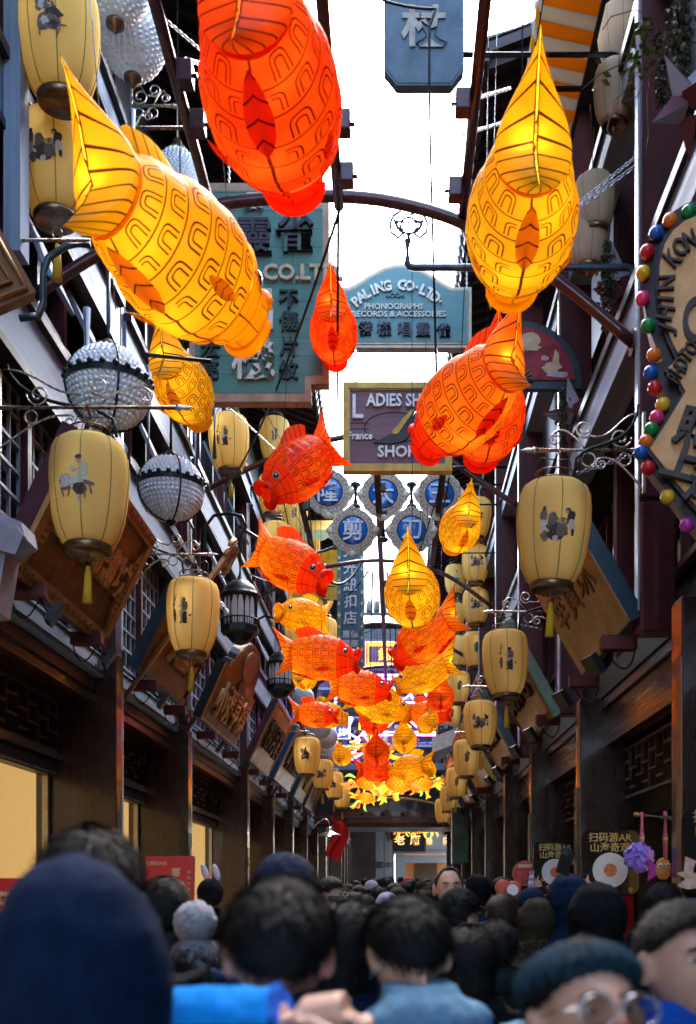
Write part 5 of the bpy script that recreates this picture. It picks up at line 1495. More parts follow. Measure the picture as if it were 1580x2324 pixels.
# ------------------------------------------------------------------ yellow cloth lanterns
LPROF = [(0.175, -0.405), (0.205, -0.385), (0.245, -0.31), (0.278, -0.20), (0.300, -0.05), (0.311, 0.08), (0.310, 0.20), (0.298, 0.30), (0.270, 0.365), (0.225, 0.398), (0.165, 0.412)]
def lrad(z):
    for (r0, z0), (r1, z1) in zip(LPROF, LPROF[1:]):
        if z <= z1: return r0 + (r1 - r0) * (z - z0) / (z1 - z0)
    return LPROF[-1][0]
def lob(a): return 0.965 + 0.035 * abs(math.sin(4 * a)) ** 0.8
def fine(prof, n=3):
    out = []
    for (a, b), (c, d) in zip(prof, prof[1:]):
        for k in range(n): out.append((a + (c - a) * k / n, b + (d - b) * k / n))
    return out + [prof[-1]]
_lm = {}
def lantern_meshes(mat):
    if mat in _lm: return _lm[mat]
    d = {}
    d['shade'] = MB().lathe(fine(LPROF), 64, lob=lob, cap=False).mesh('shade', mat, True)
    m = MB(); m.tube([((r * 0.968) + 0.001, 0, z) for r, z in LPROF], 0.0045, 5); d['rib'] = m.mesh('rib', 'rib_thread', True)
    d['foot_ring'] = MB().lathe([(0.155, -0.40), (0.182, -0.405), (0.186, -0.425), (0.180, -0.455), (0.165, -0.465), (0.160, -0.44)], 28).mesh('foot_ring', 'brass', True)
    m = MB()
    for zz in (0.425, 0.485): m.tube([(0.165 * math.cos(2 * PI * k / 28), 0.165 * math.sin(2 * PI * k / 28), zz) for k in range(28)], 0.007, 5, True)
    for k in range(22):
        a = 2 * PI * k / 22; m.tube([(0.165 * math.cos(a), 0.165 * math.sin(a), 0.42), (0.165 * math.cos(a + .06), 0.165 * math.sin(a + .06), 0.485)], 0.004, 4)
    d['crown'] = m.mesh('crown', 'brass', True)
    m = MB()
    for k in range(3):
        a = 2 * PI * k / 3 + .5
        m.tube([(0.165 * math.cos(a), 0.165 * math.sin(a), 0.48), (0.165 * math.cos(a), 0.165 * math.sin(a), 0.60), (0.13 * math.cos(a), 0.13 * math.sin(a), 0.64), (0.0, 0.0, 0.60)], 0.006, 5)
    m.tube([(0, 0, 0.58), (0, 0, 0.76)], 0.007, 5)
    d['hanger'] = m.mesh('hanger', 'brass', True)
    m = MB(); m.tube([(0, 0, -0.46), (0, 0, -0.56)], 0.004, 4); d['cord'] = m.mesh('cord', 'brass')
    m = MB(); m.lathe([(0.006, -0.555), (0.020, -0.57), (0.018, -0.60), (0.026, -0.62), (0.040, -0.84), (0.0, -0.84)], 14); d['tassel'] = m.mesh('tassel', 'tassel', True)
    _lm[mat] = d
    return d
def on_shade(a, z, off=0.004):
    r = lrad(z) * lob(a) + off
    return Vector((r * math.cos(a), r * math.sin(a), z))
def print_mesh(design, seed):
    """printed street-trade scene wrapped on the cloth: patches (cx, cz, rx, rz, rot, colour) round the front"""
    m = MB()
    for nm in ('print_brown', 'print_dark', 'print_white', 'print_green', 'print_skin'): m.mat(nm)
    rp = random.Random(seed)
    def blob(cx, cz, rx, rz, rot, ci, lift, jag=0.12):
        n, rings = 14, 3
        vs, fs = [], []
        jit = [rp.uniform(1 - jag, 1 + jag) for _ in range(n)]
        def pt(q, i):
            a = 2 * PI * i / n
            u, w = rx * q * jit[i % n] * math.cos(a), rz * q * jit[i % n] * math.sin(a)
            c, s = math.cos(rot), math.sin(rot)
            du, dz = u * c - w * s, u * s + w * c
            z = max(-0.38, min(0.38, cz + dz))
            return on_shade(-PI / 2 + (cx + du) / 0.30, z, lift)
        vs.append(pt(0, 0))
        for r_ in range(1, rings + 1):
            for i in range(n): vs.append(pt(r_ / rings, i))
        for i in range(n): fs.append((0, 1 + i, 1 + (i + 1) % n))
        for r_ in range(rings - 1):
            for i in range(n):
                a, b = 1 + r_ * n + i, 1 + r_ * n + (i + 1) % n
                fs.append((a, a + n, b + n, b))
        m.add(vs, fs, ci)
    for k, d in enumerate(design):
        blob(*d[:6], 0.004 + 0.0004 * k, d[6] if len(d) > 6 else 0.12)
    return m.mesh('printed_scene', None)
# colour codes 0 brown 1 dark 2 white 3 green 4 skin
D_WOMAN = [(-.105, -.03, .055, .05, 0, 1), (-.105, -.03, .045, .04, 0, 2, .25), (-.105, -.075, .05, .012, 0, 0), (-.13, -.10, .008, .04, .3, 0), (-.075, -.10, .008, .04, -.3, 0), (-.10, .015, .05, .02, 0, 2), (-.02, -.02, .06, .035, .4, 2), (.03, .045, .04, .075, -.15, 3), (.045, .02, .02, .06, -.1, 2), (-.02, .055, .035, .012, .4, 4), (-.045, .075, .02, .015, .2, 2), (.005, .135, .022, .026, 0, 4), (.0, .158, .026, .018, .2, 1), (.01, -.075, .055, .045, -.2, 1), (-.0, -.145, .010, .025, .2, 2), (.075, -.035, .045, .016, -.3, 0), (.05, -.10, .008, .05, 0, 0), (.09, -.08, .008, .045, .25, 0)]
D_BARREL = [(-.13, .05, .030, .055, 0, 0), (-.125, .11, .016, .020, 0, 1), (-.13, -.02, .028, .05, 0, 2), (-.12, -.10, .035, .035, 0, 0, .3), (-.075, .06, .022, .016, .5, 2), (-.05, .02, .055, .05, 0, 0, .3), (-.03, -.06, .075, .065, 0, 1, .3), (.02, .01, .055, .03, 0, 0), (.02, .012, .042, .02, 0, 4), (.02, .02, .012, .02, 0, 0), (.02, -.06, .052, .055, 0, 0, .2), (.085, .045, .032, .055, -.3, 1), (.06, .095, .024, .022, 0, 1), (.05, .085, .014, .016, 0, 4), (.095, -.02, .028, .055, .1, 2), (.105, -.07, .014, .03, 0, 1), (-.035, -.12, .022, .024, 0, 2)]
D_STALL = [(-.07, .07, .045, .05, 0, 0, .4), (-.07, .07, .03, .03, 0, 2, .3), (0, .04, .05, .07, .1, 0, .3), (-.01, .13, .02, .022, 0, 1), (.01, .0, .07, .045, 0, 1, .3), (-.03, -.05, .085, .06, 0, 0, .25), (-.05, -.04, .03, .03, 0, 2, .3), (.02, -.07, .04, .04, 0, 1, .3), (-.09, -.12, .008, .03, 0, 0), (.04, -.12, .008, .04, .1, 0), (.08, -.07, .04, .008, .1, 0), (.06, -.10, .006, .035, -.3, 0)]
D_SEAT = [(-.085, .12, .005, .07, 0, 0), (-.07, .14, .004, .05, -.3, 0), (-.095, .06, .018, .01, 0, 0), (-.085, -.05, .020, .07, 0, 0, .2), (.02, .11, .026, .026, .3, 1), (.0, .098, .014, .014, 0, 4), (.035, .045, .045, .055, -.1, 0, .15), (-.01, .045, .03, .014, .4, 2), (.02, -.03, .055, .035, 0, 2, .3), (.03, -.08, .05, .055, 0, 1, .3), (.0, -.13, .03, .018, .3, 0), (.04, -.13, .03, .02, 0, 1), (.10, -.06, .022, .008, .5, 1)]
D_FACE = [(0, .02, .045, .09, 0, 2, .2), (0, .05, .055, .05, 0, 0, .4), (-.01, -.05, .05, .06, 0, 0, .35), (.01, -.02, .03, .03, 0, 1, .4), (0, .11, .02, .02, 0, 1)]
PRINTS = None
def cloth_lantern(x, y, z, label, group, design=None, rot=0.0, tassel=True, s=1.0, mat='lantern_yellow', detail=2, top=True):
    global PRINTS
    if PRINTS is None:
        PRINTS = [print_mesh(d, i) for i, d in enumerate((D_WOMAN, D_BARREL, D_STALL, D_SEAT, D_FACE))]
    d = lantern_meshes(mat)
    o = thing('cloth_lantern', label, 'lantern', px(x, y, z), (0, 0, R(rot)), group)
    _q = random.Random(int(x * 7 + y)); s *= _q.uniform(.975, 1.03)
    o.scale = (s, s, s * _q.uniform(.97, 1.03)); o.rotation_euler = (R(_q.uniform(-2.5, 2.5)), R(_q.uniform(-2.5, 2.5)), R(rot))
    link('shade', d['shade'], o)
    for k in range(8):
        link('rib', d['rib'], o, None, (0, 0, k * PI / 4))
    link('foot_ring', d['foot_ring'], o)
    if top:
        link('crown', d['crown'], o); link('hanger', d['hanger'], o)
    if design is not None: link('printed_scene', PRINTS[design], o, None, (0, 0, R(-rot) * 0.6))
    if tassel:
        t_ = link('tassel', d['tassel'], o); link('cord', d['cord'], t_)
    return o
G1, G2, G3 = 'cloth lanterns along the lit shop windows', 'cloth lanterns along the maroon posts', 'strings of cloth lanterns hanging over the alley'
cloth_lantern(137, 102, 8.0, 'upper yellow cloth lantern of a stacked pair beside the glass pendants', G3, 2, 12, False)
cloth_lantern(122, 385, 8.5, 'lower yellow cloth lantern of a stacked pair, two figures printed on it', G3, 1, 20, False)
cloth_lantern(202, 1122, 8.0, 'yellow cloth lantern printed with a seated woman before the fretwork plaque', G1, 0, 4)
cloth_lantern(438, 1400, 11.8, 'yellow cloth lantern in front of the navy edged plaque', G1, 3, -35)
cloth_lantern(1256, 1212, 8.15, 'yellow cloth lantern printed with two figures at a barrel, before the smooth gilt plaque', G2, 1, 4, s=.95)
cloth_lantern(1147, 1506, 11.9, 'yellow cloth lantern printed with a seated artisan, before the sage edged plaque', G2, 3, 0, s=.88)
LB = 'yellow cloth lantern in the low row beyond the globe lamps'
for x, y, z, dd in ((697, 1716, 23.5, 2), (732, 1757, 28.7, 1), (758, 1782, 32.5, 2), (776, 1806, 36.0, 4)):
    cloth_lantern(x, y, z, LB, G1, dd, 0)
LR = 'yellow cloth lantern in the low row leading to the dark green box sign'
for x, y, z, dd in ((1090, 1643, 15.9, 1), (1059, 1721, 19.8, 4), (1036, 1776, 23.9, 4), (1020, 1813, 27.9, 2), (1006, 1840, 31.5, 4)):
    cloth_lantern(x, y, z, LR, G2, dd, 0, s=.84)
LU = 'yellow cloth lantern in a vertical string below the yellow carp by the medallions'
for x, y, z, dd in ((1083, 1176, 23, 2), (1080, 1281, 23.5, 1), (1033, 1316, 30, 0), (1080, 1377, 24, 1), (1078, 1475, 24.5, 4), (1040, 1560, 27, 4), (1024, 1622, 32, 4), (1040, 1478, 30, None), (1032, 1400, 31, None)):
    cloth_lantern(x, y, z, LU, G3, dd, 10, False)
cloth_lantern(520, 1006, 15.6, 'yellow cloth lantern hanging below the corner of the green signboard', G3, 3, -20)
LV = 'yellow cloth lantern in the cluster behind the red and orange carps'
for x, y, z, dd in ((624, 1000, 20.5, 4), (620, 1122, 20.5, 4), (668, 1175, 24, 4), (625, 1238, 19, None), (680, 1352, 27, 4), (672, 1442, 27, None), (738, 1440, 27, None), (700, 1250, 26, None), (735, 1350, 30, None)):
    cloth_lantern(x, y, z, LV, G3, dd, 15, False)
CR = ['unlit cream cloth lantern behind the leafy green vine, the higher one', 'unlit cream cloth lantern behind the leafy green vine, the lower one', 'unlit cream cloth lantern behind the twin chain', 'unlit cream cloth lantern below the one behind the twin chain']
for x, y, z in ((1405, 85, 9.6), (1396, 215, 9.6), (1350, 462, 9.8), (1338, 540, 9.9)):
    o = cloth_lantern(x, y, z, CR.pop(0), 'cream lanterns behind the maroon post', None, 0, False, 0.66 if y < 300 else 0.63, 'lantern_cream', top=False)
    MB().lathe([(0.0, -0.43), (0.16, -0.43), (0.165, -0.40)], 24).build('base_disc', 'disc_white', o)
    MB().lathe([(0.0, -0.53), (0.03, -0.52), (0.04, -0.49), (0.03, -0.45), (0.02, -0.43)], 12).build('finial', 'brass', o, True)
    MB().tube([(0, 0, 0.4), (0, 0, 1.6)], 0.012, 6).build('drop_rod', 'brass', o)

# wall brackets with scrollwork
def bracket(side, wx, y, zz, length, label, drop=0.16, grp='scrollwork lantern brackets', loop=True):
    o = thing('scroll_bracket', label, 'bracket', (wx, y, zz), (0, 0, 0 if side < 0 else PI), grp)
    MB().tube([(0, 0, 0), (length, 0, 0)], 0.018, 10).build('rod', 'champagne', o, True)
    MB().lathe([(0.018, 0), (0.026, 0.01), (0.026, 0.03), (0.016, 0.045), (0.02, 0.08), (0.0, 0.14)], 12, Matrix.Translation((length, 0, 0)) @ Matrix.Rotation(R(90), 4, 'Y')).build('finial', 'champagne', o, True)
    bar('wall_plate', 'champagne', o, -0.012, 0.012, -0.02, 0.02, -0.34, 0.30)
    def sc(pts): MB().tube(pts, 0.0085, 6).build('scroll', 'champagne', o, True)
    L = length
    sc(bez((0.02, 0, 0.30), (0.25 * L, 0, 0.30), (0.28 * L, 0, 0.05), (0.52 * L, 0, 0.12), 10) + spiral(0.56 * L, 0.17, 0.075, 0.025, -140, 1.4, 18))
    sc([(0.56 * L, 0, 0.02)] + bez((0.60 * L, 0, 0.06), (0.70 * L, 0, 0.16), (0.80 * L, 0, 0.20), (0.86 * L, 0, 0.12), 8) + spiral(0.83 * L, 0.09, 0.05, 0.02, 30, -1.2, 14))
    sc(spiral(0.22 * L, 0.10, 0.09, 0.03, 180, 1.3, 16))
    sc(bez((0.0, 0, -0.32), (0.12 * L, 0, -0.20), (0.25 * L, 0, -0.05), (0.38 * L, 0, -0.06), 8) + spiral(0.40 * L, -0.11, 0.05, 0.02, 90, -1.2, 12))
    MB().tube([(0.52 * L + 0.055 * math.cos(a), 0, -0.075 + 0.055 * math.sin(a)) for a in [2 * PI * k / 16 for k in range(16)]], 0.0085, 6, True).build('ring', 'champagne', o, True)
    MB().tube([(0.18 * L + 0.05 * math.cos(a), 0, -0.075 + 0.05 * math.sin(a)) for a in [2 * PI * k / 16 for k in range(16)]], 0.0085, 6, True).build('ring', 'champagne', o, True)
    if loop:
        MB().tube(bez((0.05, 0.03, 0.35), (0.1 * L, 0.03, 0.02), (0.45 * L, 0.03, 0.05), (0.58 * L, 0.03, -0.03), 10) + [(0.64 * L, 0.03, -0.08), (0.66 * L, 0.02, -0.22)], 0.014, 6).build('lead', 'black_rubber', o, True)
    return o
def bracket_px(side, xw, xt, y, z, label, **k):
    p = px(xw, y, z); q = px(xt, y, z)
    return bracket(side, p.x, z, p.z, abs(q.x - p.x) - 0.14, label, **k)
bracket_px(-1, -2, 440, 925, 8.0, 'scrollwork bracket above the lantern with the seated woman')
bracket_px(-1, 310, 498, 1258, 11.8, 'scrollwork bracket above the lantern before the navy edged plaque')
bracket_px(1, 1462, 1180, 1022, 8.15, 'scrollwork bracket above the lantern before the smooth gilt plaque')
bracket_px(1, 1284, 1095, 1388, 11.9, 'scrollwork bracket above the lantern before the sage edged plaque')
for x0, x1, y, z in ((1186, 1048, 1558, 15.9), (1128, 1030, 1662, 19.8)):
    bracket_px(1, x0, x1, y, z, 'plain small scrollwork bracket in the low lantern row by the maroon posts', loop=False)
for x0, x1, y, z in ((600, 705, 1660, 23.5), (650, 740, 1712, 28.7)):
    bracket_px(-1, x0, x1, y, z, 'plain small scrollwork bracket in the low lantern row beyond the globe lamps', loop=False)
bracket_px(-1, 298, 420, 240, 11.0, 'scrollwork bracket of dark steel behind the sloping pipe', loop=False)
for xa, xb, y, z in ((20, 205, 545, 7.9), (300, 420, 290, 10.5), (605, 700, 1095, 20), (1060, 1150, 1100, 20), (620, 760, 1330, 24), (1040, 1130, 1145, 20), (1050, 1125, 1255, 22), (1030, 1150, 1060, 16)):
    steel([px(xa, y, z), px(xb, y, z)], 0.016 if z < 9 else 0.022, 'straight steel rod sticking out over the alley from a wall', 'champagne' if z < 9 or z == 10.5 else 'steel_blue', grp='steel rods')
t0 = thing('tassel_hook', 'yellow tassel under the rod below the stacked lanterns', 'tassel', px(130, 530, 7.9))
_d = lantern_meshes('lantern_yellow'); link('tassel', _d['tassel'], t0, (0, 0, 0.48))
MB().tube([(0.04 * math.cos(2 * PI * k / 12), 0, 0.0 + 0.04 * math.sin(2 * PI * k / 12)) for k in range(12)], 0.006, 5, True).build('ring', 'brass', t0, True)

# beaded glass globes with iron bands
def beads(m, fn, rows, r):
    for (u, n) in rows:
        for k in range(n):
            p, nr = fn(u, (k + (0.5 if int(u * 997) % 2 else 0)) / n)
            mt = Matrix.Translation(p) @ nr.to_track_quat('Z', 'Y').to_matrix().to_4x4()
            m.lathe([(r, -0.3 * r), (r * 0.8, 0.45 * r), (r * 0.35, 0.8 * r), (0, 0.86 * r)], 6, mt, cap=False)
def bead_globe(x, y, z, rr, label, hang):
    o = thing('beaded_globe_lamp', label, 'lamp', px(x, y, z), group='beaded globe lamps')
    MB().ball((0, 0, 0), rr * 0.97, 28, 18).build('globe', 'lamp_core', o, True)
    def fn(u, v):
        a, b = PI * (u - 0.5), 2 * PI * v
        n = Vector((math.cos(a) * math.cos(b), math.cos(a) * math.sin(b), math.sin(a)))
        return n * rr * 0.975, n
    rows = [(0.06 + 0.88 * i / 21, max(6, int(46 * math.cos(PI * (0.06 + 0.88 * i / 21 - 0.5))))) for i in range(22)]
    m = MB(); beads(m, fn, rows, rr * 0.062); stuff(m.build('glass_beads', 'bead_glass', o, True))
    def band(z0, z1): return MB().lathe([(rr * 1.04 * math.cos(math.asin(z0)), rr * z0 * 1.04), (rr * 1.05 * math.cos(math.asin(z1)), rr * z1 * 1.05)], 40, cap=False)
    band(-0.02, 0.14).build('iron_band', 'black_iron', o, True)
    for k in range(22):
        a = 2 * PI * k / 22
        c = Vector((rr * 1.035 * math.cos(a), rr * 1.035 * math.sin(a), rr * 0.17))
        MB().ball(c, rr * 0.075, 7, 5).build('band_scallop', 'black_iron', o, True)
    for k in range(4):
        a = 2 * PI * k / 4 + 0.5
        MB().tube([(rr * 1.035 * math.cos(q) * math.cos(a), rr * 1.035 * math.cos(q) * math.sin(a), rr * 1.035 * math.sin(q)) for q in [R(-88 + 11 * i) for i in range(17)]], rr * 0.028, 6).build('meridian_strap', 'black_iron', o, True)
    MB().lathe([(rr * 0.55, rr * 0.86), (rr * 0.42, rr * 0.96), (rr * 0.2, rr * 1.04), (rr * 0.12, rr * 1.16), (0.02, rr * 1.2)], 20).build('cap', 'black_iron', o, True)
    MB().lathe([(rr * 0.16, -rr * 1.0), (rr * 0.14, -rr * 1.08), (0.0, -rr * 1.16)], 12).build('finial', 'black_iron', o, True)
    MB().tube(hang, 0.018, 8).build('hanging_rod', 'steel_blue', o, True)
    return o
bead_globe(246, 882, 8.6, 0.345, 'beaded glass globe lamp with iron band under the yellow carp', [(0, 0, 0.4), (0, 0, 0.52), (0.05, 0, 0.36), (0.5, 0, 0.22)][0:2] + [(0.0, 0.0, 1.2)])
bead_globe(388, 1110, 10.8, 0.340, 'beaded glass globe lamp with iron band beside the pipe arch', [(0, 0, 0.4), (0, 0, 1.35)])
def pendant(x, y, z, rr, hh, label):
    o = thing('beaded_pendant', label, 'lamp', px(x, y, z), group='egg shaped glass pendants')
    def rad(u): return rr * (math.sin(PI * u) ** 0.55) * (0.85 + 0.25 * u)
    MB().grid(lambda u, v: Vector((rad(u) * math.cos(2 * PI * v), rad(u) * math.sin(2 * PI * v), hh * (2 * u - 1))), 20, 30, True).build('glass_body', 'opal_glass', o, True)
    m = MB()
    def fn(u, v):
        b = 2 * PI * v
        n = Vector((math.cos(b), math.sin(b), 1.4 * (u - 0.5))).normalized()
        return Vector((rad(u) * math.cos(b), rad(u) * math.sin(b), hh * (2 * u - 1))), n
    rows = [(0.07 + 0.86 * i / 19, max(6, int(34 * rad(0.07 + 0.86 * i / 19) / rr))) for i in range(20)]
    beads(m, fn, rows, rr * 0.068); stuff(m.build('glass_studs', 'bead_glass', o, True))
    MB().lathe([(rr * 0.28, -hh * 0.97), (rr * 0.27, -hh * 1.05), (rr * 0.12, -hh * 1.12), (rr * 0.06, -hh * 1.25), (0, -hh * 1.28)], 16).build('bottom_cap', 'brass', o, True)
    MB().lathe([(rr * 0.5, hh * 0.9), (rr * 0.42, hh * 1.02), (rr * 0.24, hh * 1.12), (rr * 0.2, hh * 1.3), (0.02, hh * 1.4)], 16).build('top_cap', 'brass', o, True)
    MB().tube([(0, 0, hh * 1.35), (0, 0, hh * 1.35 + 1.5)], 0.014, 6).build('drop_rod', 'brass', o)
pendant(262, -30, 8.6, 0.29, 0.31, 'egg shaped studded glass pendant, the upper one by the stacked lanterns')
pendant(302, 95, 9.2, 0.30, 0.33, 'egg shaped studded glass pendant behind the upper glass pendant')
pendant(402, 405, 12.0, 0.26, 0.34, 'studded glass pendant beside the corner of the green signboard')
# octagonal black street lanterns on goosenecks
def oct_lantern(x, y, z, w, label, goose):
    o = thing('street_lantern', label, 'lamp', px(x, y, z), group='black octagonal lanterns')
    n = 8; rot = Matrix.Rotation(PI / 8, 4, 'Z')
    H = w * 1.15
    MB().lathe([(w * 0.80, -H), (w, -H + 0.02), (w, -H + 0.10), (w * 0.9, -H + 0.12)], n, rot).build('base', 'black_iron', o)
    MB().lathe([(w * 0.2, -H - 0.13), (w * 0.45, -H - 0.10), (w * 0.8, -H)], n, rot, cap=True).build('under_bowl', 'black_iron', o)
    MB().lathe([(w * 0.84, -H + 0.12), (w * 0.84, H * 0.62)], n, rot, cap=False).build('frosted_panes', 'frosted_glass', o)
    for k in range(n):
        a = PI / 8 + 2 * PI * k / n
        MB().tube([(w * 0.87 * math.cos(a), w * 0.87 * math.sin(a), -H + 0.1), (w * 0.87 * math.cos(a), w * 0.87 * math.sin(a), H * 0.66)], w * 0.055, 6).build('corner_bar', 'black_iron', o)
        b = a + PI / n
        c, s_ = math.cos(b), math.sin(b)
        wp = w * 0.84 * math.sin(PI / n) * 0.92
        R0 = w * 0.84 * math.cos(PI / n) + 0.008
        for q in (-0.5, 0.5):
            pts = [(R0 * c - s_ * (q * wp + 0.5 * wp * math.cos(t_)), R0 * s_ + c * (q * wp + 0.5 * wp * math.cos(t_)), H * 0.34 + 0.10 * math.sin(t_)) for t_ in [PI * i / 8 for i in range(9)]]
            MB().tube(pts, 0.008, 5).build('arch_tracery', 'black_iron', o, True)
        MB().tube([(R0 * c, R0 * s_, -H + 0.12), (R0 * c, R0 * s_, H * 0.34)], 0.007, 5).build('glazing_bar', 'black_iron', o)
    rl_ = MB()
    for k in range(48):
        a = 2 * PI * k / 48
        rl_.tube([(w * 0.97 * math.cos(a), w * 0.97 * math.sin(a), -H + 0.1), (w * 0.97 * math.cos(a), w * 0.97 * math.sin(a), -H + 0.2)], 0.006, 4)
    rl_.tube([(w * 0.97 * math.cos(2 * PI * k / 24), w * 0.97 * math.sin(2 * PI * k / 24), -H + 0.2) for k in range(24)], 0.01, 5, True)
    stuff(rl_.build('gallery_rail', 'black_iron', o))
    MB().lathe([(w * 0.86, H * 0.60), (w * 1.06, H * 0.64), (w * 1.06, H * 0.74), (w * 0.9, H * 0.80), (w * 0.86, H * 0.92), (w * 0.70, H * 1.16), (w * 0.40, H * 1.36), (w * 0.12, H * 1.46), (0.03, H * 1.6)], 24).build('dome', 'black_iron', o, True)
    MB().tube(goose, 0.024, 8).build('gooseneck', 'black_iron', o, True)
k = 14.0 / FP
oct_lantern(545, 1390, 14.0, 0.27, 'black octagonal street lantern on a tall gooseneck', [(0, 0, 0.46), (0, 0, 0.70), (-0.02, 0, 1.0), (0.08, 0, 1.18), (0.02, 0, 1.32), (-0.15, 0, 1.36), (-0.36, 0, 1.33), (-0.47, 0, 1.18), (-0.49, 0, 0.95), (-0.49, 0, 0.1), (-0.75, 0, 0.05)])
oct_lantern(638, 1532, 19.0, 0.27, 'black octagonal street lantern beside the reddish plaque', [(0, 0, 0.46), (0, 0, 0.9), (-0.05, 0, 1.05), (-0.3, 0, 1.1), (-0.5, 0, 1.0), (-0.55, 0, 0.6), (-0.75, 0, 0.4)])
for i, (x, y, z, r) in enumerate(((722, 1652, 28, 0.36), (738, 1672, 29, 0.36), (752, 1705, 31, 0.36), (688, 1585, 27, 0.30), (948, 1775, 36, 0.4))):
    o = thing('globe_lamp', 'plain white globe lamp behind the cloth lanterns', 'lamp', px(x, y, z), group='plain white globe lamps')
    MB().ball((0, 0, 0), r, 20, 14).build('globe', 'globe_white', o, True)
    MB().lathe([(0.08, r * .95), (0.08, r * 1.15), (0.02, r * 1.2)], 10).build('cap', 'black_iron', o)
    MB().tube([(0, 0, r * 1.15), (0, 0, r * 1.15 + .9)], 0.015, 5).build('rod', 'black_iron', o)
# gooseneck barn lamps and a red cloth by the gate
for i, (x, y, z) in enumerate(((748, 1890, 30), (772, 1900, 33))):
    o = thing('barn_lamp', 'metal shaded gooseneck lamp beside the red cloth', 'lamp', px(x, y, z), group='metal gooseneck lamps')
    MB().lathe([(0.05, 0.18), (0.07, 0.08), (0.12, 0.03), (0.34, -0.06), (0.36, -0.09), (0.33, -0.085), (0.1, 0.0)], 20).build('shade', 'galvanised', o, True)
    MB().tube(bez((0, 0, 0.18), (0.0, 0, 0.5), (-0.25, 0, 0.45), (-0.5, 0, 0.12), 10), 0.025, 6).build('gooseneck', 'champagne', o, True)
    MB().ball((0, 0, -0.05), 0.06, 8, 6).build('bulb', 'lamp_warm', o, True)
o = thing('red_banner', 'red cloth bunched on the wall by the metal lamps', 'cloth', px(760, 1890, 31))
m = MB(); m.grid(lambda u, v: Vector((-0.15 + 0.45 * v + 0.12 * math.sin(u * 5), 0.10 * math.sin(v * 9 + u * 4), 0.5 - 1.2 * u - 0.2 * v)), 12, 10); m.build('cloth', 'red_cloth', o, True)
m = MB(); m.grid(lambda u, v: Vector((-0.15 + 0.45 * v + 0.12 * math.sin(u * 5), 0.03 + 0.10 * math.sin(v * 9 + u * 4), 0.5 - 1.2 * u - 0.2 * v)), 12, 10); m.build('lining', 'red_cloth', o, True)
o = thing('green_box_sign', 'dark green box sign fixed on the maroon row before the gate', 'sign', px(1046, 1896, 26))
pm('green_box', (0.018, 0.050, 0.040), (0.012, 0.034, 0.028), 4, 0.3)
bevel_box('box', 'green_box', o, -0.22, 0.22, 0, 0.6, -0.72, 0.72, 0.03)
bar('rim', 'champagne', o, -0.235, -0.222, 0.0, 0.03, -0.72, 0.72)

# ------------------------------------------------------------------ bulb-edged photo shop sign
z = 6.4; L = local(1572, 800, z)
o = thing('bulb_sign', 'tan photo shop sign with a dark rim of coloured bulbs', 'sign', px(1560, 800, z), (0, 0, R(-14)))
OUT = [(1660, 478), (1640, 468), (1605, 462), (1570, 466), (1535, 484), (1505, 515), (1486, 555), (1476, 600), (1474, 650), (1480, 700), (1490, 745), (1504, 785), (1518, 815), (1490, 832), (1505, 865), (1520, 885), (1535, 905), (1500, 965), (1462, 1020), (1520, 1105), (1600, 1222), (1660, 1310)]
m = MB(); m.prism([L(*p) for p in OUT][::1], -0.02, 0.16); m.build('shell', 'bulb_shell', o)
IN = [(1660, 510), (1591, 502), (1556, 512), (1531, 530), (1513, 558), (1503, 600), (1501, 650), (1507, 705), (1517, 750), (1531, 790), (1546, 822), (1521, 845), (1543, 872), (1559, 902), (1521, 962), (1481, 1022), (1536, 1100), (1611, 1200), (1660, 1255)]
m = MB(); m.prism([L(*p) for p in OUT], -0.024, -0.021); m.build('bulb_channel', 'bulb_rim', o)
def inset(pts, d):
    cx = 1660; return [(min(1660, x + d), y + (d * 0.6 if y < 620 else -d * 0.2)) for x, y in pts]
m = MB(); m.prism([L(*p) for p in IN], -0.06, -0.024); m.build('inner_rim', 'bulb_rim', o)
m = MB(); m.prism([L(*p) for p in inset(IN, 9)], -0.075, -0.06); m.build('face_panel', 'bulb_sign', o)
blb = [(1567, 490, 'green'), (1526, 503, 'orange'), (1496, 527, 'blue'), (1476, 566, 'red'), (1467, 613, 'yellow'), (1466, 671, 'pink'), (1478, 734, 'green'), (1491, 803, 'orange'), (1484, 842, 'blue'), (1493, 878, 'red'), (1510, 918, 'yellow'), (1497, 945, 'pink'), (1485, 971, 'green'), (1473, 998, 'orange'), (1462, 1021, 'blue'), (1478, 1058, 'red'), (1521, 1127, 'yellow'), (1563, 1195, 'magenta')]
for x, y, c in blb:
    a = L(x + 8, y + 3)
    b = link('bulb', MB().ball((0, 0, 0), 0.046, 14, 10).mesh('bulb', 'bulb_' + c, True), o, (a[0], -0.05, a[1]))
def cur(word, pts, size, mat, sx=0.6):
    for c, (x, y, rt) in zip(word, pts):
        a = L(x - 6, y); glyph('letter', c, size * 0.85, mat, o, a[0], -0.09, a[1], 0.03, 0.002, sx, R(rt))
cur('JHIN', ((1535, 760, -62), (1530, 722, -72), (1530, 690, -78), (1532, 655, -84)), 0.17, 'bulb_letter', 0.9)
cur('KON', ((1545, 600, -40), (1562, 578, -32), (1584, 566, -20)), 0.20, 'bulb_letter', 0.6)
cur('PHOTO', ((1548, 872, -52), (1556, 856, -50), (1564, 840, -48), (1574, 824, -46), (1586, 808, -44)), 0.16, 'bulb_letter', 0.55)
for c, x, y in (('照', 1590, 990), ('上', 1560, 1060), ('海', 1610, 1120)):
    a = L(x, y); glyph('character', c, 0.24, 'carved_dark', o, a[0], -0.10, a[1], 0.05, 0.008, 1, R(20))
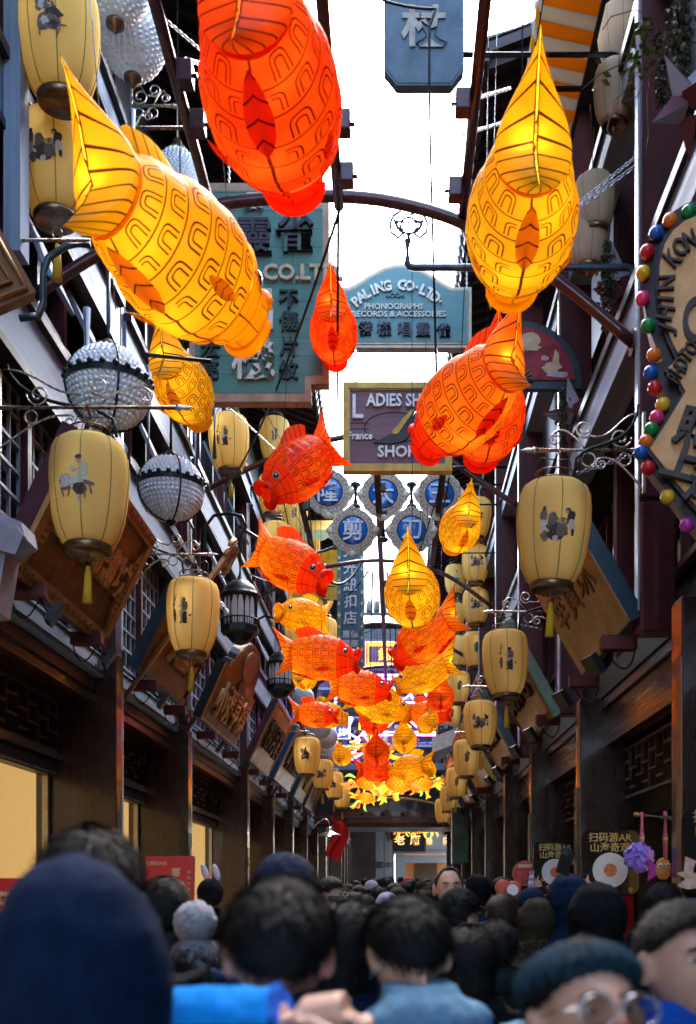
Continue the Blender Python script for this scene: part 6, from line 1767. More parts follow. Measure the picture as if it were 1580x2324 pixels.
m = MB(); m.ring(0.055, 0.085, -0.095, -0.075, 20, mtx=Matrix.Translation((L(1592, 745)[0], 0, L(1592, 745)[1])) @ Matrix.Diagonal((1, 1, 1.7, 1))); m.build('oval_ring', 'bulb_letter', o)

# ------------------------------------------------------------------ awnings, stars, plants at the top of the maroon side
o = thing('striped_awning', 'orange and white striped awning under the maroon eave', 'awning', (1.54, 8.2, 9.55))
for k in range(34):
    mt = 'awning_orange' if k % 2 else 'awning_white'
    m = MB(); y0 = k * 0.16
    m.add([(-0.23, y0, 0.02), (0.30, y0, -0.10), (0.30, y0 + .16, -0.10), (-0.23, y0 + .16, 0.02), (-0.23, y0, 0.035), (0.30, y0, -0.085), (0.30, y0 + .16, -0.085), (-0.23, y0 + .16, 0.035)], [(0, 1, 2, 3), (7, 6, 5, 4), (0, 4, 5, 1), (1, 5, 6, 2), (2, 6, 7, 3), (3, 7, 4, 0)])
    m.build('stripe', mt, o)
    m = MB()
    m.grid(lambda u, v: Vector((-0.25 - 0.03 * math.sin(u * 3), y0 + .16 * v, 0.03 - (0.22 + 0.05 * math.sin(PI * v)) * u)), 4, 4); m.build('valance_flap', mt, o, True)
for k in range(4):
    bar('frame_bar', 'black_iron', o, -0.23, 0.30, k * 1.75 - .02, k * 1.75 + .02, -0.14, -0.11)
bar('frame_rail', 'black_iron', o, -0.25, -0.21, 0, 5.4, -0.03, 0.0); bar('frame_rail', 'black_iron', o, 0.28, 0.32, 0, 5.4, -0.15, -0.11)
o = thing('yellow_awning', 'yellow awning with pale scalloped edge behind the orange carp', 'awning', px(715, 1230, 26))
m = MB(); m.grid(lambda u, v: Vector((-0.75 + 1.5 * u, -0.6 * v, 0.55 - 0.45 * v)), 8, 4); m.build('canopy', 'awning_yellow', o)
m = MB(); m.grid(lambda u, v: Vector((-0.75 + 1.5 * u, -0.62, 0.10 - v * (0.20 + 0.08 * abs(math.sin(u * 4 * PI))))), 40, 3); m.build('valance', 'awning_cream', o, True)
m = MB(); m.grid(lambda u, v: Vector((-0.6 + 1.2 * u, 0.3, -0.1 - 1.3 * v)), 6, 4); m.build('back_cloth', 'awning_yellow', o)
o = thing('grey_awning', 'grey rolled awning with scalloped edge by the low lantern row', 'awning', px(1020, 1690, 29))
m = MB(); m.grid(lambda u, v: Vector((-0.5 + 1.4 * u, -0.5 * v, 0.2 + 0.55 * u - 0.5 * v)), 8, 5); m.build('canopy', 'awning_grey', o)
m = MB(); m.grid(lambda u, v: Vector((-0.5 + 1.4 * u, -0.51, -0.3 + 0.55 * u - v * (0.2 + 0.06 * abs(math.sin(u * 3 * PI))))), 30, 3); m.build('valance', 'awning_grey', o, True)
o = thing('sign_panel', 'cream square panel with one black character by the grey awning', 'sign', px(1012, 1665, 30))
bar('board', 'sign_cream', o, -0.3, 0.3, 0, .05, -.3, .3); glyph('character', '號', 0.5, 'letter_dark', o, 0, -0.01, 0, 0.02, 0.01)
def star(x, y, z, s, mat2, rot, label):
    o = thing('star_lantern', label, 'ornament', px(x, y, z), rot, 'faceted paper stars')
    for k in range(8):
        d = [Vector((math.cos(2 * PI * k / 5), 0, math.sin(2 * PI * k / 5))) if k < 5 else None][0]
        if d is None: d = Vector((0.3 * (k - 6), -1, 0.2))
        ax, sx, sy = frame_from(d)
        m = MB(); m.mat('star_grey'); m.mat('star_maroon')
        b = [ax * 0.25 + sx * .28, ax * .25 + sy * .28, ax * .25 - sx * .28, ax * .25 - sy * .28]
        vs = [p * s for p in b] + [ax * s]
        for i in range(4): m.add([vs[i], vs[(i + 1) % 4], vs[4]], [(0, 1, 2)], i % 2)
        m.build('point', None, o)
    return o
star(1562, 235, 7.0, 0.34, 0, (0.3, 0, 0.5), 'grey and maroon faceted paper star under the hanging plant')
star(1405, 665, 9.8, 0.46, 0, (0.2, .3, 0.9), 'grey and maroon faceted paper star behind the bent pipe bracket')
star(1312, 950, 12.0, 0.48, 0, (0.1, .6, 0.4), 'grey and maroon faceted paper star below the fan sign')
rp = random.Random(21)
def leaf_mass(name, label, cx, cy, z, rx, rz, n, mat, size, hang=True, kind='plant'):
    o = thing(name, label, kind, px(cx, cy, z), group=None)
    m = MB(); k = z / FP
    for i in range(n):
        q = rp.uniform(-1, 1)
        w = (1 - abs(q)) ** 0.5 * (0.7 + .3 * rp.random())
        c = Vector((rp.gauss(0, .45) * rx * k * w, rp.gauss(0, .4) * rx * k * w, q * rz * k))
        d = Vector((rp.gauss(0, .6), rp.gauss(0, .6), -1 if hang else rp.gauss(0, 1))).normalized()
        ax, s_, u_ = frame_from(d)
        L_ = size * rp.uniform(.6, 1.4); W_ = L_ * .32
        b_ = u_ * (L_ * .12)
        m.add([c, c + ax * L_ * .5 + s_ * W_ + b_, c + ax * L_, c + ax * L_ * .5 - s_ * W_ + b_, c + ax * L_ * .5], [(0, 1, 4), (1, 2, 4), (2, 3, 4), (3, 0, 4)])
    stuff(m.build('leaves', mat, o))
    MB().tube([(0, 0, -rz * k), (0.02, 0, 0), (0, 0, rz * k)], 0.008, 5).build('stem', 'vine_stem', o)
    return o
leaf_mass('hanging_plant', 'bunch of dry herbs hanging beside the bent pipe bracket', 1378, 640, 9.5, 26, 100, 420, 'foliage_dry', 0.055)
leaf_mass('hanging_plant', 'bunch of dry herbs hanging below the fan sign', 1278, 940, 11.5, 18, 65, 260, 'foliage_dry', 0.055)
leaf_mass('hanging_plant', 'dense dry trailing plant on the maroon column beside a paper star', 1545, 75, 7.0, 34, 130, 700, 'foliage_dry', 0.05)
leaf_mass('hanging_plant', 'dry trailing tuft hanging beside a paper star', 1505, 190, 7.0, 16, 60, 200, 'foliage_dry', 0.045)
o = thing('green_vine', 'leafy green vine twining across the painted lit edge of the post', 'plant', px(1450, 110, 7.6))
k = 7.6 / FP
def vp(x, y, d=0): return Vector(((x - 1450) * k, d, (110 - y) * k))
for pts in ([(1550, 60), (1500, 90), (1460, 70), (1455, 45)], [(1540, 80), (1490, 120), (1440, 130), (1400, 160), (1360, 175), (1320, 210)], [(1520, 110), (1480, 150), (1470, 220), (1475, 300), (1462, 360)], [(1470, 140), (1420, 200), (1390, 240), (1380, 290), (1395, 330)], [(1500, 60), (1440, 30), (1390, 25), (1370, 60)], [(1490, 130), (1465, 180), (1450, 210), (1415, 240)]):
    MB().tube([vp(x, y, rp.uniform(-.05, .05)) for x, y in pts], 0.004, 5).build('stem', 'vine_stem', o, True)
def leaflet(c, L_, mat='foliage'):
    d = Vector((rp.gauss(0, 1), rp.gauss(0, .6), rp.gauss(-.2, .7))).normalized(); ax, s_, u_ = frame_from(d); W_ = L_ * .42
    m = MB(); m.add([c, c + ax * L_ * .45 + s_ * W_, c + ax * L_, c + ax * L_ * .45 - s_ * W_, c + ax * L_ * .5 - u_ * L_ * .12], [(0, 1, 4), (1, 2, 4), (2, 3, 4), (3, 0, 4)])
    m.build('leaf', mat, o)
for (x, y, n, sp) in ((1452, 55, 7, 9), (1490, 100, 14, 22), (1462, 120, 14, 24), (1440, 135, 10, 16), (1455, 150, 10, 18), (1362, 172, 4, 6), (1482, 70, 6, 12), (1430, 195, 3, 8), (1508, 80, 8, 16)):
    for i in range(n): leaflet(vp(x + rp.gauss(0, sp), y + rp.gauss(0, sp * .8), rp.uniform(-.08, .08)), rp.uniform(.05, .085))
# ------------------------------------------------------------------ shop-level things
z = 10.0
def code_sign(x, y, z, s, label, rot=0):
    """dark round-cornered counter sign: lettering over a white disc with an orange centre (code itself left out)"""
    o = thing('counter_sign', label, 'sign', px(x, y, z), (0, 0, R(rot)), 'round code signs on the counters')
    k = s
    def rr(w, h, r):
        out = []
        for cx, cy, a0 in ((w - r, -h + r, -90), (w - r, h - r, 0), (-w + r, h - r, 90), (-w + r, -h + r, 180)):
            for i in range(7):
                a = R(a0 + 15 * i); out.append((cx + r * math.cos(a), cy + r * math.sin(a)))
        return out
    m = MB(); m.prism(rr(.27 * k, .30 * k, .07 * k), 0, .012); m.build('panel', 'panel_black', o)
    glyph('lettering', '扫码游AR', .095 * k, 'gold_letter', o, 0, -.006, .235 * k, .008, .001)
    glyph('lettering', '山海奇观', .095 * k, 'gold_letter', o, 0, -.006, .14 * k, .008, .001)
    def disc(r, x_, z_, y0, y1, mat, nm):
        m = MB(); m.prism([(x_ + r * math.cos(2 * PI * i / 32), z_ + r * math.sin(2 * PI * i / 32)) for i in range(32)], y0, y1); m.build(nm, mat, o)
    disc(.165 * k, 0, -.075 * k, -.010, -.001, 'disc_white', 'white_disc')
    disc(.062 * k, 0, -.075 * k, -.014, -.010, 'disc_orange', 'orange_centre')
    for (dx, dz, ph) in ((-.22, -.20, .2), (.24, .08, .5)):
        m = MB()
        m.prism([(dx * k + q[0] * k, dz * k + q[1] * k) for q in ((-.04, -.06), (.06, -.05), (.05, 0), (.02, .03), (.015, .09), (-.015, .03), (-.03, .05))], -.012, -.002); m.build('flame_ornament', 'flame_orange', o)
    rq = random.Random(int(x))
    for i in range(7):
        a = (rq.uniform(-.25, .25) * k, rq.uniform(-.28, -.16) * k)
        m = MB(); m.prism([(a[0] + .022 * k * math.cos(2 * PI * j / 10), a[1] + .026 * k * math.sin(2 * PI * j / 10)) for j in range(10)], -.004, -.0008); m.build('printed_lantern', 'toy_orange', o)
    return o
code_sign(1385, 1957, 9.6, 1.0, 'dark counter sign with a large white disc beside the purple flower ball')
code_sign(1260, 1966, 12.6, 1.0, 'dark counter sign with a white disc between two maroon piers')
code_sign(1640, 1930, 7.0, 1.0, 'dark counter sign on the far side of the tall couplet board from the toys', 0)
o = thing('ticket_sign', 'round red ticket sign on the counter beside a rabbit toy', 'sign', px(1192, 1982, 13.2))
k = 13.2 / FP
m = MB(); m.prism([(29 * k * math.cos(2 * PI * i / 32), 29 * k * math.sin(2 * PI * i / 32)) for i in range(32)], 0, .015); m.build('disc', 'disc_red', o)
glyph('lettering', '门票', .13, 'poster_red', o, 0, -.006, 0.0, .006, .003); glyph('lettering', '10', .09, 'carved_dark', o, 0.0, -.006, -.11, .006, .002)
bar('caption_strip', 'poster_cream', o, -.09, .09, -.006, 0, .075, .115)
# counters with red cloth and toys
o = thing('toy_counter', 'red cloth covered counter with toys under the code signs', 'counter', (2.25, 12.2, 0))
bar('table', 'dark_wood', o, -.35, .35, -1.0, .8, 0, 1.45); bar('red_cloth', 'red_cloth', o, -.37, .37, -1.02, .82, 1.0, 1.55)
for i in range(5):
    MB().lathe([(.03, 0), (.05, .04), (.045, .1), (.02, .13)], 10, Matrix.Translation((-.39, -.9 + .3 * i, 1.2))).build('red_bow', 'poster_red', o, True)
# purple paper flower ball on its rail
rail = steel([px(1443, 1848, 8.4), px(1530, 1858, 7.6)], 0.02, 'chrome rail over the toy stall', 'chrome', 'rail', 'stall_rail')
def hanger(x, y, z, label):
    o = thing('hanging_stick', label, 'toy', px(x, y, z), group='pink toy handles on the rail')
    m = MB(); m.lathe([(.011, .13), (.017, .12), (.010, .06), (.013, -.03), (.022, -.07), (.018, -.10), (.015, -.24), (0, -.24)], 12); m.build('handle', 'rod_pink', o, True)
    MB().ball((0, -.02, -.085), .016, 8, 6).build('flower_badge', 'bulb_yellow', o, True)
hanger(1457, 1880, 8.2, 'pink toy handle above the purple flower ball')
hanger(1510, 1880, 7.8, 'pink toy handle above the magenta mask toy')
o = thing('flower_ball', 'purple paper flower ball hanging from the stall rail', 'toy', px(1450, 1946, 8.2))
MB().ball((0, 0, 0), .085, 14, 10).build('core', 'flower_purple', o, True)
for i in range(70):
    a = math.acos(1 - 2 * (i + .5) / 70); b = i * 2.399
    n = Vector((math.sin(a) * math.cos(b), math.sin(a) * math.sin(b), math.cos(a)))
    q = n.to_track_quat('Z', 'Y').to_matrix().to_4x4(); mt = Matrix.Translation(n * .088) @ q @ Matrix.Rotation(rp.uniform(0, 6), 4, 'Z')
    m = MB(); m.grid(lambda u, v: mt @ Vector(((u - .5) * .075, (v - .5) * .06, .04 * math.cos(PI * (u - .5)) - .05 * abs(u - .5) + .02 * (v - .5))), 3, 3); m.build('paper_petal', 'flower_purple', o)
o = thing('mask_toy', 'magenta and orange winged mask toy beside the flower ball', 'toy', px(1505, 1972, 7.8)); o.scale = (.78, .78, .78)
m = MB(); m.ball((0, 0, 0), .10, 14, 10, (.8, .35, 1.1)); m.build('face', 'toy_orange', o, True)
for s_ in (-1, 1):
    MB().ball((s_ * .035, -.035, .03), .024, 10, 8, (1, .6, 1)).build('eye', 'eye_white', o, True)
    MB().ball((s_ * .035, -.047, .03), .012, 8, 6).build('pupil', 'enamel_blue', o, True)
    m = MB(); m.prism([(s_ * .05, .02), (s_ * .16, .10), (s_ * .13, 0), (s_ * .15, -.12), (s_ * .06, -.06)][::s_], -.01, .02); m.build('wing', 'toy_magenta', o)
o = thing('flame_cutout', 'orange and white flame shaped cutout beside the tall couplet board', 'ornament', px(1570, 1995, 6.8))
m = MB(); m.prism([(-.10, -.05), (-.02, -.07), (.10, -.05), (.05, .0), (.08, .06), (.0, .03), (.03, .12), (-.04, .15), (-.05, .05), (-.10, .04), (-.04, .0)], 0, .01); m.build('board', 'flame_orange', o)
o = thing('rabbit_toy', 'small white rabbit toy in front of the round ticket sign', 'toy', px(1207, 1998, 12.6))
MB().ball((0, 0, -.05), .05, 10, 8, (1, 1, 1.2)).build('body', 'globe_white', o, True); MB().ball((0, -.01, .03), .038, 10, 8).build('head', 'globe_white', o, True)
for s_ in (-1, 1): MB().ball((s_ * .018, 0, .09), .012, 8, 6, (1, 1, 3)).build('ear', 'globe_white', o, True)
o = thing('handle_lantern', 'small red paper lantern fan with a white disc held on a stick', 'toy', px(1150, 2025, 9.0))
for (x_, z_, r_) in ((-.03, .04, .075), (.06, .03, .07), (.02, -.07, .075)):
    MB().ball((x_, 0, z_), r_, 10, 8, (1, .3, 1)).build('paper_lobe', 'disc_red', o, True)
m = MB(); m.prism([(.05 + .05 * math.cos(2 * PI * i / 20), .02 + .05 * math.sin(2 * PI * i / 20)) for i in range(20)], -.03, -.024); m.build('disc', 'disc_white', o)
MB().tube([(.0, 0, -.1), (-.02, 0, -.5)], .008, 6).build('stick', 'brass', o)
# stall interior light
o = thing('stall_interior', 'warm lit niche behind the hanging toys', 'niche', (2.62, 8.35, 0.9))
bar('lit_panel', 'shop_glow', o, .05, .08, -.75, .35, 0.2, 1.95); bar('shelf', 'shop_wood', o, -.1, .05, -.75, .35, 1.5, 1.56); bar('head_board', 'shop_wood', o, -.12, .05, -.75, .35, 1.95, 2.1)

# red posters on the lit side
def poster(x0, x1, y0, y1, z, label, txt):
    c = px((x0 + x1) / 2, (y0 + y1) / 2, z); w = (x1 - x0) * z / FP / 2; h = (y1 - y0) * z / FP / 2
    o = thing('red_poster', label, 'poster', c)
    bar('board', 'poster_red', o, -w, w, 0, .02, -h, h)
    if txt:
        for ch, a, b, s_ in (('荡', .26, .42, .16), ('奇', -.02, .02, .12), ('豫', .38, -.06, .20), ('记', .30, -.42, .07)):
            glyph('character', ch, s_ * h * 2.0, 'poster_gold', o, a * w, -.004, b * h, .004, .002, 1, 0, .15)
        for i, ch in enumerate('豫园迎新年'): glyph('character', ch, .13 * h, 'poster_gold', o, .80 * w, -.004, (.42 - .2 * i) * h, .003)
        glyph('lettering', '豫园商城', .15 * h, 'poster_gold', o, -.45 * w, -.004, .74 * h, .003)
        MB().ring(.05 * h, .065 * h, -.004, -.001, 16, mtx=Matrix.Translation((-.85 * w, 0, .74 * h))).build('seal', 'poster_gold', o)
        m = MB(); m.prism([(-.55 * w + .35 * w * math.cos(2 * PI * i / 24), -.1 * h + .32 * w * math.sin(2 * PI * i / 24)) for i in range(24)], -.003, -.001); m.build('cream_disc', 'poster_cream', o)
    else:
        for ch, a, b in (('荡', .25, .1), ('豫', .1, -.35)): glyph('character', ch, .55 * h, 'poster_gold', o, a * w, -.004, b * h, .004, .002, 1, 0, .15)
    return o
poster(330, 440, 1943, 2070, 7.5, 'red poster with gold brush lettering beside a lacquered pier', True)
poster(-60, 48, 1993, 2090, 5.5, 'red poster with gold lettering partly hidden by the crowd', False)
steel([px(440, 1943, 7.55), px(440, 2300, 7.55)], .01, 'thin steel leg of the red poster', 'chrome', 'post', 'poster_post')
# lamps inside the second shop
o = thing('shop_strip_light', 'bright strip light inside the second lit shop', 'lamp', (XL - 1.0, 12.4, 2.62)); bar('tube', 'shop_glow_hot', o, -.03, .03, 0, 1.4, -.02, .02); bar('housing', 'white_wall', o, -.04, .04, 0, 1.4, .021, .06)
# grey timber corbel at the edge
o = thing('corbel', 'pale timber corbel end jutting beside the fretwork plaque', 'corbel', px(15, 1270, 6.6))
m = MB(); m.prism([(-.3, -.40), (-.02, -.36), (.04, .02), (.16, .10), (.14, .20), (-.05, .28), (-.3, .30)], -.12, .12); m.build('block', 'star_grey', o)
m = MB(); m.prism([(-.3, .08), (.12, -.02), (.17, .10), (.12, .16), (-.3, .30)], -.17, -.121); m.build('roll_moulding', 'star_grey', o)
o = thing('carved_plaque_corner', 'corner of a gilt carved plaque jutting in beside the stacked lanterns', 'sign', px(-10, 640, 6.4), (0, 0, R(25)))
m = MB(); m.prism([(-.4, -.45), (.24, .0), (-.02, .42), (-.4, .55)], 0, .12); m.build('board', 'plaque_gold_dark', o)
m = MB(); m.tube([(-.36, -.015, -.36), (.18, -.015, .0), (-.04, -.015, .35), (-.36, -.015, .46)], .018, 6); m.tube([(-.34, -.012, -.26), (.09, -.012, .02), (-.07, -.012, .26), (-.3, -.012, .36)], .016, 6); m.build('carved_line', 'plaque_trim', o, True)
MB().tube(bez((-.3, -.01, -.1), (-.1, -.01, -.05), (0, -.01, .1), (-.25, -.01, .2), 8), .016, 6).build('carved_scroll', 'carved_dark', o, True)
steel([px(80, 718, 7.4), px(85, 722, 7.4), px(98, 690, 7.4), px(98, 620, 7.4), px(110, 585, 7.4), px(150, 558, 7.4), px(205, 556, 7.4)][::-1] + [px(45, 722, 7.4)], .026, 'dark curved pipe on the wall below the stacked lanterns', 'steel_blue')
steel([px(330, 805, 9), px(480, 820, 9)], .02, 'dark rod behind the beaded globe', 'steel_blue')
for x, z, y0, y1 in ((197, 9.0, 700, 1060), (337, 11.3, 830, 1160), (442, 15.2, 940, 1240), (487, 15.3, 920, 1040), (300, 10.0, 250, 560)):
    p, q = px(x, y0, z), px(x, y1, z)
    steel([p, q], .035, 'pale grey downpipe on the lit shop side', 'band_grey', 'pipe', 'downpipe', 'downpipes on the lit shop side')
# ------------------------------------------------------------------ people
def remesh(mb, voxel, smooth_it=2, name='person_mesh'):
    me = mb.mesh(name, None, True)
    ob = bpy.data.objects.new('tmp', me); COL.objects.link(ob)
    md = ob.modifiers.new('r', 'REMESH'); md.mode = 'VOXEL'; md.voxel_size = voxel; md.use_smooth_shade = True
    if smooth_it:
        sm = ob.modifiers.new('s', 'SMOOTH'); sm.iterations = smooth_it; sm.factor = 0.5
    dg = bpy.context.evaluated_depsgraph_get()
    out = bpy.data.meshes.new_from_object(ob.evaluated_get(dg))
    bpy.data.objects.remove(ob)
    out.polygons.foreach_set('use_smooth', [True] * len(out.polygons))
    return out
def gss(d, s): return math.exp(-(d * d) / (2 * s * s))
HC = 1.585      # head centre height of a 1.70 m figure ; face towards -y
def head_pt(u, v, off=0.0, face=True):
    a, b = PI * (u - .5), 2 * PI * v
    n = Vector((math.cos(a) * math.sin(b), -math.cos(a) * math.cos(b), math.sin(a)))
    x, y, z = n.x * .077, n.y * .098, n.z * .118
    if n.z < 0:
        q = -n.z
        x *= 1 - .30 * q ** 1.6; y *= 1 - .12 * q
        y -= .018 * q
    else:
        y += .010 * n.z
    if face and n.y < 0:
        y -= .026 * gss(x, .012) * gss(z + .022, .018) + .010 * gss(x, .010) * gss(z - .005, .02)
        y -= .007 * gss(z - .034, .012) * gss(x, .05)
        for s in (-1, 1): y += .010 * gss(x - s * .030, .014) * gss(z - .012, .011); 
        y -= .007 * gss(x, .022) * gss(z + .062, .010)
        y -= .008 * gss(x, .02) * gss(z + .10, .015)
    p = Vector((x, y, z))
    return p + n * off
def add_head(m, off=0.0):
    m.grid(lambda u, v: head_pt(u, v, off) + Vector((0, 0, HC)), 40, 48, True)
    for s in (-1, 1):
        m.ball((s * .086, .010, HC - .014), .036, 12, 10, (.34, .72, 1.05), Matrix.Rotation(R(-12 * s), 4, 'Z').to_3x3())
        m.ball((s * .090, .006, HC + .006), .026, 10, 8, (.42, .8, .9))
def loft(m, rings, n=24):
    """rings: (z, cx, cy, rx, ry)"""
    m.grid(lambda u, v: Vector((0, 0, 0)), 1, 3) if False else None
    k = len(rings) - 1
    def fn(u, v):
        t_ = u * k; i = min(int(t_), k - 1); q = t_ - i
        r = [a + (b - a) * q for a, b in zip(rings[i], rings[i + 1])]
        a = 2 * PI * v; e = .85
        c, s = math.cos(a), math.sin(a)
        return Vector((r[1] + r[3] * math.copysign(abs(c) ** e, c), r[2] + r[4] * math.copysign(abs(s) ** e, s), r[0]))
    vs_n = k * 3
    m.grid(fn, vs_n, n, True)
    for idx in (0, -1):
        z, cx, cy, rx, ry = rings[idx]
        ring = [Vector((cx + rx * math.cos(2 * PI * i / n), cy + ry * math.sin(2 * PI * i / n), z)) for i in range(n)]
        m.add(ring, [tuple(range(n)) if idx == -1 else tuple(range(n - 1, -1, -1))])
def hand(m, w, d, up, s=1.0, sc=1.0):
    """palm at wrist w pointing along d; five curled fingers, thumb at the side"""
    d = Vector(d).normalized(); up = Vector(up); up = (up - d * up.dot(d)).normalized(); side = d.cross(up)
    w = Vector(w)
    m.tube([w - d * .02, w + d * .03 * sc, w + d * .09 * sc], [.026 * sc, .034 * sc, .036 * sc], 10)
    for i, L_ in enumerate((.070, .080, .075, .058)):
        b = w + d * .085 * sc + side * (.027 - .018 * i) * sc
        m.tube([b, b + (d * .9 - up * .3) * L_ * .5 * sc, b + (d * .45 - up * .85) * L_ * .85 * sc + d * .01, b + (d * .2 - up * 1.0) * L_ * sc], [.0095 * sc, .0092 * sc, .0085 * sc, .0065 * sc], 8)
    t0 = w + d * .03 * sc + side * .030 * sc
    m.tube([t0, t0 + (side * .8 + d * .6) * .035 * sc, t0 + (side * .6 + d * 1.0 - up * .3) * .06 * sc], [.013 * sc, .011 * sc, .008 * sc], 8)
ARMS = {
 'down': [((-.20, .01, 1.36), (-.27, .03, 1.08), (-.25, -.05, .83)), ((.20, .01, 1.36), (.27, .03, 1.08), (.25, -.05, .83))],
 'fwd': [((-.20, .01, 1.36), (-.25, -.02, 1.10), (-.12, -.26, 1.16)), ((.20, .01, 1.36), (.25, -.02, 1.10), (.12, -.26, 1.16))],
}
def body_mesh(pose):
    m = MB(); add_head(m)
    m.tube([(0, .018, HC - .06), (0, .022, HC - .14), (0, .02, 1.38)], [.058, .056, .066], 16)
    loft(m, [(.86, 0, 0, .15, .10), (1.0, 0, 0, .155, .105), (1.15, 0, 0, .15, .10), (1.30, 0, 0, .17, .105), (1.40, 0, .01, .15, .085), (1.44, 0, .015, .07, .06)])
    for a, b, c in ARMS[pose]:
        m.tube([a, Vector(a).lerp(Vector(b), .5), b, Vector(b).lerp(Vector(c), .5), c], [.056, .046, .040, .036, .026], 10)
        dd = Vector(c) - Vector(b)
        hand(m, c, dd, (0, 0, 1) if pose == 'fwd' else (0, 1, 0), 1 if a[0] > 0 else -1)
    for s in (-1, 1):
        m.tube([(s * .085, 0, .90), (s * .09, -.01, .70), (s * .09, -.005, .50), (s * .09, .01, .28), (s * .09, .02, .09)], [.085, .075, .055, .052, .036], 12)
        m.tube([(s * .09, .04, .05), (s * .09, -.05, .04), (s * .095, -.15, .03)], [.036, .038, .03], 10)
    return remesh(m, .0095, 2, 'person_body')
def wrinkle(me, amp=.007):
    from mathutils import noise
    ns = [v.normal.copy() for v in me.vertices]
    for v, n in zip(me.vertices, ns):
        p = v.co
        v.co = p + n * (amp * noise.noise(Vector((p.x * 9, p.y * 9, p.z * 26))) + amp * .7 * noise.noise(p * 38))
    return me
def coat_mesh(pose, collar=True, bulk=1.0, hood=None, quilt=False):
    m = MB()
    b = bulk
    top = [(1.30, 0, .005, .205 * b, .135 * b), (1.38, 0, .012, .185 * b, .115 * b), (1.425, 0, .02, .13, .095), (1.455, 0, .02, .088, .08)]
    loft(m, [(.72, 0, 0, .205 * b, .15 * b), (.85, 0, 0, .20 * b, .145 * b), (1.0, 0, 0, .185 * b, .135 * b), (1.15, 0, 0, .19 * b, .135 * b)] + top)
    for a, c, e in ARMS[pose]:
        a, c, e = Vector(a), Vector(c), Vector(e)
        s = 1 if a.x > 0 else -1
        m.tube([(s * .12, .01, 1.385), a, a.lerp(c, .5), c, c.lerp(e, .5), c.lerp(e, .93)], [.07, .082 * b, .070 * b, .066 * b, .056 * b, .048 * b], 12)
    if collar:
        loft(m, [(1.40, 0, .022, .115, .10), (1.46, 0, .026, .090, .088), (1.505, 0, .030, .084, .084)])
    if hood == 'down':
        m.ball((0, .10, 1.42), .13, 16, 10, (1.15, .6, .55))
    return wrinkle(remesh(m, .0125, 3, 'coat'))
def hood_mesh(pointed=0.0, wide=1.0, fallen=0.0):
    """raised hood: shell round the head, open at the face, running down to the shoulders"""
    m = MB()
    def fn(u, v):
        # u 0 = hem on the shoulders, 1 = crown ; v round from one cheek over the back to the other
        a = R(-52) + v * R(284)
        z = 1.30 + (1.735 + pointed - 1.30) * u
        q = max(0.0, (u - .55) / .45)
        if pointed > 0: r_ = .158 * (1 - math.exp(-(1 - u) * .5 / .085)) ** .62 * wide
        r = (.150 - .02 * math.sin(PI * min(1, u / .6))) * wide * math.sqrt(max(0, 1 - q ** 2.3)) + (.085 * wide * (1 - u / .3) if u < .3 else 0)
        if pointed > 0: r = r_ + (.07 * (1 - u / .3) if u < .3 else 0)
        return Vector((r * .92 * math.cos(a), .015 + .03 * u + r * 1.05 * math.sin(a) , z))
    m.grid(fn, 24, 40, False)
    m.grid(lambda u, v: fn(u, v) * 1.0 - Vector((0, 0, 0)) + Vector((-.012 * math.cos(R(-52) + v * R(284)), -.012 * math.sin(R(-52) + v * R(284)), -.008 * u)), 24, 40, False)
    return wrinkle(m.mesh('hood', None, True), .010)
def cap_mesh(zlow_front, zlow_back, off, name, mat=None, jag=0.0, vol=0.0, temple=0.02, top=0.0, sharp=False, ribs=0):
    """hair or hat shell on the head above a hairline"""
    m = MB(); rj = random.Random(4)
    def fn(u, v):
        b = 2 * PI * v
        w = .5 - .5 * math.cos(b)             # 0 front, 1 back
        if sharp: w = max(0.0, min(1.0, (w - .22) / .3)); w = w * w * (3 - 2 * w)
        side = abs(math.sin(b))
        low = zlow_front + (zlow_back - zlow_front) * w ** 1.1 - temple * side * (1 - w)
        low = max(-.98, min(.95, low))
        zz = low + (1 - low) * u
        uu = .5 + math.asin(zz) / PI
        o_ = off * (min(1, u * 5) if jag == 0 else min(1, .35 + u * 5)) + vol * math.sin(PI * min(1, u * 1.0)) * (.4 + .6 * w) + top * max(0, zz)
        if ribs: o_ += .0045 * math.sin(ribs * b) * min(1, (1 - u) * 2)
        o_ += jag * (rj.random() - .5)
        return head_pt(uu, v, o_, False) + Vector((0, 0, HC))
    m.grid(fn, 22, 56 if not ribs else ribs * 8, True)
    return m.mesh(name, None, True)
def long_hair_mesh(length):
    m = MB(); rj = random.Random(9)
    def fn(u, v):
        a = R(-28) + v * R(236)
        z = HC + .06 - (length + .06) * u
        r = .094 + .018 * math.sin(PI * min(1, u * 1.4)) - .02 * u + .006 * rj.random()
        return Vector((r * math.cos(a) * .98, .012 + r * 1.08 * math.sin(a) + .05 * u, z))
    m.grid(fn, 16, 36, False)
    m.grid(lambda u, v: fn(u, v) * .93 + Vector((0, 0, (HC - length / 2) * .07)), 16, 36, False)
    return m.mesh('long_hair', None, True)
def disp(me, amp, scale, seed=0):
    from mathutils import noise
    for v in me.vertices:
        n = noise.noise(v.co * scale + Vector((seed, 0, 0)))
        d = Vector((v.co.x, v.co.y, v.co.z - HC)).normalized()
        v.co += d * amp * n
    return me
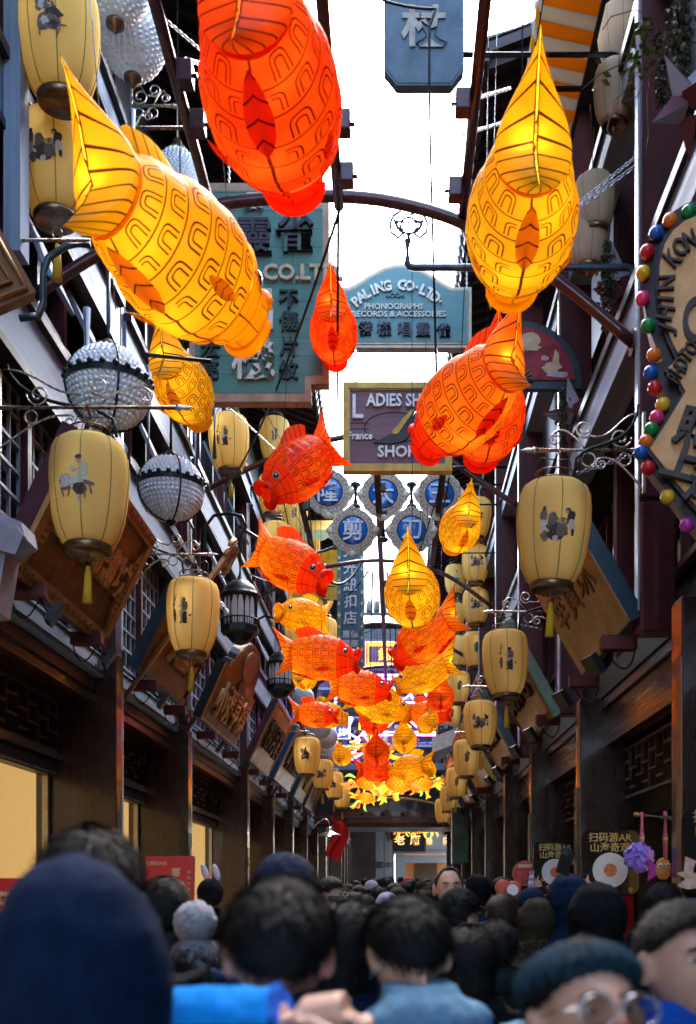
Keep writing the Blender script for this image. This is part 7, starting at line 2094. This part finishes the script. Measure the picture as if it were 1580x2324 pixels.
def strands(me, n, L_, w, seed, spread=.35):
    """grow short hair ribbons out of a hair shell"""
    q = random.Random(seed)
    vs = [v.co.copy() for v in me.vertices]; ns = [v.normal.copy() for v in me.vertices]
    m = MB(); m.v = [tuple(v) for v in vs]; m.f = [tuple(p.vertices) for p in me.polygons]; m.mi = [0] * len(m.f); m.uv = [None] * len(m.f)
    for i in range(n):
        k = q.randrange(len(vs)); c = vs[k]; r = Vector((c.x, c.y - .01, c.z - HC)).normalized()
        dn = Vector((0, .35, -1)); t_ = (dn - r * dn.dot(r)) + Vector((q.gauss(0, spread), q.gauss(0, spread), q.gauss(0, spread)))
        t_ = (t_ - r * t_.dot(r)).normalized(); s_ = r.cross(t_) * w
        c = c + Vector((q.uniform(-.004, .004), q.uniform(-.004, .004), q.uniform(-.004, .004)))
        l = L_ * q.uniform(.5, 1.2)
        a, b = c + t_ * l * .5 + r * l * .22, c + t_ * l + r * l * .20
        m.add([c + s_, c - s_, a + s_ * .8, a - s_ * .8, b], [(0, 1, 3, 2), (2, 3, 4)])
    return m.mesh('hair', None, False)
PB = {k: body_mesh(k) for k in ('down', 'fwd')}
PC = {('down', 1): coat_mesh('down'), ('fwd', 1): coat_mesh('fwd', True, 1.06), ('down', 2): coat_mesh('down', True, 1.14, 'down'), ('fwd', 2): coat_mesh('fwd', True, 1.12)}
PX = {}; PX.update(dict(
 short=disp(cap_mesh(.50, -.60, .016, 'short_hair', jag=.004, vol=.010, temple=-.10), .007, 55),
 crop=disp(cap_mesh(.66, -.58, .012, 'cropped_hair', jag=.003, vol=.006, temple=-.05), .004, 70),
 bald=disp(cap_mesh(.93, -.55, .008, 'receding_hair', jag=.003, vol=.002, temple=.0, sharp=True), .003, 70),
 bob=disp(cap_mesh(.40, -.95, .022, 'bobbed_hair', jag=.004, vol=.022, temple=.55), .007, 45),
 long=long_hair_mesh(.42),
 beanie=disp(cap_mesh(.36, -.20, .020, 'knitted_hat', vol=.014, temple=.1, top=.018), .002, 60),
 beret=cap_mesh(.56, -.05, .032, 'ribbed_hat', vol=.018, temple=.05, top=-.020, ribs=22),
 capcrown=cap_mesh(.34, .05, .020, 'cap_crown', vol=.010, temple=.02, top=.008),
 hood=hood_mesh(0.0, 1.0), hoodp=hood_mesh(.06, 1.0)))
for _k, _n, _l in (('short', 5200, .030), ('crop', 4000, .016), ('bob', 5200, .05), ('bald', 2500, .014), ('long', 3000, .09)):
    PX[_k] = strands(PX[_k], _n, _l, .0011, len(_k))
def trouser_mesh():
    m = MB()
    loft(m, [(.78, 0, 0, .16, .115), (.92, 0, 0, .165, .12), (1.0, 0, 0, .16, .11)])
    for s in (-1, 1): m.tube([(s * .085, 0, .88), (s * .092, -.01, .66), (s * .092, 0, .46), (s * .092, .01, .25), (s * .092, .015, .07)], [.098, .088, .072, .068, .066], 12)
    return remesh(m, .016, 2, 'trousers')
PT = trouser_mesh()
PS = [MB().tube([(s * .092, .06, .05), (s * .092, -.03, .055), (s * .096, -.12, .045), (s * .097, -.18, .035)], [.042, .05, .048, .03], 10).mesh('shoe', None, True) for s in (-1, 1)]
m = MB()
def mk(u, v):
    a = R(-78 + 156 * v); z = -.012 - .095 * u
    p = head_pt(.5 + math.asin(max(-.99, z / .118)) / PI, (a / (2 * PI)) % 1.0, .008 + .012 * math.sin(PI * u) * math.cos(a) ** 2, True)
    return p + Vector((0, 0, HC))
m.grid(mk, 10, 24, False); PMASK = m.mesh('face_mask', None, True)
PEYE = [MB().ball((s * .030, -.083, HC + .011), .0120, 10, 8, (1.15, .5, .38)).mesh('eye', None, True) for s in (-1, 1)]
PIRIS = [MB().ball((s * .030, -.0885, HC + .011), .0052, 8, 6, (1, .5, .85)).mesh('iris', None, True) for s in (-1, 1)]
PBROW = [MB().tube([(s * .013, -.099, HC + .030), (s * .030, -.0985, HC + .036), (s * .048, -.090, HC + .031)], [.0035, .0050, .0025], 6).mesh('eyebrow', None, True) for s in (-1, 1)]
m = MB(); m.ball((0, -.100, HC - .062), .024, 12, 8, (1, .35, .34)); PLIP = m.mesh('lips', None, True)
m = MB()
for s in (-1, 1):
    m.tube([(s * .034 + .030 * math.cos(2 * PI * i / 20), -.116 - .0 * i, HC + .006 + .024 * math.sin(2 * PI * i / 20)) for i in range(20)], .0022, 5, True)
    m.tube([(s * .064, -.116, HC + .012), (s * .078, -.05, HC + .014), (s * .084, .01, HC + .008)], .0020, 5)
m.tube([(-.006, -.117, HC + .01), (.006, -.117, HC + .01)], .002, 5)
PGLS = m.mesh('spectacle_frame', None, True)
PLENS = [MB().prism([(s * .034 + .029 * math.cos(2 * PI * i / 20), HC + .006 + .023 * math.sin(2 * PI * i / 20)) for i in range(20)], -.117, -.116).mesh('lens', None, False) for s in (-1, 1)]
m = MB()
m.grid(lambda u, v: Vector(((v - .5) * .15 * (1 - .25 * u * u), -.088 - .085 * u * (1 - (2 * v - 1) ** 2 * .55), HC + .052 - .012 * u - .012 * (2 * v - 1) ** 2)), 6, 12, False)
m.grid(lambda u, v: Vector(((v - .5) * .15 * (1 - .25 * u * u), -.088 - .085 * u * (1 - (2 * v - 1) ** 2 * .55), HC + .046 - .012 * u - .012 * (2 * v - 1) ** 2)), 6, 12, False)
PBRIM = m.mesh('cap_brim', None, True)

def dress(name, me, mat, parent):
    if not me.materials: me.materials.append(M['skin'])
    o = link(name, me, parent)
    o.material_slots[0].link = 'OBJECT'
    o.material_slots[0].material = M[mat]
    return o
GC = 'people crowding the alley'
def person(x, ytop, z, face, label, hair='short', hmat='hair', coat='cloth_black', legs='cloth_charcoal', pose='down', bulk=1, skin='skin', hood=None, hoodmat=None, mask=None, glasses=False, hat=None, hatmat='cloth_black', eyes=None, htop=1.705, nod=0, pom=False):
    """ytop = picture height of the top of the head ; face = degrees, 0 towards the camera, 180 away"""
    top = CAMH + (VY - ytop) * z / FP
    s = top / htop
    o = thing('person', label, 'person', ((x - VX) * z / FP, z, 0), (0, 0, R(face)), GC)
    s2 = max(.85, min(1.1, s))
    o.scale = (s2, s2, s)
    body = dress('body', nodded(pose, nod) if nod else PB[pose], skin, o)
    dress('coat', PC[(pose, bulk)], coat, o)
    dress('trousers', PT, legs, o)
    for q in PS: dress('shoe', q, 'cloth_black', o)
    if hood is None:
        if hair: dress('hair', PX[hair], hmat, o)
        if hair == 'long': dress('hair_crown', PX['bob'], hmat, o)
    else:
        dress('hood', PX[hood], hoodmat or coat, o)
        dress('hair', PX['short'], hmat, o)
    if hat == 'cap':
        dress('cap_crown', PX['capcrown'], hatmat, o); dress('cap_brim', PBRIM, hatmat, o)
    elif hat == 'beret': dress('knitted_hat', PX['beret'], hatmat, o)
    elif hat == 'beanie':
        dress('knitted_hat', PX['beanie'], hatmat, o)
    if pom: 
        pm_ = disp(MB().ball((0, .02, HC + .20), .085, 24, 16).mesh('pom_pom', None, True), .016, 60); dress('pom_pom', pm_, 'fur_grey', o)
    front = abs(((face + 180) % 360) - 180) < 125
    if mask: dress('face_mask', PMASK, mask, o)
    if front:
        for q in (0, 1): dress('eye', PEYE[q], 'eye_white', o); dress('iris', PIRIS[q], 'eye_dark', o); dress('eyebrow', PBROW[q], 'hair', o)
        if not mask: dress('lips', PLIP, 'lip', o)
    if glasses: dress('spectacle_frame', PGLS, 'chrome', o); [dress('lens', q, 'spectacle_glass', o) for q in PLENS]
    if nod:
        rm = Matrix.Rotation(R(nod), 4, 'X'); pv = Vector((0, .02, 1.47))
        for c in kids(o):
            if c.name.split('.')[0] in HEADPARTS: c.matrix_local = Matrix.Translation(pv) @ rm @ Matrix.Translation(-pv)
    return o
HEADPARTS = ('hair', 'hair_crown', 'hood', 'cap_crown', 'cap_brim', 'knitted_hat', 'face_mask', 'eye', 'iris', 'eyebrow', 'lips', 'spectacle_frame', 'lens')
_nod = {}
def nodded(pose, a):
    if (pose, a) in _nod: return _nod[(pose, a)]
    me = PB[pose].copy(); pv = Vector((0, .02, 1.47))
    for v in me.vertices:
        if abs(v.co.x) < .13 and v.co.z > 1.40:
            q = max(0, min(1, (v.co.z - 1.41) / .08))
            v.co = pv + Matrix.Rotation(R(a) * q, 3, 'X') @ (v.co - pv)
    _nod[(pose, a)] = me
    return me

# --- foreground
person(200, 1932, 1.50, 176, 'person in a big navy hood with back turned beside the red poster', 'short', coat='cloth_navy', hood='hoodp', bulk=2, htop=1.80)
person(205, 1872, 2.45, 184, 'tall dark haired person standing behind the navy hood', 'bob', coat='cloth_black', bulk=2, htop=1.735)
person(632, 1975, 1.72, 184, 'short haired man with pink ears and back turned', 'short', coat='cloth_navy', bulk=1, skin='ear_skin', htop=1.715, nod=26)
person(942, 2018, 2.20, 196, 'dark haired man in a light blue jacket with back turned', 'short', coat='cloth_denim', bulk=2, htop=1.71, nod=32)
person(1350, 2160, 1.44, 14, 'person in a ribbed teal knitted hat, glasses and red mask', 'crop', coat='cloth_charcoal', hat='beret', hatmat='cloth_teal_knit', mask='mask_red', glasses=True, htop=1.70, nod=-13)
person(1546, 2046, 2.05, 20, 'man facing out with a red mask under his chin beside the knitted hat', 'crop', coat='cloth_blue', mask=None, htop=1.715, skin='skin')
person(446, 2118, 3.4, 178, 'person in a grey knitted hat with a big pompom', 'bob', coat='cloth_white', hat='beanie', hatmat='knit_grey', pom=True, htop=1.745)
person(648, 1930, 3.1, 180, 'person in a navy peaked cap behind the short haired man', 'short', coat='cloth_navy', hat='cap', hatmat='cloth_navy', htop=1.735)
person(372, 1988, 4.0, 200, 'dark haired person beside the red poster', 'short', coat='cloth_charcoal', htop=1.725)
person(790, 2040, 3.0, 120, 'long haired woman in a pale blue face mask', 'long', coat='cloth_navy', mask='mask_blue', skin='skin_pale', htop=1.735)
person(1066, 2096, 3.7, 170, 'long haired woman in a black coat behind the light blue jacket', 'long', coat='cloth_black', htop=1.735)
person(1046, 2012, 5.0, 128, 'person in a black cap and silver glasses', 'short', coat='cloth_green_dark', hat='cap', hatmat='cloth_black', glasses=True, bulk=2, htop=1.735)
person(1019, 1969, 6.3, 4, 'balding man facing out over the crowd', 'bald', coat='cloth_black', htop=1.71)
person(1220, 2034, 6.0, 182, 'person in a khaki parka with a raised fur edged hood', 'short', coat='cloth_khaki', hood='hood', bulk=2, htop=1.74)
person(1352, 1998, 4.6, 180, 'person in a raised black hood before the dark counter signs', 'short', coat='cloth_black', hood='hood', bulk=2, htop=1.74)
person(1290, 1980, 6.0, 178, 'person in a navy hooded puffer holding up a phone', 'short', coat='cloth_navy', hood='hood', bulk=2, pose='fwd', htop=1.74)
person(1206, 2012, 7.0, 180, 'person in a navy knitted hat beside the khaki parka', 'short', coat='cloth_navy', hat='beanie', hatmat='cloth_navy', htop=1.745)
person(1132, 2028, 7.2, 70, 'woman in a black mask looking down at her phone', 'bob', hmat='hair_brown', coat='cloth_brown', mask='mask_black', pose='fwd', skin='skin_pale', htop=1.72, nod=24)
person(1085, 1982, 10.5, 170, 'person with a dark hood and bright blue coat', 'short', coat='cloth_blue', hood='hood', hoodmat='cloth_black', htop=1.74)
person(1142, 1990, 10.5, 60, 'man in a black mask near the round ticket sign', 'short', coat='cloth_black', mask='mask_black', htop=1.725)
person(1505, 2000, 6.6, 200, 'dark haired shopper inside the lit toy stall', 'bob', coat='cloth_black', htop=1.73)
person(1568, 2036, 4.6, 180, 'person with a dark hood by the tall couplet board', 'short', coat='cloth_navy', hood='hood', htop=1.74)
person(478, 1992, 8.0, 180, 'person in a black hat with white rabbit ears', 'short', coat='cloth_black', hat='beanie', hatmat='cloth_black', htop=1.745)
person(752, 1990, 8.2, 60, 'man in glasses and black mask beyond the short haired man', 'short', coat='cloth_white', mask='mask_black', glasses=True, htop=1.725)
person(1128, 2086, 4.4, 190, 'person in a dark green coat beside the khaki parka', 'short', coat='cloth_green_dark', bulk=2, htop=1.73)
person(858, 2052, 5.8, 165, 'dark haired person in a grey coat among the middle crowd', 'short', coat='cloth_charcoal', htop=1.725)
# --- the crowd further off
rc = random.Random(5)
coats = ['cloth_black', 'cloth_navy', 'cloth_charcoal', 'cloth_grey', 'cloth_white', 'cloth_brown', 'cloth_beige', 'cloth_lilac', 'cloth_khaki', 'cloth_red', 'cloth_green_dark', 'cloth_black', 'cloth_black']
cnames = {'cloth_black': 'black', 'cloth_navy': 'navy', 'cloth_charcoal': 'charcoal', 'cloth_grey': 'grey', 'cloth_white': 'white', 'cloth_brown': 'brown', 'cloth_beige': 'beige', 'cloth_lilac': 'lilac', 'cloth_khaki': 'khaki', 'cloth_red': 'red', 'cloth_green_dark': 'dark green'}
far = [(815, 2007, 13), (843, 1998, 15), (828, 2026, 9), (876, 1990, 18), (895, 2002, 14), (916, 2000, 16), (934, 1995, 20), (880, 2024, 10), (903, 2012, 11), (955, 2000, 17), (972, 2006, 13), (990, 1998, 20), (790, 2004, 16), (775, 2012, 12), (862, 2010, 13), (1050, 1995, 15), (1066, 2000, 19), (925, 1992, 25), (852, 1992, 24), (805, 1996, 22), (970, 1992, 26), (1000, 2004, 15), (1108, 1998, 13), (886, 1988, 30), (944, 1990, 32), (910, 1990, 35), (830, 1992, 30), (960, 2016, 10), (800, 2022, 10)]
hairs = {'short': 'short dark hair', 'bob': 'bobbed hair', 'long': 'long hair', 'beanie': 'a knitted hat', 'hood': 'a raised hood'}
used = {}
for i, (x, y, z) in enumerate(far):
    c = coats[i % len(coats)]
    h = ['short', 'bob', 'long', 'beanie', 'short', 'hood', 'short', 'long'][(i * 3) % 8]
    hm = coats[(i * 5 + 2) % len(coats)]
    fdir = 180 + rc.uniform(-35, 35) if i % 4 else rc.uniform(-30, 30)
    lab = f"distant shopper in a {cnames[c]} coat with {hairs[h]}"
    if h in ('beanie',): lab = f"distant shopper in a {cnames[c]} coat and {cnames[hm]} knitted hat"
    kw = dict(coat=c, pose='down', bulk=1 + i % 2, htop=1.735)
    if h == 'beanie': kw.update(hat='beanie', hatmat=hm)
    if h == 'hood': kw.update(hood='hood')
    lab += ', facing the camera way out' if not i % 4 else ', walking towards the gate'
    lab = lab.replace(', facing the camera way out', ', coming from the gate')
    person(x, y, z, fdir, lab, 'short' if h in ('beanie', 'hood') else h, mask=['mask_blue', None, 'mask_black'][i % 3] if not i % 4 else None, **kw)

# fur edge of the khaki hood, rabbit ears, phone, reaching blue sleeve
ps = {o['label']: o for o in COL.objects if o.get('category') == 'person'}
kh = ps['person in a khaki parka with a raised fur edged hood']
fm = MB(); rf = random.Random(2)
for i in range(900):
    q = rf.random(); a = R(-60) + q * R(300)
    zz = 1.36 + .10 * abs(math.sin(a * .5)) + rf.uniform(-.05, .05)
    r = .155
    c = Vector((r * math.cos(a), .02 + r * .95 * math.sin(a), zz))
    d = Vector((math.cos(a) + rf.gauss(0, .4), math.sin(a) + rf.gauss(0, .4), rf.gauss(.1, .5))).normalized()
    ax, s_, u_ = frame_from(d); L_ = rf.uniform(.03, .065)
    fm.add([c + s_ * .003, c - s_ * .003, c + ax * L_], [(0, 1, 2)])
stuff(fm.build('fur_trim', 'fur_tan', kh))
rb = ps['person in a black hat with white rabbit ears']
for s_ in (-1, 1):
    MB().ball((s_ * .045, 0, HC + .20), .028, 12, 10, (1, .6, 2.6), Matrix.Rotation(R(18), 3, 'Y')).build('rabbit_ear', 'globe_white', rb, True)
MB().ball((.0, .02, HC + .145), .02, 8, 6).build('red_bow', 'poster_red', rb, True)
p = px(1284, 1956, 5.6)
o = thing('phone', 'phone held up in front of the dark counter sign', 'phone', p, (R(-20), R(20), 0))
bevel_box('case', 'panel_black', o, -.038, .038, 0, .009, -.078, .078, .006); bar('camera_block', 'shoe_black', o, -.03, .0, -.003, 0.0, .035, .068)
# sleeve and hand of someone behind, resting on the short haired man's shoulder
ob = thing('person', 'person in a bright blue jacket reaching an arm across to the short haired man', 'person', (px(205, 2400, 1.66).x, 1.66, 0), (0, 0, R(180)), GC)
bm_ = MB(); 
w0, w1, w2 = px(300, 2350, 1.60), px(500, 2335, 1.50), px(652, 2318, 1.48)
loc0 = ob.location.copy()
def tl(p): q = Vector(p) - loc0; return Vector((-q.x, -q.y, q.z))
sh_ = tl(w0); el_ = tl(w1); wr_ = tl(w2)
m = MB()
loft(m, [(.05, 0, 0, .14, .10), (.5, 0, 0, .15, .10), (.9, 0, 0, .155, .11), (1.2, 0, 0, .16, .11), (1.33, 0, 0, .15, .09), (1.38, 0, 0, .06, .06)])
m.tube([(0, 0, 1.35), (0, 0, 1.46)], [.055, .055], 12); m.ball((0, 0, 1.50), .085, 16, 12, (.85, 1, 1.1))
m.tube([sh_, el_, wr_], [.05, .042, .028], 12)
hand(m, wr_, wr_ - el_, (0, 0, 1))
bd = remesh(m, .0055, 1, 'person_body'); bd.materials.append(M['skin_pale']); link('body', bd, ob)
m = MB()
loft(m, [(.70, 0, 0, .20, .14), (1.0, 0, 0, .185, .13), (1.25, 0, 0, .19, .125), (1.36, 0, 0, .15, .10), (1.42, 0, 0, .085, .08)])
m.tube([(-.05, 0, 1.30), sh_, sh_.lerp(el_, .5), el_, el_.lerp(wr_, .55), el_.lerp(wr_, .93)], [.08, .075, .066, .064, .060, .056], 14)
cm = wrinkle(remesh(m, .009, 2, 'coat'), .006); cm.materials.append(M['cloth_sky']); link('coat', cm, ob)
m = MB(); m.tube([el_.lerp(wr_, .90), el_.lerp(wr_, .97)], [.060, .052], 16); m.build('cuff', 'cloth_blue', ob, True)
dress('trousers', PT, 'cloth_charcoal', ob)
hb = MB().ball((0, 0.01, 1.515), .094, 20, 14, (.9, 1, 1.08)); hb.build('hair', 'hair', ob, True)
